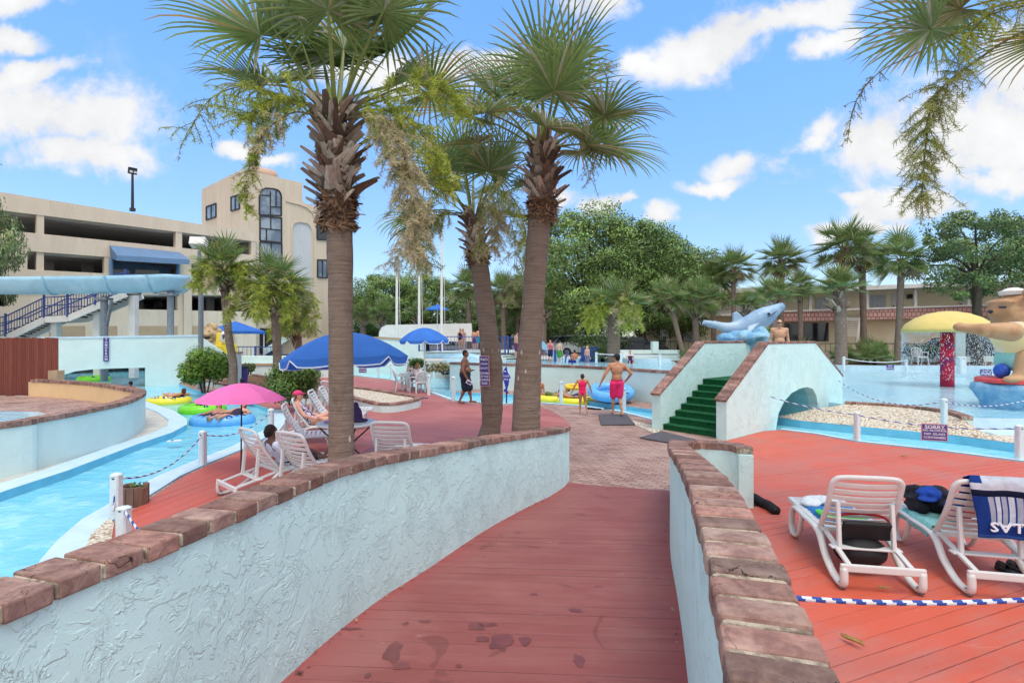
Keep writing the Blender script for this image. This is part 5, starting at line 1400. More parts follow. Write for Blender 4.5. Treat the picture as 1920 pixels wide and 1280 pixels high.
mb = MB(); mb.tube([f4(1058, 681, -.2), f4(1060, 668, -.2), f4(1066, 663, -.2), f4(1070, 672, -.2), f4(1072, 682, -.2)], .04, 6); mb.tube([f4(1084, 682, -.2), f4(1088, 672, -.2), f4(1094, 667, -.2), f4(1099, 672, -.2), f4(1100, 682, -.2)], .04, 6); mb.build('handrail', MAT['blue_metal'], t)
t = thing('steps', 'dark open steps below the blue railing between the palm trunks', 'steps')
for i in range(4):
    mb = MB(); a = f2(945 + i * 6, 664 + i * 4, .3); b = f2(965 + i * 6, 664 + i * 4, .3); mb.beam(a, b, .5, .05); mb.build('tread', MAT['dark_metal'], t)
t = thing('kids_slide', 'small pale blue slide beside the blue railing and queue', 'slide')
mb = MB()
for o_ in (0, .75): mb.beam(P(1008, 638, 29.5) + V((0, o_, 0)), P(1050, 676, 28.8) + V((0, o_, 0)), .08, .3)
mb.slab([P(1008, 640, 29.5), P(1050, 678, 28.8), P(1050, 678, 28.8) + V((0, .75, 0)), P(1008, 640, 29.5) + V((0, .75, 0))], V((0, 0, -.06))); mb.build('chute', MAT['flume'], t)
# blue canopy tent, lion head, yellow ride
t = thing('canopy_tent', 'blue square canopy tent on thin white poles below the tower', 'canopy', (P(442, 640, 33).x, 33, 0))
s = 1.25; z1, z2 = P(442, 621, 33).z, P(442, 602, 33).z
mb = MB(); mb.add([(-s, -s, z1), (s, -s, z1), (s, s, z1), (-s, s, z1), (0, 0, z2), (-s, -s, z1 - .15), (s, -s, z1 - .15), (s, s, z1 - .15), (-s, s, z1 - .15)], [(0, 1, 4), (1, 2, 4), (2, 3, 4), (3, 0, 4), (0, 5, 6, 1), (1, 6, 7, 2), (2, 7, 8, 3), (3, 8, 5, 0)]); mb.build('canopy', MAT['canvas_blue'], t)
for a in (-1, 1):
    for b in (-1, 1): mb = MB(); mb.tube([(a * s * .95, b * s * .95, 0), (a * s * .95, b * s * .95, z1)], .035, 6); mb.build('pole', MAT['motel_white'], t)
q = P(395, 640, 30)
t = thing('lion_statue', 'tan stone lion head with open mouth peeking above the footbridge', 'statue', (q.x, q.y, 0)); zc = P(395, 628, 30).z
mb = MB(); rng = random.Random(4)
mb.ell((0, 0, zc), (.5, .5, .5)); mb.ell((.05, -.35, zc + .08), (.34, .3, .2)); mb.ell((.05, -.55, zc + .02), (.22, .18, .15)); mb.ell((.03, -.36, zc - .3), (.28, .28, .14)); mb.ell((0, 0, zc - .55), (.42, .4, .45)); mb.ell((-.26, -.2, zc + .4), (.14, .1, .14)); mb.ell((.32, -.2, zc + .4), (.14, .1, .14))
mb.ell((-.12, -.55, zc + .24), (.07, .07, .05)); mb.ell((.22, -.55, zc + .24), (.07, .07, .05))
for i in range(26):
    a = rng.uniform(0, 2 * pi); mb.ell((math.cos(a) * .48, .1 + rng.uniform(-.2, .2), zc + math.sin(a) * .5), (.14, .14, .2))
mb.cap((0, .1, 0), (0, .1, zc - .3), .42, .4)
remeshed(mb, 'body', MAT['statue_skin'], t, .03, 4)
mb = MB(); mb.ell((.05, -.5, zc - .16), (.2, .14, .07)); mb.build('mouth', MAT['dark_metal'], t)
q = P(416, 652, 29); t = thing('yellow_seat', 'yellow play seat with a white bird figure behind the round bush', 'play seat', (q.x, q.y, 0)); zb_ = q.z - .1
mb = MB(); mb.box((0, 0, zb_), (1.0, .7, .5)); mb.box((-.15, .25, zb_ + .55), (.6, .12, .8), 0, -.2); mb.box((.55, 0, zb_ - .05), (.3, .6, .7)); mb.box((0, .1, zb_ / 2 - .2), (.3, .3, zb_ - .3)); mb.build('seat', M('yellow paint', S(232, 204, 64), .5), t, bevel=.05)
mb = MB(); mb.ell((.15, -.05, zb_ + .62), (.2, .22, .3)); mb.ell((.22, -.2, zb_ + .85), (.15, .17, .15)); remeshed(mb, 'bird_body', MAT['motel_white'], t, .025)
mb = MB(); mb.cap((.26, -.3, zb_ + .78), (.34, -.5, zb_ + .6), .07, .03); mb.build('beak', MAT['dark_metal'], t)

# ================================================================ motel
t = thing('motel', 'two storey yellow tan motel with pink tiled balcony front, right background', 'building')
mp = vplane(1440, 46, 1900, 43); ml = vplane(1195, 49, 1445, 46)
ang = mp.ang
def mbx(pl, x0, y0, x1, y1, off, th, name, mat, par=None, bevel=0):
    mb = MB(); mb.slab([pl(x0, y0, off), pl(x1, y0 + 0, off), pl(x1, y1, off), pl(x0, y1, off)], -pl.n * th); return mb.build(name, MAT[mat], par or t, bevel=bevel)
def lin(x, xa, ya, xb, yb): return ya + (yb - ya) * (x - xa) / (xb - xa)
def q4(pl, x0, x1, top, bot, off, th, name, mat, par=None):
    mb = MB(); mb.slab([pl(x0, top(x0), off), pl(x1, top(x1), off), pl(x1, bot(x1), off), pl(x0, bot(x0), off)], -pl.n * th); return mb.build(name, MAT[mat], par or t)
roof_t = lambda x: lin(x, 1633, 536, 1860, 529); eave = lambda x: lin(x, 1633, 544, 1860, 534); bt_ = lambda x: lin(x, 1627, 580, 1858, 573); bb_ = lambda x: lin(x, 1627, 599, 1858, 593); cap_ = lambda x: bt_(x) - 3; grd = lambda x: 670
XR = 2080
q4(mp, 1440, XR, eave, grd, -1.8, .3, 'wall', 'motel_wall')
q4(mp, 1440, XR, roof_t, eave, .5, 3.0, 'roof', 'motel_white')
q4(mp, 1440, 1572, bt_, bb_, 0, .25, 'balcony_front', 'pink_tile'); q4(mp, 1625, XR, bt_, bb_, 0, .25, 'balcony_front', 'pink_tile')
q4(mp, 1440, XR, cap_, bt_, .06, .36, 'balcony_cap', 'motel_white')
q4(mp, 1440, XR, lambda x: bb_(x) - 2, bb_, -.26, 1.6, 'walkway', 'motel_white')
for x in (1468, 1520, 1627, 1717, 1817, 1900, 1990): q4(mp, x - 2.5, x + 2.5, eave, cap_, 0, .22, 'column', 'motel_white')
for a, b in ((1635, 1682), (1545, 1570), (1850, 1862), (1930, 1975)):
    w = q4(mp, a, b, lambda x: eave(x) + 8, lambda x: bt_(x) - 2, -1.72, .05, 'window', 'shade')
    q4(mp, a - 1, b + 1, lambda x: eave(x) + 7, lambda x: eave(x) + 8.2, -1.68, .06, 'frame', 'motel_white', w)
    q4(mp, (a + b) / 2 - .5, (a + b) / 2 + .5, lambda x: eave(x) + 8, lambda x: bt_(x) - 2, -1.68, .06, 'frame', 'motel_white', w)
for a, b in ((1693, 1712), (1825, 1843), (1590, 1606)):
    dr = q4(mp, a, b, lambda x: eave(x) + 6, bt_, -1.72, .05, 'door', 'motel_white')
    q4(mp, a + 2, a + 4, lambda x: bt_(x) - 8, lambda x: bt_(x) - 5, -1.66, .05, 'handle', 'dark_metal', dr)
q4(mp, 1723, 1738, lambda x: eave(x) + 9, lambda x: eave(x) + 17, -1.45, .4, 'air_conditioner', 'dark_metal')
q4(mp, 1480, 1570, lambda x: bb_(x) + 3, lambda x: 640, -1.72, .05, 'window', 'dark_glass')
q4(mp, 1840, 1870, bb_, lambda x: 640, -1.72, .05, 'window', 'dark_glass')
mb = MB()
for i in range(9):
    y = 597 + i * 4; mb.beam(mp(1588 - i * .6, y, .1), mp(1610 - i * .6, y, .1), .3, .07)
mb.beam(mp(1586, 595, .15), mp(1580, 640, .15), .08, .2); mb.beam(mp(1611, 595, .15), mp(1605, 640, .15), .08, .2); mb.build('stair', MAT['motel_white'], t)
# left wing
lt = lambda x: lin(x, 1195, 540, 1445, 541)
q4(ml, 1195, 1445, lambda x: 545, grd, -1.5, .3, 'wall', 'motel_wall')
q4(ml, 1190, 1447, lambda x: 540, lambda x: 549, .3, 2.2, 'roof', 'motel_white')
q4(ml, 1195, 1445, lambda x: 588, lambda x: 592, 0, 1.6, 'walkway', 'motel_white')
mb = MB(); 
for i in range(90): x = 1195 + i * 2.78; mb.beam(ml(x, 571, -.05), ml(x, 589, -.05), .035, .035)
mb.beam(ml(1195, 570.5, -.05), ml(1445, 570.5, -.05), .08, .08); mb.build('balcony_railing', MAT['motel_white'], t)
q4(ml, 1357, 1387, lambda x: 554, lambda x: 580, -1.44, .06, 'window', 'copper'); q4(ml, 1231, 1243, lambda x: 599, lambda x: 632, -1.44, .06, 'door', 'glass'); q4(ml, 1248, 1258, lambda x: 597, lambda x: 633, -1.44, .06, 'door', 'dark_metal'); q4(ml, 1282, 1303, lambda x: 606, lambda x: 640, -1.44, .06, 'window', 'shade')
for x in (1205, 1320, 1350, 1392, 1440): q4(ml, x - 2, x + 2, lambda x: 548, lambda x: 588, -.05, .2, 'column', 'motel_white')
for i in range(7): mb = MB(); mb.beam(ml(1235, 634 + i * 3.6, 1.2 + i * .28), ml(1249, 634 + i * 3.6, 1.2 + i * .28), .3, .12); mb.build('green_step', MAT['turf'], t)
mb = MB(); mb.beam(ml(1252, 630, 1.0), ml(1246, 658, 2.8), .1, .25); mb.build('stair_rail', MAT['motel_white'], t)
# low pale wall and dark fence in front of the car park
t = thing('parking_wall', 'low pale wall along the far edge of the activity pool below the car park', 'wall')
w5 = vplane(1500, 35.2, 1920, 33.6)
wall_poly(w5, [(1470, 668), (2000, 668), (2000, 678), (1470, 678)], 'panel', 'stucco_far', 0, .4, t)
w6 = vplane(1110, 33, 1330, 33)
t = thing('parking_wall', 'low pale wall with pipe rail below the motel steps beyond the raised pool', 'wall')
wall_poly(w6, [(1100, 656), (1330, 656), (1330, 676), (1100, 676)], 'panel', 'stucco_far', 0, .4, t)
wall_poly(w6, [(1223, 640), (1234, 640), (1234, 662), (1223, 662)], 'pier', 'stucco_far', .1, .5, t)
mb = MB(); mb.beam(w6(1180, 664, .3), w6(1320, 664, .3), .05, .05); mb.build('pipe_rail', MAT['dark_metal'], t)
fence('thin dark iron fence in front of the parked car and motel', vplane(1500, 36.5, 1920, 34.5), 1500, 1920, lambda x: 644, lambda x: 664, .32, 'dark_metal', (1660, 1700, 1760))
fence('dark iron fence below the motel left wing by the oak trunk', vplane(1100, 36, 1330, 36), 1130, 1325, lambda x: 640, lambda x: 658, .3, 'dark_metal', (1223,))
t = thing('pillar', 'square pale pillar behind the mushroom stem', 'pillar', (P(1795, 660, 33).x, 33, .4)); mb = MB(); mb.box((0, 0, 1.05), (.6, .5, 2.1)); mb.build('shaft', MAT['stucco_far'], t)

# cars ------------------------------------------------------------
def car(label, cx, cy, z, rz, colr, L=4.7, Wd=1.85, Hh=1.7, van=False):
    t = thing('parked_car', label, 'car', (cx, cy, z), rz, 'cars parked by the motel')
    if van: up = [(-.49, .5), (-.485, .95), (-.46, 1.0), (.12, 1.0), (.24, .62), (.47, .52), (.5, .42)]
    else: up = [(-.5, .55), (-.46, .95), (-.40, 1.0), (.08, .98), (.22, .66), (.45, .58), (.5, .45)]
    prof = [(x * L, h * Hh) for x, h in up] + [(.5 * L, .17 * Hh), (-.5 * L, .17 * Hh)]
    mb = MB(); n = len(prof); vs = []
    for w, ins in ((-.5, 0), (-.44, 1), (.44, 1), (.5, 0)):
        for x, h in prof: k = w if h < .62 * Hh else (w * .82 if abs(w) > .46 else w * .8); vs.append((x, k * Wd, h))
    fs = [tuple(range(n)), tuple(range(3 * n, 4 * n))[::-1]] + [(r * n + j, (r + 1) * n + j, (r + 1) * n + (j + 1) % n, r * n + (j + 1) % n) for r in range(3) for j in range(n)]
    mb.add(vs, fs, colr); b = mb.build('body', MAT['tint_gloss'], t, bevel=.05)
    mb = MB()
    for s in (-1, 1):
        for a, c in (((-.42, -.17), 0), ((-.15, .12), 1)):
            z0, z1_ = .64 * Hh, .93 * Hh
            xa, xb = a[0] * L, a[1] * L; y = s * Wd * .425
            mb.add([(xa, y, z0), (xb + (.06 * L if c else 0), y, z0), (xb, y * .985, z1_), (xa, y * .985, z1_)], [(0, 1, 2, 3)])
    mb.box((-.475 * L, 0, .8 * Hh), (.04, Wd * .7, .25 * Hh)); mb.add([(.235 * L, -Wd * .38, .66 * Hh), (.235 * L, Wd * .38, .66 * Hh), (.115 * L, Wd * .38, .95 * Hh), (.115 * L, -Wd * .38, .95 * Hh)], [(0, 1, 2, 3)])
    mb.build('windows', MAT['dark_glass'], t)
    for sx in (-.31, .31):
        for s in (-1, 1):
            w = MB(); y = s * Wd * .45; w.tube([(sx * L, y - .12, .34), (sx * L, y + .12, .34)], .34, 18); wo_ = w.build('wheel', MAT['black'], t)
            w = MB(); w.tube([(sx * L, y - .13, .34), (sx * L, y + .13, .34)], .2, 12); w.build('rim', MAT['grey_metal'], wo_)
    for s in (-1, 1):
        w = MB(); w.box((-.497 * L, s * Wd * .4, .58 * Hh), (.05, .22, .22)); w.build('tail_light', M('red lens', S(150, 20, 24), .3), t)
        w = MB(); w.box((.485 * L, s * Wd * .36, .47 * Hh), (.08, .3, .14)); w.build('headlight', MAT['motel_white'], t)
    return t
q = P(1052, 640, 46); car('silver suv parked behind the raised pool under the oak, left one', q.x, 46, .7, pi + .35, S(180, 184, 188))
q = P(1092, 640, 43); car('white suv parked right of the silver one under the oak', q.x, 43, .75, pi + .1, S(214, 216, 216))
q = P(1780, 650, 38); car('dark grey car parked behind the mushroom spray', q.x, 38, .5, pi - .05, S(52, 58, 70), 5.6, 1.9, 1.75)
q = P(1190, 650, 39); car('dark car in the shade under the motel oak', q.x, 39, .6, .1, S(40, 44, 50))
# ================================================================ sun loungers
def lounger(label, loc, rz, group='white plastic sun loungers', recl=0.0, towel=False):
    t = thing('sun_lounger', label, 'sun lounger', loc, rz, group)
    m = MAT['white_plastic']
    for s in (-1, 1):
        x = s * .31
        mb = MB(); mb.tube(catmull([(x, 1.30, .015), (x, 1.36, .10), (x, 1.34, .24), (x, 1.24, .335), (x, .95, .335), (x, .66, .335), (x, .52, .29), (x, .40, .16), (x, .22, .06), (x, .05, .03), (x, -.03, .06), (x, -.03, .2)], 4), .03, 8, True, flat=(.75, 1.15), up=(s, 0, 0))
        mb.tube(catmull([(x, 1.30, .02), (x, 1.2, .03), (x, 1.1, .12), (x, 1.02, .32)], 4), .024, 8, True, flat=(.75, 1.1), up=(s, 0, 0))
        mb.build('side_frame', m, t, smooth=True)
        mb = MB(); mb.tube([(x - .02, .0, .035), (x + .02, .0, .035)], .035, 12); mb.build('wheel', MAT['grey_metal'], t)
    mb = MB(); mb.box((0, -.03, .2), (.68, .035, .07)); mb.build('rear_bar', m, t, bevel=.012)
    mb = MB()
    for s in (-1, 1): mb.beam((s * .25, -.02, .2), (s * .25, .56, .33), .045, .03)
    mb.beam((-.3, .3, .265), (.3, .3, .265), .09, .02); mb.build('brace', m, t, bevel=.008)
    mb = MB()
    for s in (-1, 1): mb.box((s * .272, 1.02, .345), (.05, .98, .045))
    mb.box((0, 1.52, .345), (.59, .05, .045)); mb.box((0, .56, .345), (.59, .05, .045))
    for i in range(11): mb.box((0, .62 + i * .083, .355), (.52, .062, .014))
    mb.build('seat', m, t, bevel=.008)
    hy, hz = .57, .36; ty, tz = .24 - recl, .93 - recl * .5
    def bp(x, u, o=0.0):
        d = V((0, ty - hy, tz - hz)); n = V((0, -d.z, d.y)).normalized() * -1
        return V((x, hy, hz)) + d * u + n * (o - .035 * math.sin(u * pi))
    mb = MB()
    fr = catmull([bp(-.29, .0), bp(-.295, .5), bp(-.295, .85), bp(-.28, .95), bp(-.22, 1.0), bp(0, 1.008), bp(.22, 1.0), bp(.28, .95), bp(.295, .85), bp(.295, .5), bp(.29, 0)], 4)
    mb.tube(fr, .027, 8, flat=(1.0, .75))
    for i in range(8):
        u = .06 + i * .112
        vs = []
        for j in range(7):
            xx = -.285 + j * .095; bow = .02 * (1 - (xx / .29) ** 2)
            for uu, oo in ((u, 0), (u + .075, 0), (u + .075, .014), (u, .014)): vs.append(bp(xx, uu, oo - bow))
        fs = [(j * 4 + k, j * 4 + (k + 1) % 4, j * 4 + 4 + (k + 1) % 4, j * 4 + 4 + k) for j in range(6) for k in range(4)]; mb.add(vs, fs)
    mb.build('backrest', m, t, bevel=.006)
    for s in (-1, 1): mb = MB(); mb.beam(bp(s * .23, .62, -.03), V((s * .23, .27, .255)), .035, .045); mb.build('back_support', m, t, bevel=.008)
    t['bp'] = 1; del t['bp']
    return t, bp
g = lambda x, y: V((*G(x, y), .012))
def mid(a, b): return (a + b) / 2
LG1, bp1 = lounger('white lounger with blue towel on its seat and black bag hanging below, right foreground', mid(g(1575, 1105), g(1731, 1117)), rad(-10.5))
p2 = g(1825, 1124); LG2 = dup(LG1, p2 + V((.31, -.02, 0)), rad(-13), 'white lounger with dark blue lettered towel draped over its back, right edge')
a_ = P(437, 808, 7.75)
LG3 = dup(LG1, V((a_.x + .15, 7.35, .012)), rad(-42), 'white lounger with a person in a white shirt, leftmost one beside the river')
a_ = P(524, 815, 7.3); LG4 = dup(LG1, V((a_.x + .02, 7.05, .012)), rad(-32), 'empty white lounger with slatted back left of the tall palm trunk')
a_ = P(722, 806, 8.1); LG5 = dup(LG1, V((a_.x + .02, 7.9, .012)), rad(-8), 'white lounger whose back alone shows above the coping right of the white table')
LG6 = dup(LG1, (P(535, 800, 10.2).x - .3, 10.2, .012), rad(-72), 'empty white lounger behind the pale post, its back leaning left')
LG7 = dup(LG1, (P(548, 790, 11.3).x - .25, 11.4, .012), rad(-78), 'white lounger carrying the woman in the pink cap')
LG8 = dup(LG1, (P(590, 780, 13.0).x - .35, 13.0, .012), rad(-82), 'white lounger seen side on with holes along its raised back, nearer of two')
LG9 = dup(LG1, (P(607, 780, 13.8).x - .35, 13.9, .012), rad(-82), 'white lounger seen side on with holes along its raised back, farther of two')
# side rails with adjuster holes on the two side-on loungers
for L in (LG8, LG9):
    mb = MB()
    for i in range(7):
        u = .12 + i * .125; q = V((.325, .57 + (.24 - .57) * u, .36 + .57 * u)); mb.box(q, (.006, .028, .05), 0, .5)
    mb.build('adjuster_holes', MAT['black'], L)
    mb = MB(); mb.beam(V((.318, .58, .36)), V((.318, .25, .93)), .006, .1, up=V((1, 0, 0))); mb.build('side_rail', MAT['white_plastic'], L)
def cloth(name, label, cat, pts_grid, mat, colf, loc, rz, thick=.008, parent=None):
    nr, nc = len(pts_grid), len(pts_grid[0]); mb = MB()
    o = mb.add([p for r in pts_grid for p in r], [])
    for i in range(nr - 1):
        for j in range(nc - 1):
            mb.f.append([o + i * nc + j, o + i * nc + j + 1, o + (i + 1) * nc + j + 1, o + (i + 1) * nc + j]); mb.c.append(colf(i / (nr - 1), j / (nc - 1))); mb.m.append(0)
    ob = mb.build(name, mat, parent, smooth=True, loc=loc); ob.rotation_euler = (0, 0, rz)
    sd = ob.modifiers.new('solid', 'SOLIDIFY'); sd.thickness = thick
    if label: tag(ob, label, cat)
    return ob
terry = M('terry cloth', (1, 1, 1), .95, .18, 20, tint=True, bump=.9, bscale=160, spec=.1)
NAVY = S(32, 62, 134); PALE = S(206, 210, 222); GREY = S(168, 172, 188)
def towel_grid(x0, x1, nx, back_len, front_len, bpf, seed):
    rng = random.Random(seed); rows = []
    prof = []
    for i in range(9): u = 1 - front_len * (1 - i / 8); prof.append(('f', u))
    prof.append(('t', 0)); 
    for i in range(1, 19): prof.append(('b', i / 18 * back_len))
    top = bpf(0, 1.02)
    for k, u in prof:
        r = []
        for j in range(nx + 1):
            x = lerp(x0, x1, j / nx); w = noise.noise(V((x * 5, u * 4, seed))) * .018
            if k == 'f': p = bpf(x, u, .035) * 1; p.y += .05 + w
            elif k == 't': p = top + V((x, -.005, .045 + w * .3))
            else: p = V((x + .03 * math.sin(u * 5 + x * 4), top.y - .045 - .05 * u + w + .012 * math.sin(x * 22 + u * 3), top.z + .02 - u))
            r.append(p)
        rows.append(r)
    return rows
def towel_col(u, v):
    if u < .34: return NAVY if (v < .12) else PALE
    if u < .46: return S(30, 34, 60) if .38 < u < .40 or .43 < u < .445 else PALE
    if u < .50: return S(20, 26, 54)
    if u < .84:
        if v < .14: return NAVY
        k = (v - .14) * 9 % 1.6
        return GREY if k < .62 else (NAVY if k < .8 else (PALE if k < 1.4 else NAVY))
    return NAVY if u < .95 else S(52, 92, 168)
tw = cloth('beach_towel', 'dark blue beach towel with pale stripes and upside down letters, draped over the right lounger', 'towel', towel_grid(-.19, .42, 46, .50, .55, bp1, 3), terry, towel_col, LG2.location, LG2.rotation_euler.z)
top = bp1(0, 1.02)
text('lettering', 'DALLAS', .115, MAT['canvas_white'], tw, (.165, top.y - .112, top.z - .365), (pi / 2, pi, 0), .006, 1, 1.25)
def flat_towel(name, label, L, x0, x1, y0, y1, col, seed, z=.368, amp=.012, hang=0):
    rows = []
    for i in range(13):
        r = []
        for j in range(13):
            x = lerp(x0, x1, j / 12); y = lerp(y0, y1, i / 12); zz = z + noise.noise(V((x * 8, y * 8, seed))) * amp + amp
            if hang and x < x0 + hang: zz -= (x0 + hang - x) * 1.0; x = x0 + hang - (x0 + hang - x) * .35
            r.append(V((x, y, zz)))
        rows.append(r)
    return cloth(name, label, 'towel', rows, terry, col, L.location, L.rotation_euler.z)
flat_towel('beach_towel', 'bright blue towel spread on the seat of the nearer right lounger', LG1, -.30, .24, .62, 1.28, lambda u, v: S(66, 138, 208) if u > .14 else S(40, 96, 176), 5, .37, .02, .08)
flat_towel('beach_towel', 'aqua towel lying over the seat of the right lounger by the bag', LG2, -.42, .05, .62, 1.2, lambda u, v: S(150, 216, 212) if u < .7 else S(120, 200, 196), 6, .37, .03, .12)
def lump(name, label, cat, L, parts, mat, vox=.015):
    t = thing(name, label, cat, L.location, L.rotation_euler.z); mb = MB()
    rg = random.Random(len(label))
    for c, r in parts:
        mb.ell(c, r)
        for i in range(14):
            d = V((rg.gauss(0, 1), rg.gauss(0, 1), abs(rg.gauss(0, 1)))).normalized(); q = min(r) * rg.uniform(.25, .5)
            mb.ell(V(c) + V((d.x * r[0], d.y * r[1], d.z * r[2])) * .85, (q * rg.uniform(.7, 2), q * rg.uniform(.7, 2), q * .8), 8, 6, Matrix.Rotation(rg.uniform(0, 3), 3, 'Z'))
    remeshed(mb, 'body', mat, t, vox * .8, 1); return t
dark_cloth = M('dark bag fabric', S(38, 36, 44), .75, .25, 18, bump=.7, bscale=60)
lump('crumpled_shirt', 'crumpled white shirt on the seat of the nearer right lounger', 'shirt', LG1, [((-.06, 1.30, .41), (.16, .10, .05)), ((-.16, 1.22, .40), (.1, .12, .04)), ((.02, 1.26, .42), (.12, .1, .05)), ((-.1, 1.36, .4), (.1, .06, .04))], M('white cotton', S(226, 230, 234), .9, .1, 20, bump=.8, bscale=40))
t = lump('swim_goggles', 'bright green goggles strap on the blue towel', 'goggles', LG1, [((-.18, .84, .41), (.05, .12, .02)), ((-.06, .74, .41), (.16, .03, .02)), ((.1, .72, .41), (.1, .02, .015))], M('lime rubber', S(86, 206, 70), .5), .01)
t = lump('backpack', 'black bag lying on the right lounger beside the aqua towel', 'bag', LG2, [((-.06, 1.18, .5), (.2, .16, .15)), ((.1, 1.1, .48), (.16, .14, .12)), ((-.2, 1.1, .45), (.1, .12, .1))], dark_cloth)
lump('cap', 'blue cap with white emblem on the black bag', 'cap', LG2, [((-.14, 1.0, .6), (.10, .11, .075)), ((-.2, .92, .57), (.09, .08, .02))], M('blue cotton', S(34, 74, 164), .85, .15, 20, bump=.4))
lump('cloth_bundle', 'red and navy bundle of clothes between the bag and the draped towel', 'clothes', LG2, [((.06, .86, .55), (.14, .1, .08)), ((.0, .78, .5), (.12, .12, .09))], M('red navy cloth', S(190, 36, 44), .85, .2, 6, c2=S(30, 44, 96), bump=.5))
# bag under lounger 1: folded flap above the bar and round belly below
t = thing('shoulder_bag', 'black leather bag slung under the back of the nearer right lounger', 'bag', LG1.location, LG1.rotation_euler.z)
mb = MB(); mb.ell((.0, .40, .20), (.24, .16, .15)); remeshed(mb, 'belly', MAT['black'], t, .02, 3)
mb = MB(); mb.box((.03, .33, .42), (.44, .05, .2), 0, .45); mb.build('flap', MAT['black'], t, bevel=.02)
mb = MB(); mb.tube(catmull([(-.2, .36, .5), (-.16, .4, .54), (.02, .42, .55), (.18, .4, .54), (.24, .36, .5)], 4), .014, 6); mb.build('strap', M('red strap', S(170, 40, 48), .7), t)
# corrugated hose and leaf litter, sandals
t = thing('drain_hose', 'black corrugated hose lying on the red deck beside the ramp wall stub', 'hose')
hp_ = catmull([V((*G(1395, 938), .07)), V((*G(1412, 940), .06)), V((*G(1428, 950), .06)), V((*G(1440, 955), .06)), V((*G(1455, 966), .055))], 8)
mb = MB(); hp2 = resample(hp_, .022); mb.tube(hp2, [.064 if i % 2 else .044 for i in range(len(hp2))], 12); mb.build('pipe', MAT['black'], t, smooth=True)
def dry_leaf(label, px, py, L, rz, z=.014):
    x, y = G(px, py); mb = MB(); n = 9; vs = []
    for i in range(n):
        u = i / (n - 1) - .5; w = .16 * L * (1 - (2 * u) ** 2) + .02 * L; h = .03 * L * math.sin(u * 6) + .02
        vs += [(u * L, -w * .6, h + .02), (u * L, 0, h), (u * L, w * .6, h + .025)]
    fs = []
    for i in range(n - 1): o = i * 3; fs += [(o, o + 1, o + 4, o + 3), (o + 1, o + 2, o + 5, o + 4)]
    mb.add(vs, fs); o = mb.build('dry_leaf', M('dry leaf', S(182, 150, 96), .9, .3, 20), loc=(x, y, z)); o.rotation_euler.z = rz
    sd = o.modifiers.new('s', 'SOLIDIFY'); sd.thickness = .006; tag(o, label, 'dead leaf', 'fallen leaves')
dry_leaf('curled tan leaf lying on the red boards, bottom right', 1598, 1210, .17, -1.1)
dry_leaf('small pale leaf between the wheels of the nearer right lounger', 1657, 1111, .09, -.5)
dry_leaf('tiny dark leaf on the red deck below the warning sign', 1696, 858, .14, 0)
t = thing('sandals', 'pair of dark slip on sandals under the right lounger', 'sandals', g(1893, 1076), .2)
for dx in (0, .13):
    mb = MB(); mb.prism([(dx + .045 * math.cos(a) * (1 + .15 * math.sin(a)), .13 * math.sin(a)) for a in [i * pi / 8 for i in range(16)]], 0, .025); s_ = mb.build('sole', MAT['black'], t, bevel=.006)
    mb = MB(); mb.tube([(dx - .045, .05, .02), (dx - .03, .06, .06), (dx, .065, .075), (dx + .03, .06, .06), (dx + .045, .05, .02)], .03, 6, flat=(1.4, .3)); mb.build('strap', MAT['black'], t)
t = thing('flip_flops', 'dark flip flops left on the paving between the girl and the man', 'sandals', g(1120, 768), 1.2)
for dx, dy in ((0, 0), (.14, -.3), (.05, .22)):
    mb = MB(); mb.prism([(dx + .05 * math.cos(a), dy + .13 * math.sin(a)) for a in [i * pi / 8 for i in range(16)]], 0, .035); mb.build('sole', MAT['black'], t)
# stump planter
t = thing('log_planter', 'short weathered log planter beside the lower left rope post', 'planter', (*G(250, 946), 0), .35)
mb = MB(); rng = random.Random(2)
for i in range(12):
    a = i * 2 * pi / 12; mb.box((math.cos(a) * .15, math.sin(a) * .13, .12 + rng.uniform(-.02, .03)), (.05, .085, .25), a)
mb.build('staves', M('grey weathered wood', S(124, 98, 84), .95, .35, 14, bump=.8, stretch=(1, 1, .2)), t); mb = MB(); mb.ell((0, 0, .17), (.13, .11, .04)); mb.build('soil', MAT['mulch'], t)
mb = MB(); rng = random.Random(8); leaf_cloud(mb, (0, 0, .24), (.1, .09, .06), 60, .03, rng, (.16, .26, .06), shell=.1); mb.build('sprout', MAT['leaf'], t)
# water spots on the ramp are in its paint; leaf litter along the wall foot
mb = MB(); rng = random.Random(14)
for i in range(90):
    p = LWp[rng.randrange(30, len(LWp) - 2)] if rng.random() < .6 else RWp[rng.randrange(20, len(RWp) - 2)]
    s = .03 if p.x < lx(p.y) + .2 else -.03
    q = V((p.x + s + (.03 if s > 0 else -.03) * rng.random(), p.y + rng.uniform(-.08, .08), ramp_z(p.y) + .016)); a = rng.uniform(0, 6); L = rng.uniform(.008, .026)
    mb.add([q + V((math.cos(a) * L, math.sin(a) * L, .004)), q + V((-math.sin(a) * L * .3, math.cos(a) * L * .3, 0)), q - V((math.cos(a) * L, math.sin(a) * L, -.004)), q - V((-math.sin(a) * L * .3, math.cos(a) * L * .3, 0))], [(0, 1, 2, 3)], mul(rng.choice([S(150, 104, 64), S(92, 54, 40), S(190, 160, 110)]), 1))
o = mb.build('leaf_litter', MAT['boots']); tag(o, 'scattered dry leaf crumbs along the foot of the ramp walls', 'leaf litter', kind='stuff')

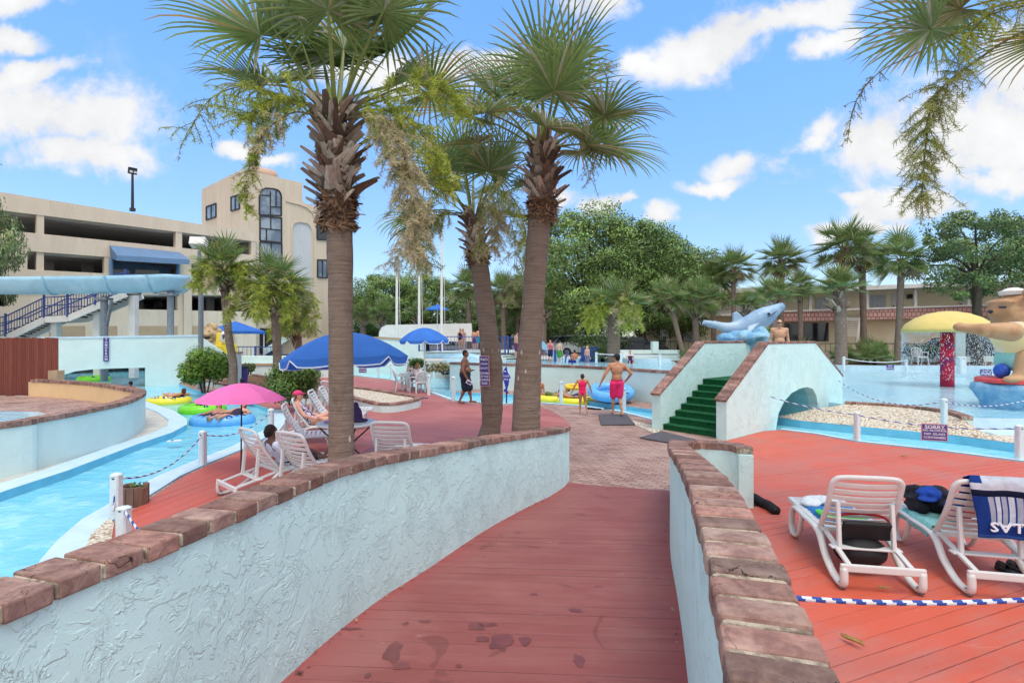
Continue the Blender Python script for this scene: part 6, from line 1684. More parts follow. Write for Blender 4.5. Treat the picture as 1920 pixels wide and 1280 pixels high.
# ================================================================ umbrellas and tables
def umbrella(label, base, top_z, R, hgt, mat, tilt=(0, 0), pole_r=.02, val=.14, pole_mat='motel_white', scallop=True, name='umbrella', group=None, z0=0.0, dome=.55):
    t = thing(name, label, 'umbrella', base, 0, group)
    hub = V((tilt[0], tilt[1], top_z)); ax = (hub - V((0, 0, z0))).normalized()
    rot = V((0, 0, 1)).rotation_difference(ax).to_matrix()
    mb = MB(); mb.tube([V((0, 0, z0)), hub + ax * .05], pole_r, 10); mb.build('pole', MAT[pole_mat], t)
    mb = MB(); n = 8; sub = 6; rings = 7; grid = []
    for i in range(rings + 1):
        u = i / rings; row = []
        for j in range(n * sub):
            a = 2 * pi * j / (n * sub) + .2; k = (j % sub) / sub; sag = 1 - .06 * math.sin(k * pi) * u
            r = R * u * sag; z = -hgt * (u ** (1 / dome)) - .03 * R * math.sin(k * pi) * u
            row.append(hub + rot @ V((math.cos(a) * r, math.sin(a) * r, z)))
        grid.append(row)
    if val:
        row = []
        for j in range(n * sub):
            a = 2 * pi * j / (n * sub) + .2; k = (j % sub) / sub; sag = 1 - .06 * math.sin(k * pi); nick = .75 if (scallop and (j % sub) == 0) else 1.0
            row.append(hub + rot @ V((math.cos(a) * R * sag * 1.005, math.sin(a) * R * sag * 1.005, -hgt - val * (1 if nick == 1 else .25) - .03 * R * math.sin(k * pi))))
        grid.append(row)
    m = n * sub; vs = [p for r in grid for p in r]
    mb.add(vs, [(i * m + j, i * m + (j + 1) % m, (i + 1) * m + (j + 1) % m, (i + 1) * m + j) for i in range(len(grid) - 1) for j in range(m)])
    cn = mb.build('canopy', MAT[mat], t, smooth=False)
    if val:
        mb = MB(); e = grid[-1] + [grid[-1][0]]; mb.tube(e, .012, 5, False); mb.build('piping', MAT['canvas_white'], cn)
    for q in range(n):
        a = 2 * pi * q / n + .2; mb = MB(); mb.tube([hub - ax * .02 + rot @ V((0, 0, -.03)), hub + rot @ V((math.cos(a) * R * .5, math.sin(a) * R * .5, -hgt * (.5 ** (1 / dome)) - .025)), hub + rot @ V((math.cos(a) * R * .98, math.sin(a) * R * .98, -hgt - .01))], .008, 5); mb.build('rib', MAT['grey_metal'], t)
    mb = MB(); mb.lathe([(.0, .09), (.03, .06), (.02, .0)], hub, 8); mb.build('finial', MAT[pole_mat], t); return t
T0 = P(650, 790, 9.5); zU = P(640, 622, 9.7).z
umbrella('largest blue beach umbrella, behind the tall palm trunk and above the white table', (T0.x, 9.6, 0), zU, 1.12, .48, 'canvas_blue', (-.12, .15), .022, .14)
umbrella('second blue beach umbrella over the far table with the seated couple', (P(795, 640, 21.5).x, 21.8, 0), P(793, 614, 21.5).z, 1.0, .50, 'canvas_blue', (-.05, 0), .03, .14)
umbrella('small blue peaked umbrella far behind, above the second one', (P(820, 610, 42).x, 42, 1), P(820, 594, 42).z, 1.0, .42, 'canvas_blue', (0, 0), .03, 0, dome=.95)
umbrella('pink umbrella with thin black pole at the river edge', (P(452, 800, 9.0).x, 9.0, 0), P(452, 718, 9.0).z, .72, .28, 'canvas_pink', (0, .02), .012, 0, 'black', z0=.0, dome=.6)
def round_table(label, x, y, h, r, dark=True):
    t = thing('round_table', label, 'table', (x, y, 0))
    mb = MB(); mb.lathe([(0, h), (r * .97, h), (r, h - .012), (r, h - .03), (r * .95, h - .045), (0, h - .045)], n=40); mb.build('table_top', MAT['white_plastic'], t)
    for k in range(4):
        a = k * pi / 2 + .6; c, s = math.cos(a), math.sin(a); mb = MB()
        mb.tube(catmull([(c * r * .9, s * r * .9, h - .05), (c * r * .72, s * r * .72, h * .78), (c * r * .25, s * r * .25, h * .5), (c * r * .3, s * r * .3, h * .3), (c * r * .8, s * r * .8, .01)], 5), .014, 8); mb.build('leg', MAT['dark_metal'], t)
    mb = MB(); mb.lathe([(r * .27, h * .42), (r * .29, h * .43), (r * .27, h * .44), (r * .25, h * .43), (r * .27, h * .42)], n=20); mb.build('ring', MAT['dark_metal'], t); return t
TB = round_table('round white table with curled black iron legs beside the tall palm trunk', T0.x, 9.5, .74, .52)
t = thing('tote_bag', 'dark purple bag standing on the round white table', 'bag', (P(672, 770, 9.6).x, 9.5, .745)); mb = MB(); mb.ell((0, 0, .12), (.1, .08, .16)); mb.ell((.05, 0, .03), (.16, .1, .035)); mb.ell((-.02, 0, .26), (.06, .05, .1)); remeshed(mb, 'body', M('purple cloth', S(62, 44, 84), .9, .2, 12, bump=.5), t, .012)
t = thing('bag', 'small purple cloth on the left half of the round white table', 'bag', (P(618, 785, 9.4).x, 9.35, .745)); mb = MB(); mb.ell((0, 0, .02), (.1, .06, .03)); mb.ell((.06, .02, .03), (.06, .05, .04)); remeshed(mb, 'body', M('mauve cloth', S(150, 130, 170), .9, .15, 12), t, .012)

# ================================================================ moulded chairs
def plastic_chair(label, loc, rz, group='white moulded chairs'):
    t = thing('plastic_chair', label, 'chair', loc, rz, group); m = MAT['white_plastic']
    mb = MB(); mb.box((0, 0, .42), (.46, .45, .03)); mb.box((0, .21, .40), (.46, .03, .07)); mb.build('seat', m, t, bevel=.012)
    for sx in (-1, 1):
        for sy in (-1, 1):
            mb = MB(); mb.tube([(sx * .27, sy * .25 - (.02 if sy < 0 else 0), 0), (sx * .23, sy * .2, .42)], [.022, .034], 8, flat=(1, .8)); mb.build('leg', m, t)
        mb = MB(); mb.tube(catmull([(sx * .23, .2, .42), (sx * .27, .2, .58), (sx * .28, .1, .64), (sx * .27, -.18, .65)], 4), .025, 8, flat=(1.3, .6)); mb.build('arm', m, t)
    mb = MB(); fr = catmull([(-.24, -.19, .42), (-.27, -.25, .65), (-.2, -.3, .82), (0, -.32, .88), (.2, -.3, .82), (.27, -.25, .65), (.24, -.19, .42)], 5); mb.tube(fr, .026, 8, flat=(1, .7))
    for k in range(-3, 4): mb.beam((k * .05, -.2, .43), (k * .075, -.305 + abs(k) * .01, .86 - abs(k) * .025), .035, .014)
    mb.build('backrest', m, t); return t
CH = plastic_chair('empty white moulded chair left of the far table', g(752, 733), rad(-70))
dup(CH, g(785, 737), rad(40), 'white moulded chair holding the seated woman at the far table')
dup(CH, g(775, 727), rad(-160), 'white moulded chair holding the seated man at the far table')
dup(CH, V((P(1725, 680, 31.5).x, 31.5, .625)), rad(178), 'white moulded chair standing alone across the activity pool', 1.15)
dup(CH, V((P(1246, 620, 44).x, 44, 2.0)), rad(180), 'white chair on the motel porch beside the green steps')
dup(CH, V((P(588, 715, 16.5).x, 16.8, 0)), rad(60), 'white chair partly hidden under the largest blue umbrella')
t = thing('side_table', 'small white square table between the far chairs', 'table', g(768, 731), .3)
mb = MB(); mb.box((0, 0, .7), (.75, .75, .03)); mb.build('table_top', MAT['white_plastic'], t, bevel=.01)
for a in (-1, 1):
    for b in (-1, 1): mb = MB(); mb.box((a * .32, b * .32, .34), (.06, .06, .68)); mb.build('leg', MAT['white_plastic'], t)

# ================================================================ inflatable tubes
def tube_ring(label, c, a, b, r, colr, rz, c2=None, tiltx=0.0, group='inflatable river tubes'):
    t = thing('river_tube', label, 'inflatable tube', c, rz, group); t.rotation_euler = (tiltx, 0, rz)
    mb = MB(); n = 40; k = 12; vs = []
    for i in range(n):
        th = 2 * pi * i / n; ct, st = math.cos(th), math.sin(th)
        ctr = V((ct * a, st * b, 0)); o = V((ct, st, 0))
        for j in range(k): ph = 2 * pi * j / k; vs.append(ctr + o * (math.cos(ph) * r) + V((0, 0, math.sin(ph) * r)))
    o0 = mb.add(vs, [])
    for i in range(n):
        for j in range(k):
            mb.f.append([o0 + i * k + j, o0 + ((i + 1) % n) * k + j, o0 + ((i + 1) % n) * k + (j + 1) % k, o0 + i * k + (j + 1) % k]); mb.m.append(0)
            mb.c.append(c2 if (c2 and (i * 7 + j * 3) % 5 < 2 and 1 < j < 5) else colr)
    mb.build('ring', MAT['vinyl'], t, smooth=True)
    mb = MB(); mb.lathe([(0, -r * .3), (1, -r * .3)], (0, 0, 0), 24, colr, sx=a * .9, sy=b * .9, colf=lambda i, j: mul(colr, .7)); mb.build('floor', MAT['vinyl'], t)
    for s in (-1, 1): mb = MB(); mb.tube(catmull([(a * .55, s * (b + r * .3), r * .85), (a * .62, s * (b + r * .4), r * 1.15), (a * .75, s * (b + r * .1), r * .85)], 4), .018, 6, True, S(30, 60, 140)); mb.build('handle', MAT['tint'], t)
    return t
wz = -.05
def tpos(px, py): x, y = G(px, py, wz); return V((x, y, wz))
YEL = S(240, 222, 60); LIM = S(120, 214, 40); BLU = S(104, 176, 236)
tube_ring('yellow and blue patterned tube with a rider beyond the others on the river', tpos(317, 752), .56, .5, .17, YEL, .2, S(50, 90, 170))
tube_ring('lime green tube floating between the yellow and the blue one', tpos(380, 768), .5, .46, .19, LIM, .1)
tube_ring('light blue double tube carrying two swimmers nearest on the left river', tpos(418, 788), .66, .5, .19, BLU, .05, S(60, 110, 190))
tube_ring('lime green tube seen through the arch under the footbridge', V((P(176, 708, 29).x, 29, wz)), .62, .5, .19, LIM, 0)
tube_ring('yellow tube with a lying swimmer left of the girl', tpos(1035, 747), .62, .5, .15, YEL, -.3)
tube_ring('yellow tube just behind the girl', tpos(1078, 752), .55, .42, .15, S(236, 220, 40), .2)
tube_ring('light blue tube leaning on the brick walk behind the man in pink shorts', V((P(1146, 728, 18.4).x, 18.4, .36)), .64, .6, .17, BLU, 0, None, .22)
t = tube_ring('small flat yellow float by the retaining wall foot', V((P(1076, 722, 20.0).x, 20.0, .4)), .28, .2, .07, S(240, 200, 50), 0, None, .2)

# ================================================================ signs
def sign(name, label, px, py, d, w, h, lines, size, yaw=0.0, edge=True, y_step=None, z=None):
    p = P(px, py, d); t = thing(name, label, 'sign', p, yaw)
    if edge: mb = MB(); mb.box((0, .006, 0), (w + .035, .016, h + .035)); mb.build('border', MAT['sign_edge'], t)
    mb = MB(); mb.box((0, -.004, 0), (w, .014, h)); mb.build('board', MAT['sign'], t)
    n = len(lines); st = y_step or h / (n + .3)
    for i, ln in enumerate(lines):
        s = size if isinstance(size, (int, float)) else size[i]
        text('lettering', ln, s, MAT['sign_text'], t, (0, -.0125, (n - 1) / 2 * st - i * st), (pi / 2, 0, 0), .0015, 1, min(1.25, .92 * w / (len(ln) * s * .62)))
    return t
s = sign('warning_sign', 'purple sign hanging on the rope reading sorry no alcohol no glass containers', 1752, 810, 10.55, .40, .30, ['SORRY', 'NO ALCOHOL', 'NO GLASS', 'CONTAINERS'], [.085, .06, .06, .06], -.35)
mb = MB(); mb.box((0, -.013, .078), (.34, .003, .008)); mb.build('rule', MAT['sign_text'], s)
sign('rule_sign', 'upper purple sign on the middle palm trunk', 908, 682, 10.72, .17, .29, ['NO', 'LIFEGUARD', 'ON DUTY'], [.075, .05, .06], -.1)
sign('rule_sign', 'lower purple sign on the middle palm trunk', 909, 709, 10.71, .17, .29, ['SWIM', 'AT YOUR', 'OWN', 'RISK'], .062, -.1)
sign('rule_sign', 'small purple sign on the pale wall below the largest umbrella', 680, 691, 26, .38, .40, ['NO', 'RUNNING', 'ZONE'], .1, 0, False)
sign('rule_sign', 'small purple sign at the far pool edge left of the white chair', 1669, 688, 29, .4, .3, ['NO', 'DIVING'], .11, 0, False)
sign('rule_sign', 'small tilted purple sign behind the bear statue base', 1848, 698, 25, .45, .3, ['NO', 'DIVING'], .11, -.3, False)
# depth marker on the pool wall at left
s = thing('depth_marker', 'white tile with black depth figure on the river rim at left', 'tile', (*G(327, 826, .03), .03), .5); mb = MB(); mb.box((0, 0, 0), (.26, .16, .01)); mb.build('tile', MAT['motel_white'], s); text('figure', '3', .13, MAT['black'], s, (-.04, 0, .0075), (0, 0, 0), .002)
# fish shaped height board
p = P(948, 716, 18.0); t = thing('height_board', 'blue marlin shaped board with white words standing at the river edge', 'sign', (p.x, 18.0, 0), 0)
def hb(x, y): return V(((x - 948) * .018, 0, P(948, y, 18.0).z))
out = [(949.5, 684), (950.5, 690), (952, 698), (955, 702), (958, 709), (955, 709), (954.5, 716), (953.5, 722), (951.5, 728), (951, 732), (954, 736), (953, 738), (948.5, 735), (945, 734), (944.5, 731), (948, 728), (946, 720), (944.5, 713), (941, 711), (940.5, 709), (943, 705), (943.5, 696), (946, 691), (948.5, 688)]
mb = MB(); mb.slab([hb(*q) for q in out], V((0, .04, 0))); mb.build('board', M('royal blue paint', S(42, 62, 168), .45, .1, 4), t)
text('lettering', 'YOU MUST BE\nTHIS TALL', .085, MAT['sign_text'], t, (0.015, -.006, hb(948, 708).z), (pi / 2, 0, 0), .003, 1.3, .4)
mb = MB(); mb.tube([(.03, .06, 0), (.03, .06, hb(948, 700).z)], .025, 8); mb.build('stake', MAT['dark_metal'], t)
mb = MB(); mb.ell((-.02, -.01, hb(947, 696).z), (.025, .01, .02)); mb.build('eye', MAT['sign_text'], t)

# ================================================================ dolphin, bear, mushroom
dD = 16.4
def D_(x, y, o=0.0): return P(x, y, dD + o)
t = thing('dolphin_statue', 'painted grey blue dolphin statue leaping on a wave base behind the stair bridge', 'statue', P(1400, 640, dD)); O = V(t.location)
mb = MB(); k = dD / 1000
sp = [(1318, 603.5, 4), (1340, 608, 6), (1362, 614, 9.5), (1384, 614, 13), (1404, 608, 17), (1422, 600, 19.5), (1438, 591, 17.5), (1450, 583.5, 12.5), (1460, 577.5, 9), (1470, 573, 6)]
cs = catmull([D_(x, y) - O for x, y, r in sp], 5); rs = [interp([i / (len(sp) - 1) for i in range(len(sp))], [r * k for *_, r in sp], i / (len(cs) - 1)) for i in range(len(cs))]
mb.tube(cs, rs, 18, True, flat=(.85, 1.0))
def fin(a, b, c, th, e=None):
    pts = [D_(*q) - O for q in ((a, b, c) if e is None else (a, b, c, e))]; nrm = (pts[1] - pts[0]).cross(pts[2] - pts[0]).normalized() * th; mb.slab([p + nrm * .5 for p in pts], -nrm)
fin((1374, 612), (1374, 587, 0), (1381, 584), .14, (1400, 602))
fin((1402, 612, -.38), (1424, 606, -.40), (1398, 634, -.55), .12)
mb.slab([D_(1325, 606) - O, D_(1300, 602, -.42) - O, D_(1318, 600, -.1) - O, D_(1344, 600, .4) - O, D_(1340, 608) - O], V((0, 0, -.12)))
remeshed(mb, 'body', MAT['dolphin'], t, .022, 4)
mb = MB(); mb.ell(D_(1441.5, 588.5, -.36) - O, (.045, .05, .04)); mb.build('eye', MAT['black'], t)
mb = MB(); mb.tube(catmull([D_(1466, 576, -.10) - O, D_(1456, 583.5, -.16) - O, D_(1448, 589.5, -.27) - O, D_(1440, 593.5, -.36) - O], 3), .014, 5); mb.build('mouth_line', MAT['dark_metal'], t)
mb = MB(); rng = random.Random(3)
for i in range(16): x = lerp(1362, 1428, i / 15); mb.ell(D_(x, 634 - 4 * rng.random(), rng.uniform(-.4, .4)) - O, (.28, .36, rng.uniform(.12, .26)))
mb.ell(D_(1424, 640, -.1) - O, (.28, .4, .5)); mb.box(D_(1395, 690, 0) - O, (1.0, .9, 1.9)); remeshed(mb, 'wave_base', MAT['blue_rock'], t, .04, 3)
# bear
dB = 14.3
def B(x, y, o=0.0): return P(x, y, dB + o) - OB
t = thing('bear_statue', 'big brown bear statue in yellow tank top and green shorts, right edge', 'statue', P(1935, 715, dB)); OB = V(t.location); k = dB / 1000
mb = MB()
mb.ell(B(1912, 580), (40 * k, 40 * k, 33 * k)); mb.ell(B(1884, 583), (25 * k, 26 * k, 23 * k)); mb.ell(B(1866, 588), (10 * k, 15 * k, 11 * k)); mb.ell(B(1874, 568), (13 * k, 30 * k, 8 * k)); mb.ell(B(1892, 604), (28 * k, 26 * k, 16 * k))
mb.ell(B(1926, 549, -.5), (9 * k, 7 * k, 10 * k)); mb.ell(B(1926, 549, .5), (9 * k, 7 * k, 10 * k))
mb.cap(B(1912, 600), B(1935, 640), 42 * k, 55 * k, 18); mb.ell(B(1945, 655), (62 * k, 52 * k, 52 * k), 20, 12)
mb.cap(B(1896, 622, -.75), B(1848, 619, -.6), 18 * k, 13 * k, 14); mb.cap(B(1848, 619, -.6), B(1812, 615, -.3), 12.5 * k, 9 * k, 14); mb.ell(B(1800, 613, -.2), (12 * k, 11 * k, 9 * k))
for o_ in (-.5, .5): mb.cap(B(1936, 680, o_), B(1925, 700, o_), 26 * k, 20 * k); mb.ell(B(1908, 711, o_), (26 * k, 16 * k, 8 * k))
remeshed(mb, 'body', MAT['statue_bear'], t, .045, 6)
mb = MB(); mb.ell(B(1945, 636), (63 * k, 54 * k, 40 * k), 22, 12); mb.cap(B(1908, 622), B(1935, 645), 43 * k, 57 * k, 20); remeshed(mb, 'tank_top', M('yellow tank top', S(240, 218, 158), .6, .06, 2, c2=S(240, 220, 206)), t, .05, 4)
mb = MB(); mb.lathe([(58 * k, 0), (63 * k, 8 * k), (64 * k, 20 * k), (60 * k, 38 * k), (.1, 39 * k)], B(1945, 694), 28, sy=.9); mb.build('shorts', M('sea green shorts', S(146, 206, 192), .6, .08, 1.5, c2=S(196, 226, 220)), t, smooth=True)
mb = MB(); mb.ell(B(1900, 548), (18 * k, 18 * k, 9 * k)); mb.lathe([(20 * k, -5 * k), (22 * k, 2 * k), (19 * k, 3 * k)], B(1900, 548), 18); mb.build('sailor_hat', MAT['motel_white'], t)
mb = MB(); mb.ell(B(1880, 575.5, -.44), (8 * k, 3 * k, 2.6 * k)); mb.build('eye', MAT['dark_metal'], t); mb = MB(); mb.ell(B(1857, 584), (3.4 * k, 5 * k, 3.5 * k)); mb.build('nose', MAT['dark_metal'], t)
t = thing('bear_pedestal', 'blue rock shaped pedestal with red top edge under the bear statue', 'pedestal', P(1935, 716, dB)); OB = V(t.location)
mb = MB(); rng = random.Random(5)
prof = [(0, 0), (84 * k, 0), (92 * k, -5 * k), (94 * k, -14 * k), (88 * k, -20 * k), (80 * k, -40 * k), (74 * k, -70 * k), (70 * k, -130 * k)]
mb.lathe(prof, (0, 0, 0), 40, sy=.85)
o = mb.build('rock', MAT['blue_rock'], t, smooth=True); d_ = o.modifiers.new('d', 'DISPLACE'); tx = bpy.data.textures.new('rock_noise', 'CLOUDS'); tx.noise_scale = .5; d_.texture = tx; d_.strength = .18; d_.mid_level = .5
mb = MB(); mb.lathe([(0, .05), (86 * k, .05), (88 * k, .02), (88 * k, -.06), (0, -.06)], (0, 0, .05), 40, sy=.85); mb.build('red_top', M('coral red paint', S(226, 84, 84), .5), t)
mb = MB(); mb.ell(P(1878, 695, dB) - OB, (.17, .2, .2)); mb.build('blue_buoy', M('royal blue vinyl', S(48, 92, 190), .35), t)
dM = 20.5; k = dM / 1000
q = P(1776, 722, dM); t = thing('mushroom_fountain', 'yellow mushroom fountain on a red spotted stem raining water into the pool', 'fountain', q)
zc = P(1776, 622, dM).z - q.z; zt = P(1776, 583, dM).z - q.z
mb = MB(); mb.tube([(0, 0, -.4), (0, 0, zc + .1)], 11 * k, 18); mb.build('stem', MAT['red_post'], t, smooth=True)
mb = MB(); mb.lathe([(0.001, zt), (14 * k, zt - 1 * k), (32 * k, zt - 5 * k), (50 * k, zt - 13 * k), (63 * k, zt - 23 * k), (70 * k, zt - 33 * k), (71 * k, zc + 1 * k), (66 * k, zc - 1 * k), (30 * k, zc + 5 * k), (.001, zc + 8 * k)], n=48); mb.build('cap', MAT['mushroom'], t, smooth=True)
mb = MB(); rng = random.Random(6)
for i in range(3600):
    a = rng.uniform(0, 2 * pi); r = 69 * k * (1 + rng.gauss(0, .012)); u = rng.random() ** 1.2
    p = V((math.cos(a) * r, math.sin(a) * r, zc - u * 88 * k)); s = rng.uniform(.006, .013); h_ = s * rng.uniform(1.5, 3.5)
    mb.add([p + V((s, 0, 0)), p + V((0, s, 0)), p + V((-s, 0, 0)), p + V((0, -s, 0)), p + V((0, 0, h_)), p + V((0, 0, -h_))], [(0, 1, 4), (1, 2, 4), (2, 3, 4), (3, 0, 4), (1, 0, 5), (2, 1, 5), (3, 2, 5), (0, 3, 5)])
o = mb.build('falling_drops', MAT['drops'], t); o['kind'] = 'stuff'
# ================================================================ people
JT = dict(head=(0, .012, .932), neck=(0, -.008, .845), chest=(0, -.005, .735), waist=(0, 0, .615), pelvis=(0, 0, .53),
          shL=(-.112, -.005, .815), elL=(-.142, -.015, .635), wrL=(-.150, .035, .478), hdL=(-.150, .055, .43),
          shR=(.112, -.005, .815), elR=(.142, -.015, .635), wrR=(.150, .035, .478), hdR=(.150, .055, .43),
          hipL=(-.05, 0, .51), knL=(-.056, .008, .285), anL=(-.058, -.02, .045), toL=(-.066, .085, .014),
          hipR=(.05, 0, .51), knR=(.056, .008, .285), anR=(.058, -.02, .045), toR=(.066, .085, .014))
SKIN = {}
def skin(c):
    if c not in SKIN: SKIN[c] = M('skin', S(*c), .5, .1, 9, spec=.35, bump=.15, bscale=120)
    return SKIN[c]
def person(label, loc, rz, h, sk, pose=None, hair=(40, 28, 22), hairlen=0.0, shorts=None, suit=None, shirt=None, cap=None, fat=1.0, vox=.012, glasses=False, dress=None, group=None, face=True, bald=False, skirtlen=.85, hold=None, lower=True):
    t = thing('person', label, 'person', loc, rz, group)
    J = {k: V(v) for k, v in JT.items()}
    if pose:
        for k, v in pose.items(): J[k] = V(v)
    for k in J: J[k] = J[k] * h
    r = lambda x: x * h
    mb = MB(); f = fat
    up = (J['neck'] - J['pelvis']).normalized(); sdv = (J['shR'] - J['shL']).normalized(); fw = up.cross(sdv) * 1
    R3 = Matrix((sdv, -sdv.cross(up), up)).transposed()
    hsd = (J['hipR'] - J['hipL']).normalized(); 
    def torso(m, k=1.0, lo=True, hi=True):
        if hi: m.ell(J['chest'], (r(.098) * f * k, r(.062) * f * k, r(.105) * k), 16, 10, R3); m.ell(J['chest'].lerp(J['neck'], .42), (r(.092) * k, r(.046) * k, r(.045) * k), 14, 8, R3)
        m.ell(J['waist'], (r(.082) * f * k, r(.060) * f ** 1.5 * k, r(.095) * k), 16, 10, R3)
        if f > 1.15: m.ell(J['waist'] + R3 @ V((0, r(.03), r(.01))), (r(.085) * f, r(.062) * f, r(.075)), 16, 10, R3); m.ell(J['chest'] + R3 @ V((0, r(.045), -r(.015))), (r(.085), r(.04), r(.035)), 12, 8, R3)
        if lo: m.ell(J['pelvis'], (r(.090) * f * k, r(.066) * f * k, r(.07) * k), 16, 10, R3)
    torso(mb)
    for n_ in 'LR':
        mb.cap(J['neck'].lerp(J['chest'], .12), J['sh' + n_].lerp(J['chest'], .06), r(.036), r(.036) * f ** .4, 12); mb.cap(J['chest'].lerp(J['sh' + n_], .45), J['sh' + n_].lerp(J['el' + n_], .1), r(.052) * f ** .5, r(.034) * f ** .5, 12); mb.cap(J['chest'].lerp(J['sh' + n_], .5), J['waist'].lerp(J['pelvis'], .2), r(.048) * f, r(.05) * f, 12)
    mb.cap(J['neck'].lerp(J['chest'], .25), J['head'].lerp(J['neck'], .35), r(.036), r(.031))
    hu = (J['head'] - J['neck']).normalized()
    hf = J.get('face'); hf = (V(pose['face']) if pose and 'face' in pose else V((0, 1, 0))).normalized()
    hs = hf.cross(V((0, 0, 1))).normalized(); hz = hs.cross(hf); HR = Matrix((hs, hf, hz)).transposed()
    hp = lambda x, y, z: J['head'] + HR @ V((r(x), r(y), r(z)))
    mb.ell(J['head'] + HR @ V((0, -r(.006), r(.012))), (r(.043), r(.053), r(.054)), 16, 12, HR)
    mb.ell(hp(0, .014, -.022), (r(.034), r(.038), r(.040)), 14, 10, HR); mb.ell(hp(0, .036, -.048), (r(.017), r(.014), r(.014)), 8, 6, HR)
    mb.cap(hp(0, .047, .006), hp(0, .060, -.014), r(.006), r(.009)); mb.ell(hp(0, .048, -.034), (r(.015), r(.007), r(.006)), 8, 6, HR); mb.ell(hp(0, .043, .019), (r(.03), r(.012), r(.007)), 10, 6, HR)
    for s in (-1, 1): mb.ell(hp(s * .044, -.004, -.004), (r(.007), r(.012), r(.017)), 8, 6, HR)
    for s, n in ((-1, 'L'), (1, 'R')):
        a = f ** .6
        mb.ell(J['sh' + n], (r(.036) * a,) * 3); mb.cap(J['sh' + n], J['el' + n], r(.031) * a, r(.024) * a); mb.cap(J['el' + n], J['wr' + n], r(.025) * a, r(.0155) * a)
        w, hd = J['wr' + n], J['hd' + n]; d = (hd - w).normalized(); side = d.cross(V((0, 1, 0.3))).normalized()
        pn = d.cross(side).normalized()
        mb.cap(w, w + d * r(.042), r(.0145), r(.017)); mb.cap(w + d * r(.03) + pn * r(.01), w + d * r(.05) - pn * r(.012), r(.013), r(.013))
        for q, (o_, ln) in enumerate(((-.018, .036), (-.006, .044), (.006, .041), (.017, .031))):
            b0 = w + d * r(.052) + pn * r(o_); b1 = b0 + (d + side * .15 * s).normalized() * r(ln * .55); b2 = b1 + (d + side * .5 * s + pn * o_ * 4).normalized() * r(ln * .5)
            mb.cap(b0, b1, r(.0066), r(.006), 6); mb.cap(b1, b2, r(.006), r(.005), 6)
        t0 = w + d * r(.015) - pn * r(.012); mb.cap(t0, t0 - pn * r(.022) + d * r(.02), r(.008), r(.0065), 6); mb.cap(t0 - pn * r(.022) + d * r(.02), t0 - pn * r(.026) + d * r(.042), r(.0065), r(.0052), 6)
        if lower:
            mb.cap(J['hip' + n], J['kn' + n], r(.053) * f ** .8, r(.034) * f ** .6, 14); mb.ell(J['kn' + n], (r(.033) * f ** .5,) * 3)
            kn, an, to = J['kn' + n], J['an' + n], J['to' + n]; bd = (kn.lerp(an, .32)); back_ = -R3.col[1] if abs((kn - an).normalized().z) > .5 else V((0, 0, -1))
            mb.cap(kn, an, r(.031) * f ** .6, r(.0185), 12); mb.ell(bd + back_ * r(.012), (r(.029) * f ** .5, r(.028) * f ** .5, r(.06)), 10, 8, V((0, 0, 1)).rotation_difference((kn - an).normalized()).to_matrix())
            fd = (to - an).normalized(); hl = an + V((0, 0, -r(.022))) - fd * r(.02); mb.cap(hl, to - fd * r(.02), r(.021), r(.018)); mb.cap(to - fd * r(.03), to, r(.021), r(.013))
    body = remeshed(mb, 'body', skin(sk), t, vox * (h / 1.75), 4, .5)
    cm = lambda c, nm='cloth': M(nm, S(*c), .85, .12, 12, bump=.3, bscale=50, spec=.15)
    if shorts:
        m = MB(); m.ell(J['pelvis'] + V((0, 0, r(.004))), (r(.100) * f, r(.078) * f, r(.06)), 16, 10, R3)
        for n in 'LR':
            e = J['hip' + n].lerp(J['kn' + n], skirtlen); m.cap(J['hip' + n], e, r(.066) * f ** .8, r(.058) * f ** .8, 14); m.ell(J['hip' + n].lerp(J['pelvis'], .4), (r(.072) * f, r(.074) * f, r(.06)), 12, 8, R3)
        so = remeshed(m, 'shorts', cm(shorts, 'swim shorts'), t, .016 * h / 1.75, 3)
        m = MB(); c = J['pelvis'].lerp(J['waist'], .5); m.lathe([(r(.094) * f, -r(.008)), (r(.097) * f, 0), (r(.094) * f, r(.008))], c, 20, sy=.8); m.build('waistband', cm(mul(shorts, .75), 'waistband'), so)
    if suit:
        m = MB(); torso(m, 1.07)
        m.cap(J['chest'], J['shL'].lerp(J['neck'], .45), r(.03), r(.015)); m.cap(J['chest'], J['shR'].lerp(J['neck'], .45), r(.03), r(.015))
        remeshed(m, 'swimsuit', cm(suit, 'swimsuit cloth') if isinstance(suit, tuple) else suit, t, .014 * h / 1.75, 3)
    if shirt:
        m = MB(); torso(m, 1.12)
        for n in 'LR': m.cap(J['sh' + n], J['sh' + n].lerp(J['el' + n], .6), r(.043) * f, r(.038) * f)
        remeshed(m, 'shirt', cm(shirt, 'shirt cloth') if isinstance(shirt, tuple) else shirt, t, .016 * h / 1.75, 3)
    m = MB(); HC = cm(hair, 'hair')
    if not bald:
        m.ell(hp(0, -.014, .022), (r(.048), r(.052), r(.052)), 16, 10, HR); m.ell(hp(0, -.03, -.002), (r(.044), r(.032), r(.045)), 14, 8, HR)
        if hairlen > 0:
            m.cap(hp(0, -.04, .0), hp(0, -.045, -hairlen), r(.04), r(.03)); m.cap(hp(-.035, -.01, .01), hp(-.04, -.02, -hairlen * .8), r(.018), r(.012)); m.cap(hp(.035, -.01, .01), hp(.04, -.02, -hairlen * .8), r(.018), r(.012))
        remeshed(m, 'hair', M('hair', S(*hair), .7, .35, 60, bump=.8, bscale=140, stretch=(1, 1, .2)), t, .012 * h / 1.75, 2)
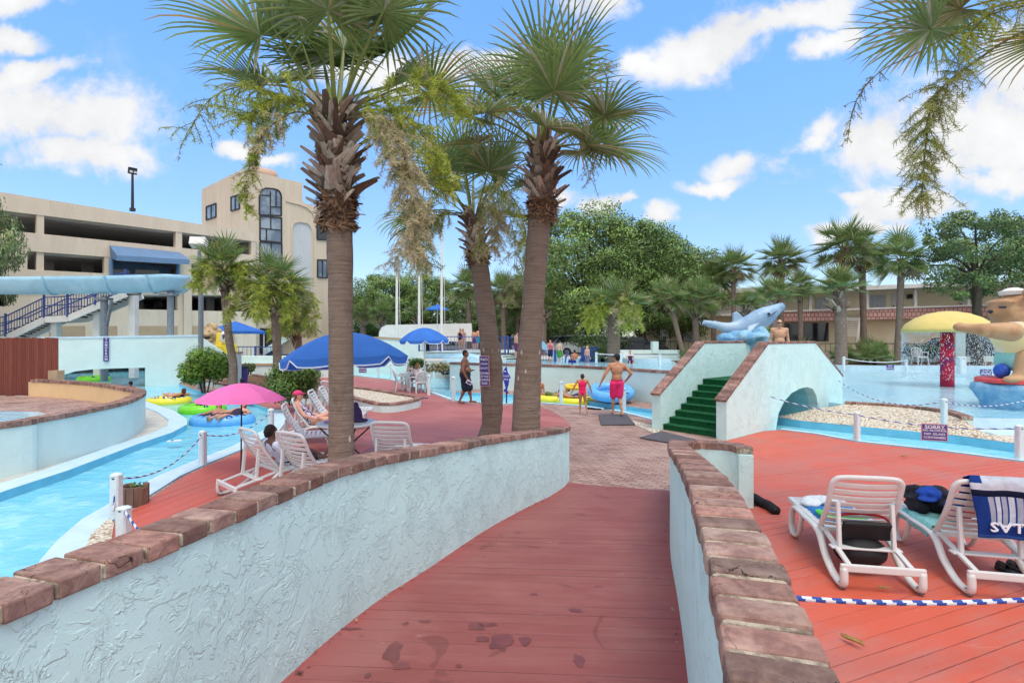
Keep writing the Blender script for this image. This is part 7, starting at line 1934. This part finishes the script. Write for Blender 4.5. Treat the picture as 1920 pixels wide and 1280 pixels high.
    if cap:
        m = MB(); m.ell(hp(0, -.006, .030), (r(.052), r(.060), r(.042)), 16, 10, HR); c_ = remeshed(m, 'cap', cm(cap, 'cap cloth'), t, .012 * h / 1.75, 2)
        m = MB(); m.ell(hp(0, .06, .018), (r(.04), r(.042), r(.006)), 12, 6, HR); m.build('brim', cm(mul(cap, .85), 'cap brim'), c_, smooth=True)
    if face and vox < .02:
        for s in (-1, 1): m = MB(); m.ell(hp(s * .018, .0435, .007), (r(.0065), r(.0045), r(.0042)), 8, 6, HR); m.build('eye', MAT['black'], t)
    if glasses:
        m = MB()
        for s in (-1, 1): m.ell(hp(s * .019, .050, .008), (r(.021), r(.008), r(.013)), 10, 6, HR); m.beam(hp(s * .036, .045, .011), hp(s * .046, -.005, .01), r(.005), r(.006))
        m.beam(hp(-.01, .052, .011), hp(.01, .052, .011), r(.005), r(.005)); m.build('sunglasses', MAT['black'], t)
    return t
def floral(c1, c2, c3):
    n = N('floral swim cloth'); v = n.n('ShaderNodeTexVoronoi'); v.inputs['Scale'].default_value = 24; n.l(n.tc, v.inputs[0]); s = n.sep(v.outputs['Color'])
    n.col(n.mix(n.ramp(s[1], .6, .65), n.mix(n.ramp(s[0], .4, .45), S(*c1), S(*c2)), S(*c3))); n.rough(.8); return n.m
# --- the three walking figures
person('large man in dark navy shorts walking barefoot on the left red deck, side view', g(872, 757) + V((.0, 0, .006)), rad(-90), 1.80, (122, 84, 66),
  dict(knL=(-.06, .075, .285), anL=(-.062, .11, .05), toL=(-.066, .21, .016), knR=(.06, .012, .285), anR=(.06, -.10, .048), toR=(.064, .0, .014), elL=(-.175, .0, .655), wrL=(-.15, .1, .60), hdL=(-.13, .15, .62), elR=(.18, -.03, .63), wrR=(.175, .055, .475), hdR=(.175, .085, .43), face=(0, 1, -.05)), (28, 22, 22), 0, (38, 44, 62), fat=1.42, skirtlen=.95)
t = thing('held_case', 'small white framed purple case held in the large man\'s hand', 'case', g(872, 757) + V((.16, -.34, .74))); mb = MB(); mb.box((0, 0, 0), (.19, .02, .12), .2, 0, .45); mb.build('frame', MAT['motel_white'], t, bevel=.01); mb = MB(); mb.box((0, -.012, 0), (.14, .012, .075), .2, 0, .45); mb.build('panel', MAT['sign'], t)
person('man in pink swim shorts and dark cap walking away across the paving', g(1158, 782) + V((0, .1, .03)), rad(6), 1.74, (192, 138, 106),
  dict(elL=(-.205, -.02, .66), wrL=(-.265, .02, .52), hdL=(-.275, .04, .47), elR=(.225, -.05, .68), wrR=(.185, .06, .57), hdR=(.165, .1, .54), knL=(-.045, .06, .28), anL=(-.045, .07, .05), toL=(-.05, .16, .016), knR=(.05, .02, .285), anR=(.058, -.10, .05), toR=(.064, -.01, .014), face=(-.35, 1, 0)), (30, 24, 22), 0, (244, 58, 120), cap=(52, 52, 60), fat=1.06, skirtlen=.82)
person('small girl in a pink swimsuit walking away beside the man', g(1092, 777) + V((0, 0, .01)), rad(-4), 1.18, (186, 132, 104),
  dict(elL=(-.19, -.03, .69), wrL=(-.25, -.0, .55), hdL=(-.275, .02, .51), elR=(.18, -.03, .69), wrR=(.225, .02, .54), hdR=(.24, .04, .49), knL=(-.05, .05, .28), anL=(-.055, .04, .05), toL=(-.06, .13, .016), knR=(.07, .02, .29), anR=(.11, -.09, .07), toR=(.12, -.02, .02), head=(0, .012, .915), face=(-.15, 1, 0)), (62, 46, 38), .02, suit=(244, 44, 104))
person('shirtless bald man in sunglasses standing on the stair bridge', sb(4.45, .75, LAND + .004), rad(165), 1.6, (206, 160, 130), dict(face=(0.0, 1, .02)), bald=True, shorts=(60, 70, 90), glasses=True, fat=1.08)
# --- seated and lying figures
SIT = dict(pelvis=(0, 0, .275), waist=(0, -.015, .36), chest=(0, -.04, .475), neck=(0, -.05, .585), head=(0, -.03, .675), shL=(-.112, -.05, .555), shR=(.112, -.05, .555), elL=(-.15, -.01, .40), elR=(.15, -.01, .40), wrL=(-.12, .13, .345), wrR=(.12, .13, .345), hdL=(-.11, .17, .34), hdR=(.11, .17, .34),
  hipL=(-.055, .02, .265), hipR=(.055, .02, .265), knL=(-.075, .25, .285), knR=(.075, .25, .285), anL=(-.07, .26, .05), anR=(.07, .26, .05), toL=(-.075, .35, .016), toR=(.075, .35, .016))
person('young man in a grey patterned shirt sitting at the far table', g(775, 727) + V((0, 0, 0)), rad(-160), 1.7, (170, 122, 96), SIT, (36, 28, 26), 0, (90, 90, 100), shirt=floral((206, 200, 196), (120, 110, 120), (170, 150, 140)), vox=.016)
person('woman in a pale top sitting at the far table, back turned', g(786, 736) + V((0, 0, 0)), rad(-50), 1.62, (206, 160, 132), SIT, (150, 108, 72), .07, (200, 190, 186), shirt=(238, 220, 220), vox=.016)
REC = dict(pelvis=(0, .36, .245), waist=(0, .31, .305), chest=(0, .235, .40), neck=(0, .175, .485), head=(0, .19, .575), shL=(-.105, .19, .455), shR=(.105, .19, .455), elL=(-.15, .29, .33), elR=(.15, .29, .33), wrL=(-.13, .41, .29), wrR=(.13, .41, .29), hdL=(-.12, .45, .285), hdR=(.12, .45, .285),
  hipL=(-.05, .38, .245), hipR=(.05, .38, .245), knL=(-.06, .58, .33), knR=(.06, .60, .27), anL=(-.06, .76, .235), anR=(.07, .80, .235), toL=(-.065, .82, .31), toR=(.075, .86, .31), face=(0, 1, .1))
person('woman in a pink cap and floral swimsuit reclining on a lounger behind the white table', LG7.location + V((0, 0, .03)), LG7.rotation_euler.z, 1.66, (222, 164, 140), REC, (120, 80, 56), .02, suit=floral((64, 150, 150), (226, 190, 214), (46, 52, 84)), cap=(240, 70, 126), vox=.014)
person('person with dark hair in a white shirt sitting in the leftmost lounger, seen from behind', LG3.location + V((.67 * .3, .74 * .3, -.01)), LG3.rotation_euler.z, 1.52, (110, 74, 60), REC, (40, 26, 26), .02, (60, 50, 60), shirt=(222, 224, 240), vox=.014)
# --- swimmers on the tubes: half lying in the ring
LIE = dict(pelvis=(0, 0, .06), waist=(0, -.09, .085), chest=(0, -.19, .12), neck=(0, -.28, .175), head=(0, -.33, .235), shL=(-.11, -.26, .15), shR=(.11, -.26, .15), elL=(-.22, -.2, .12), elR=(.22, -.2, .12), wrL=(-.26, -.06, .12), wrR=(.26, -.06, .12), hdL=(-.27, -.02, .12), hdR=(.27, -.02, .12), hipL=(-.05, .02, .06), hipR=(.05, .02, .06), knL=(-.07, .22, .13), knR=(.07, .22, .12), anL=(-.07, .40, .11), anR=(.07, .40, .10), toL=(-.07, .46, .16), toR=(.07, .46, .15), face=(0, 1, .4))
def swimmer(label, px, py, rz, sk, hair, h=1.5, hl=.0, dz=0.0, **k):
    x, y = G(px, py, wz); return person(label, V((x, y, wz + dz)), rz, h, sk, LIE, hair, hl, vox=.017, **k)
swimmer('swimmer with dark hair lying in the light blue double tube, left of two', 405, 789, rad(200), (176, 126, 100), (30, 24, 26), 1.45, .02, shorts=(40, 50, 90))
swimmer('swimmer with reddish hair lying in the light blue double tube, right of two', 432, 789, rad(170), (206, 150, 122), (120, 62, 46), 1.6, .06, suit=(60, 50, 70))
swimmer('swimmer with dark hair behind the lime green tube', 384, 764, rad(200), (196, 146, 120), (60, 40, 36), 1.5, .02, shorts=(50, 60, 80))
swimmer('swimmer leaning on the yellow and blue tube', 330, 749, rad(60), (206, 150, 124), (84, 54, 44), 1.5, .03, suit=(40, 50, 90))
swimmer('swimmer lying across the yellow tube left of the girl', 1040, 747, rad(80), (176, 128, 100), (44, 34, 30), 1.5, .0, shorts=(90, 110, 60))
swimmer('swimmer resting with an arm out behind the girl', 1073, 750, rad(-70), (186, 134, 104), (50, 36, 30), 1.4, .0, shorts=(50, 50, 80))
person('shirtless boy standing waist deep in the river behind the leaning palm', V((*G(1012, 745, -.22), -.78)), rad(150), 1.35, (186, 120, 92), None, (96, 52, 40), 0, (60, 80, 130), vox=.017)
person('swimmer with dark hair in the water under the footbridge arch', V((P(245, 726, 22.5).x, 22.5, -1.15)), rad(80), 1.55, (150, 104, 84), dict(elL=(-.2, .1, .78), wrL=(-.2, .25, .79), hdL=(-.2, .3, .79)), (34, 26, 26), 0, (40, 40, 60), vox=.02)
# --- people beyond the raised pool
def far(label, px, pt, pb, d, sk, hair, rz=3.0, shorts=None, suit=None, hl=0.0, pose=None, cap=None, fat=1.0, kh=1.0):
    b = P(px, pb, d); h = (pb - pt) / F * d * kh
    return person(label, V(b), rz, h, sk, pose, hair, hl, shorts, suit, cap=cap, vox=.024, face=False, fat=fat, group='people waiting beyond the raised pool')
far('girl in a dark bikini standing on the upper deck, left of a pair', 863, 616, 657, 34, (200, 148, 120), (70, 50, 40), 2.8, suit=(50, 40, 50), hl=.08)
far('girl in a patterned suit standing on the upper deck, right of a pair', 868, 616, 657, 34.6, (196, 146, 120), (110, 80, 60), 3.4, suit=(120, 110, 140), hl=.08)
far('child in purple trunks on the upper deck beside the boy in teal shorts', 889, 618, 653, 36, (196, 140, 112), (70, 50, 40), .4, shorts=(90, 60, 120))
far('boy in teal shorts with his back turned on the upper deck', 898, 615, 653, 35, (206, 150, 120), (96, 66, 48), .2, shorts=(40, 140, 160))
far('man in purple shorts beside the leaning palm trunk near the blue railing', 968, 622, 672, 28, (204, 156, 130), (70, 48, 40), -1.2, shorts=(110, 50, 100))
far('woman with red hair in a striped top standing at the blue railing', 1032, 637, 680, 26.5, (214, 150, 124), (170, 66, 50), 2.7, shorts=(36, 46, 80), suit=(196, 96, 120), hl=.03)
far('man in a cap and green and blue shorts in the slide queue', 1049, 638, 682, 26.3, (214, 176, 150), (50, 40, 40), -.9, shorts=(70, 150, 60), cap=(60, 56, 66), fat=1.1)
KN = dict(SIT)
far('boy in blue shorts crouching beside the pale blue handrail', 1076, 644, 690, 25, (190, 116, 84), (30, 24, 22), .5, shorts=(40, 60, 140), pose=KN)
far('blond woman in a patterned skirt standing by the blue mesh gate', 1101, 648, 691, 25.5, (222, 172, 146), (206, 170, 110), -1.0, shorts=(120, 120, 150), hl=.05)
far('child in a dark floral dress sitting on the edge of the raised pool', 1182, 645, 690, 26, (216, 164, 140), (130, 90, 70), 3.1, pose=KN, suit=(70, 50, 90), shorts=(80, 60, 100))
SKY_SAT, SKY_VAL, SKY_TINT = 1.0, 1.0, (1.3, 1.85, 2.35, 1)
SKY_LOW = (1.08, 1.16, 1.28, 1)
# ================================================================ sky, sun, camera
EL, ROT = rad(68), rad(154)          # sun height; direction clockwise from +Y (behind the camera, to the right)
w = bpy.data.worlds.new("World"); SC.world = w; w.use_nodes = True
nt = w.node_tree; nt.nodes.clear(); L = nt.links.new
def nn(t, **k):
    x = nt.nodes.new(t)
    for a, b in k.items(): setattr(x, a, b)
    return x
def ma(op, a, b=0.0, c=None, clamp=False):
    x = nn('ShaderNodeMath', operation=op, use_clamp=clamp)
    for i, q in enumerate((a, b, c)):
        if q is None: continue
        if isinstance(q, (int, float)): x.inputs[i].default_value = q
        else: L(q, x.inputs[i])
    return x.outputs[0]
out = nn('ShaderNodeOutputWorld'); bg = nn('ShaderNodeBackground'); L(bg.outputs[0], out.inputs[0]); bg.inputs[1].default_value = .15
sky = nn('ShaderNodeTexSky', sky_type='NISHITA'); sky.sun_disc = False; sky.sun_elevation = EL; sky.sun_rotation = ROT
sky.air_density = 1.0; sky.dust_density = .6; sky.ozone_density = 1.6
tc = nn('ShaderNodeTexCoord'); sp = nn('ShaderNodeSeparateXYZ'); L(tc.outputs['Generated'], sp.inputs[0])
ay = ma('MAXIMUM', ma('ABSOLUTE', sp.outputs[1]), .08)
u = ma('DIVIDE', sp.outputs[0], ay); v = ma('DIVIDE', sp.outputs[2], ay)
cb = nn('ShaderNodeCombineXYZ'); L(u, cb.inputs[0]); L(v, cb.inputs[1])
def nz(scale, det, rough, dist=0.0, vec=None, color=False):
    x = nn('ShaderNodeTexNoise'); x.inputs['Scale'].default_value = scale; x.inputs['Detail'].default_value = det; x.inputs['Roughness'].default_value = rough; x.inputs['Distortion'].default_value = dist
    L(vec or cb.outputs[0], x.inputs['Vector']); return x.outputs['Color' if color else 'Fac']
wv = nn('ShaderNodeVectorMath', operation='MULTIPLY_ADD'); wn_ = nz(5, 5, .6, 0, None, True)
sb_ = nn('ShaderNodeVectorMath', operation='SUBTRACT'); L(wn_, sb_.inputs[0]); sb_.inputs[1].default_value = (.5, .5, .5)
L(sb_.outputs[0], wv.inputs[0]); wv.inputs[1].default_value = (.16, .13, 0); L(cb.outputs[0], wv.inputs[2])
# cloud banks: (azimuth tangent, elevation tangent, half width, half height, tilt)
BANKS = [(-.86, .42, .30, .085, -.1), (-.80, .345, .20, .05, 0), (-.90, .50, .14, .03, .2), (-.93, .56, .10, .03, 0), (-.92, .65, .16, .04, .2),
         (.36, .545, .20, .06, .30), (.52, .60, .22, .04, .25), (.58, .545, .10, .035, .4), (.18, .65, .10, .05, .3), (.25, .52, .07, .035, .1),
         (.70, .36, .17, .095, .15), (.86, .39, .22, .13, 0), (.58, .375, .09, .03, .5), (.43, .315, .075, .04, 0), (.40, .285, .11, .018, 0), (.96, .50, .14, .10, 0),
         (.16, .245, .04, .03, 0), (.27, .225, .05, .03, 0), (.74, .235, .14, .035, .12), (.68, .20, .10, .02, 0), (.60, .19, .06, .02, 0), (.90, .30, .12, .04, 0), (.65, .255, .05, .018, 0),
         (-.18, .50, .34, .05, 0), (-.5, .34, .06, .025, 0), (-.42, .32, .05, .02, 0), (.08, .26, .05, .03, 0), (.2, .26, .03, .015, 0),
         (.30, 1.0, .5, .2, 0), (-.6, 1.1, .5, .2, .3), (1.5, .6, .5, .25, 0), (-1.5, .5, .45, .2, 0), (0, 1.8, 1.2, .5, .2), (2.6, 1.4, 1, .5, 0), (-2.6, 1.6, 1, .5, 0)]
acc = None
for (cu, cv, rx, ry, tl) in BANKS:          # distance inside each tilted ellipse
    mp_ = nn('ShaderNodeMapping', vector_type='TEXTURE'); L(wv.outputs[0], mp_.inputs[0]); mp_.inputs['Location'].default_value = (cu, cv, 0); mp_.inputs['Rotation'].default_value = (0, 0, tl); mp_.inputs['Scale'].default_value = (rx * 1.0, ry * 1.08, 1)
    ln = nn('ShaderNodeVectorMath', operation='LENGTH'); L(mp_.outputs[0], ln.inputs[0])
    acc = ln.outputs['Value'] if acc is None else ma('MINIMUM', acc, ln.outputs['Value'])
acc = ma('SUBTRACT', 1.0, acc)
d = ma('ADD', acc, ma('MULTIPLY_ADD', nz(9, 8, .62, .3), 1.9, -.98))
mr = nn('ShaderNodeMapRange', interpolation_type='SMOOTHSTEP'); L(d, mr.inputs[0]); mr.inputs[1].default_value = -.05; mr.inputs[2].default_value = .62
thin = nn('ShaderNodeMapRange', interpolation_type='SMOOTHSTEP'); L(nz(3.2, 7, .65, .6), thin.inputs[0]); thin.inputs[1].default_value = .55; thin.inputs[2].default_value = .85; thin.inputs[4].default_value = .30
cov = ma('MAXIMUM', mr.outputs[0], thin.outputs[0])
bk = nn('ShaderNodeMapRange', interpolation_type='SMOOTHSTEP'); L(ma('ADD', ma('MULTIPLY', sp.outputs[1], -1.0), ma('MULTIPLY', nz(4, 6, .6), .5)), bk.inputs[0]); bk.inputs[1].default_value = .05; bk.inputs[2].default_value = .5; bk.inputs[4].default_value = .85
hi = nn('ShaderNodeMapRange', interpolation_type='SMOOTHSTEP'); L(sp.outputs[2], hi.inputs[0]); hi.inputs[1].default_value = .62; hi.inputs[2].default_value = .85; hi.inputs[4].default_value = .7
cov = ma('MAXIMUM', cov, ma('MAXIMUM', bk.outputs[0], hi.outputs[0]))      # unseen overcast behind and overhead, added to whiten the fill light
cov = ma('MULTIPLY', cov, ma('GREATER_THAN', sp.outputs[2], 0.0))
# cloud tone: bright tops, soft grey undersides
tone = nn('ShaderNodeMapRange'); L(ma('ADD', ma('MULTIPLY', nz(6, 6, .6, .2), .7), ma('MULTIPLY', d, .25)), tone.inputs[0]); tone.inputs[1].default_value = .25; tone.inputs[2].default_value = .7; tone.inputs[3].default_value = 5.3; tone.inputs[4].default_value = 6.9
ov = ma('MULTIPLY', tone.outputs[0], ma('MULTIPLY_ADD', ma('MAXIMUM', bk.outputs[0], hi.outputs[0]), .75, 1.0))  # the added out-of-view overcast is brightened further for more fill
cc = nn('ShaderNodeCombineXYZ'); L(ma('MULTIPLY', ov, .985), cc.inputs[0]); L(ma('MULTIPLY', ov, .99), cc.inputs[1]); L(ov, cc.inputs[2])
hs = nn('ShaderNodeHueSaturation'); hs.inputs['Saturation'].default_value = SKY_SAT; hs.inputs['Value'].default_value = SKY_VAL; L(sky.outputs[0], hs.inputs['Color'])
gm = nn('ShaderNodeMix', data_type='RGBA', blend_type='MULTIPLY'); gm.inputs[0].default_value = 1; L(hs.outputs[0], gm.inputs[6]); tg = nn('ShaderNodeMapRange', interpolation_type='SMOOTHSTEP'); L(sp.outputs[2], tg.inputs[0]); tg.inputs[1].default_value = .02; tg.inputs[2].default_value = .55
tt = nn('ShaderNodeMix', data_type='RGBA'); L(tg.outputs[0], tt.inputs[0]); tt.inputs[6].default_value = SKY_LOW; tt.inputs[7].default_value = SKY_TINT; L(tt.outputs[2], gm.inputs[7])
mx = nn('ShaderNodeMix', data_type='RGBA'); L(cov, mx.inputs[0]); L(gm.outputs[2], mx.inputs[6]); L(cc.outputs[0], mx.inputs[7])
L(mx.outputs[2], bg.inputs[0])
sl = bpy.data.lights.new('sun', 'SUN'); sl.energy = 2.0; sl.angle = rad(26); sl.color = (1, .93, .82)
so = bpy.data.objects.new('sun', sl); COL.objects.link(so); so.location = (-10, -15, 30)
sd = V((math.sin(ROT) * math.cos(EL), math.cos(ROT) * math.cos(EL), math.sin(EL)))
so.rotation_euler = (-sd).to_track_quat('-Z', 'Y').to_euler()
cam = bpy.data.cameras.new('camera'); co = bpy.data.objects.new('camera', cam); COL.objects.link(co); SC.camera = co
cam.sensor_width = 36; cam.lens = 36 * F / 1920; cam.shift_y = -(640 - HZ) / 1920; cam.clip_start = .05; cam.clip_end = 2000
co.location = (0, 0, H); co.rotation_euler = (pi / 2, 0, 0)
SC.render.resolution_x = 1024; SC.render.resolution_y = 682
SC.view_settings.view_transform = 'Standard'; SC.view_settings.look = 'None'; SC.view_settings.exposure = 0; SC.view_settings.gamma = 1
SC.render.engine = 'CYCLES'
SC.cycles.max_bounces = 5; SC.cycles.diffuse_bounces = 3; SC.cycles.glossy_bounces = 2; SC.cycles.transmission_bounces = 3; SC.cycles.use_adaptive_sampling = True; SC.cycles.adaptive_threshold = .03; SC.cycles.transparent_max_bounces = 6; SC.cycles.use_denoising = True
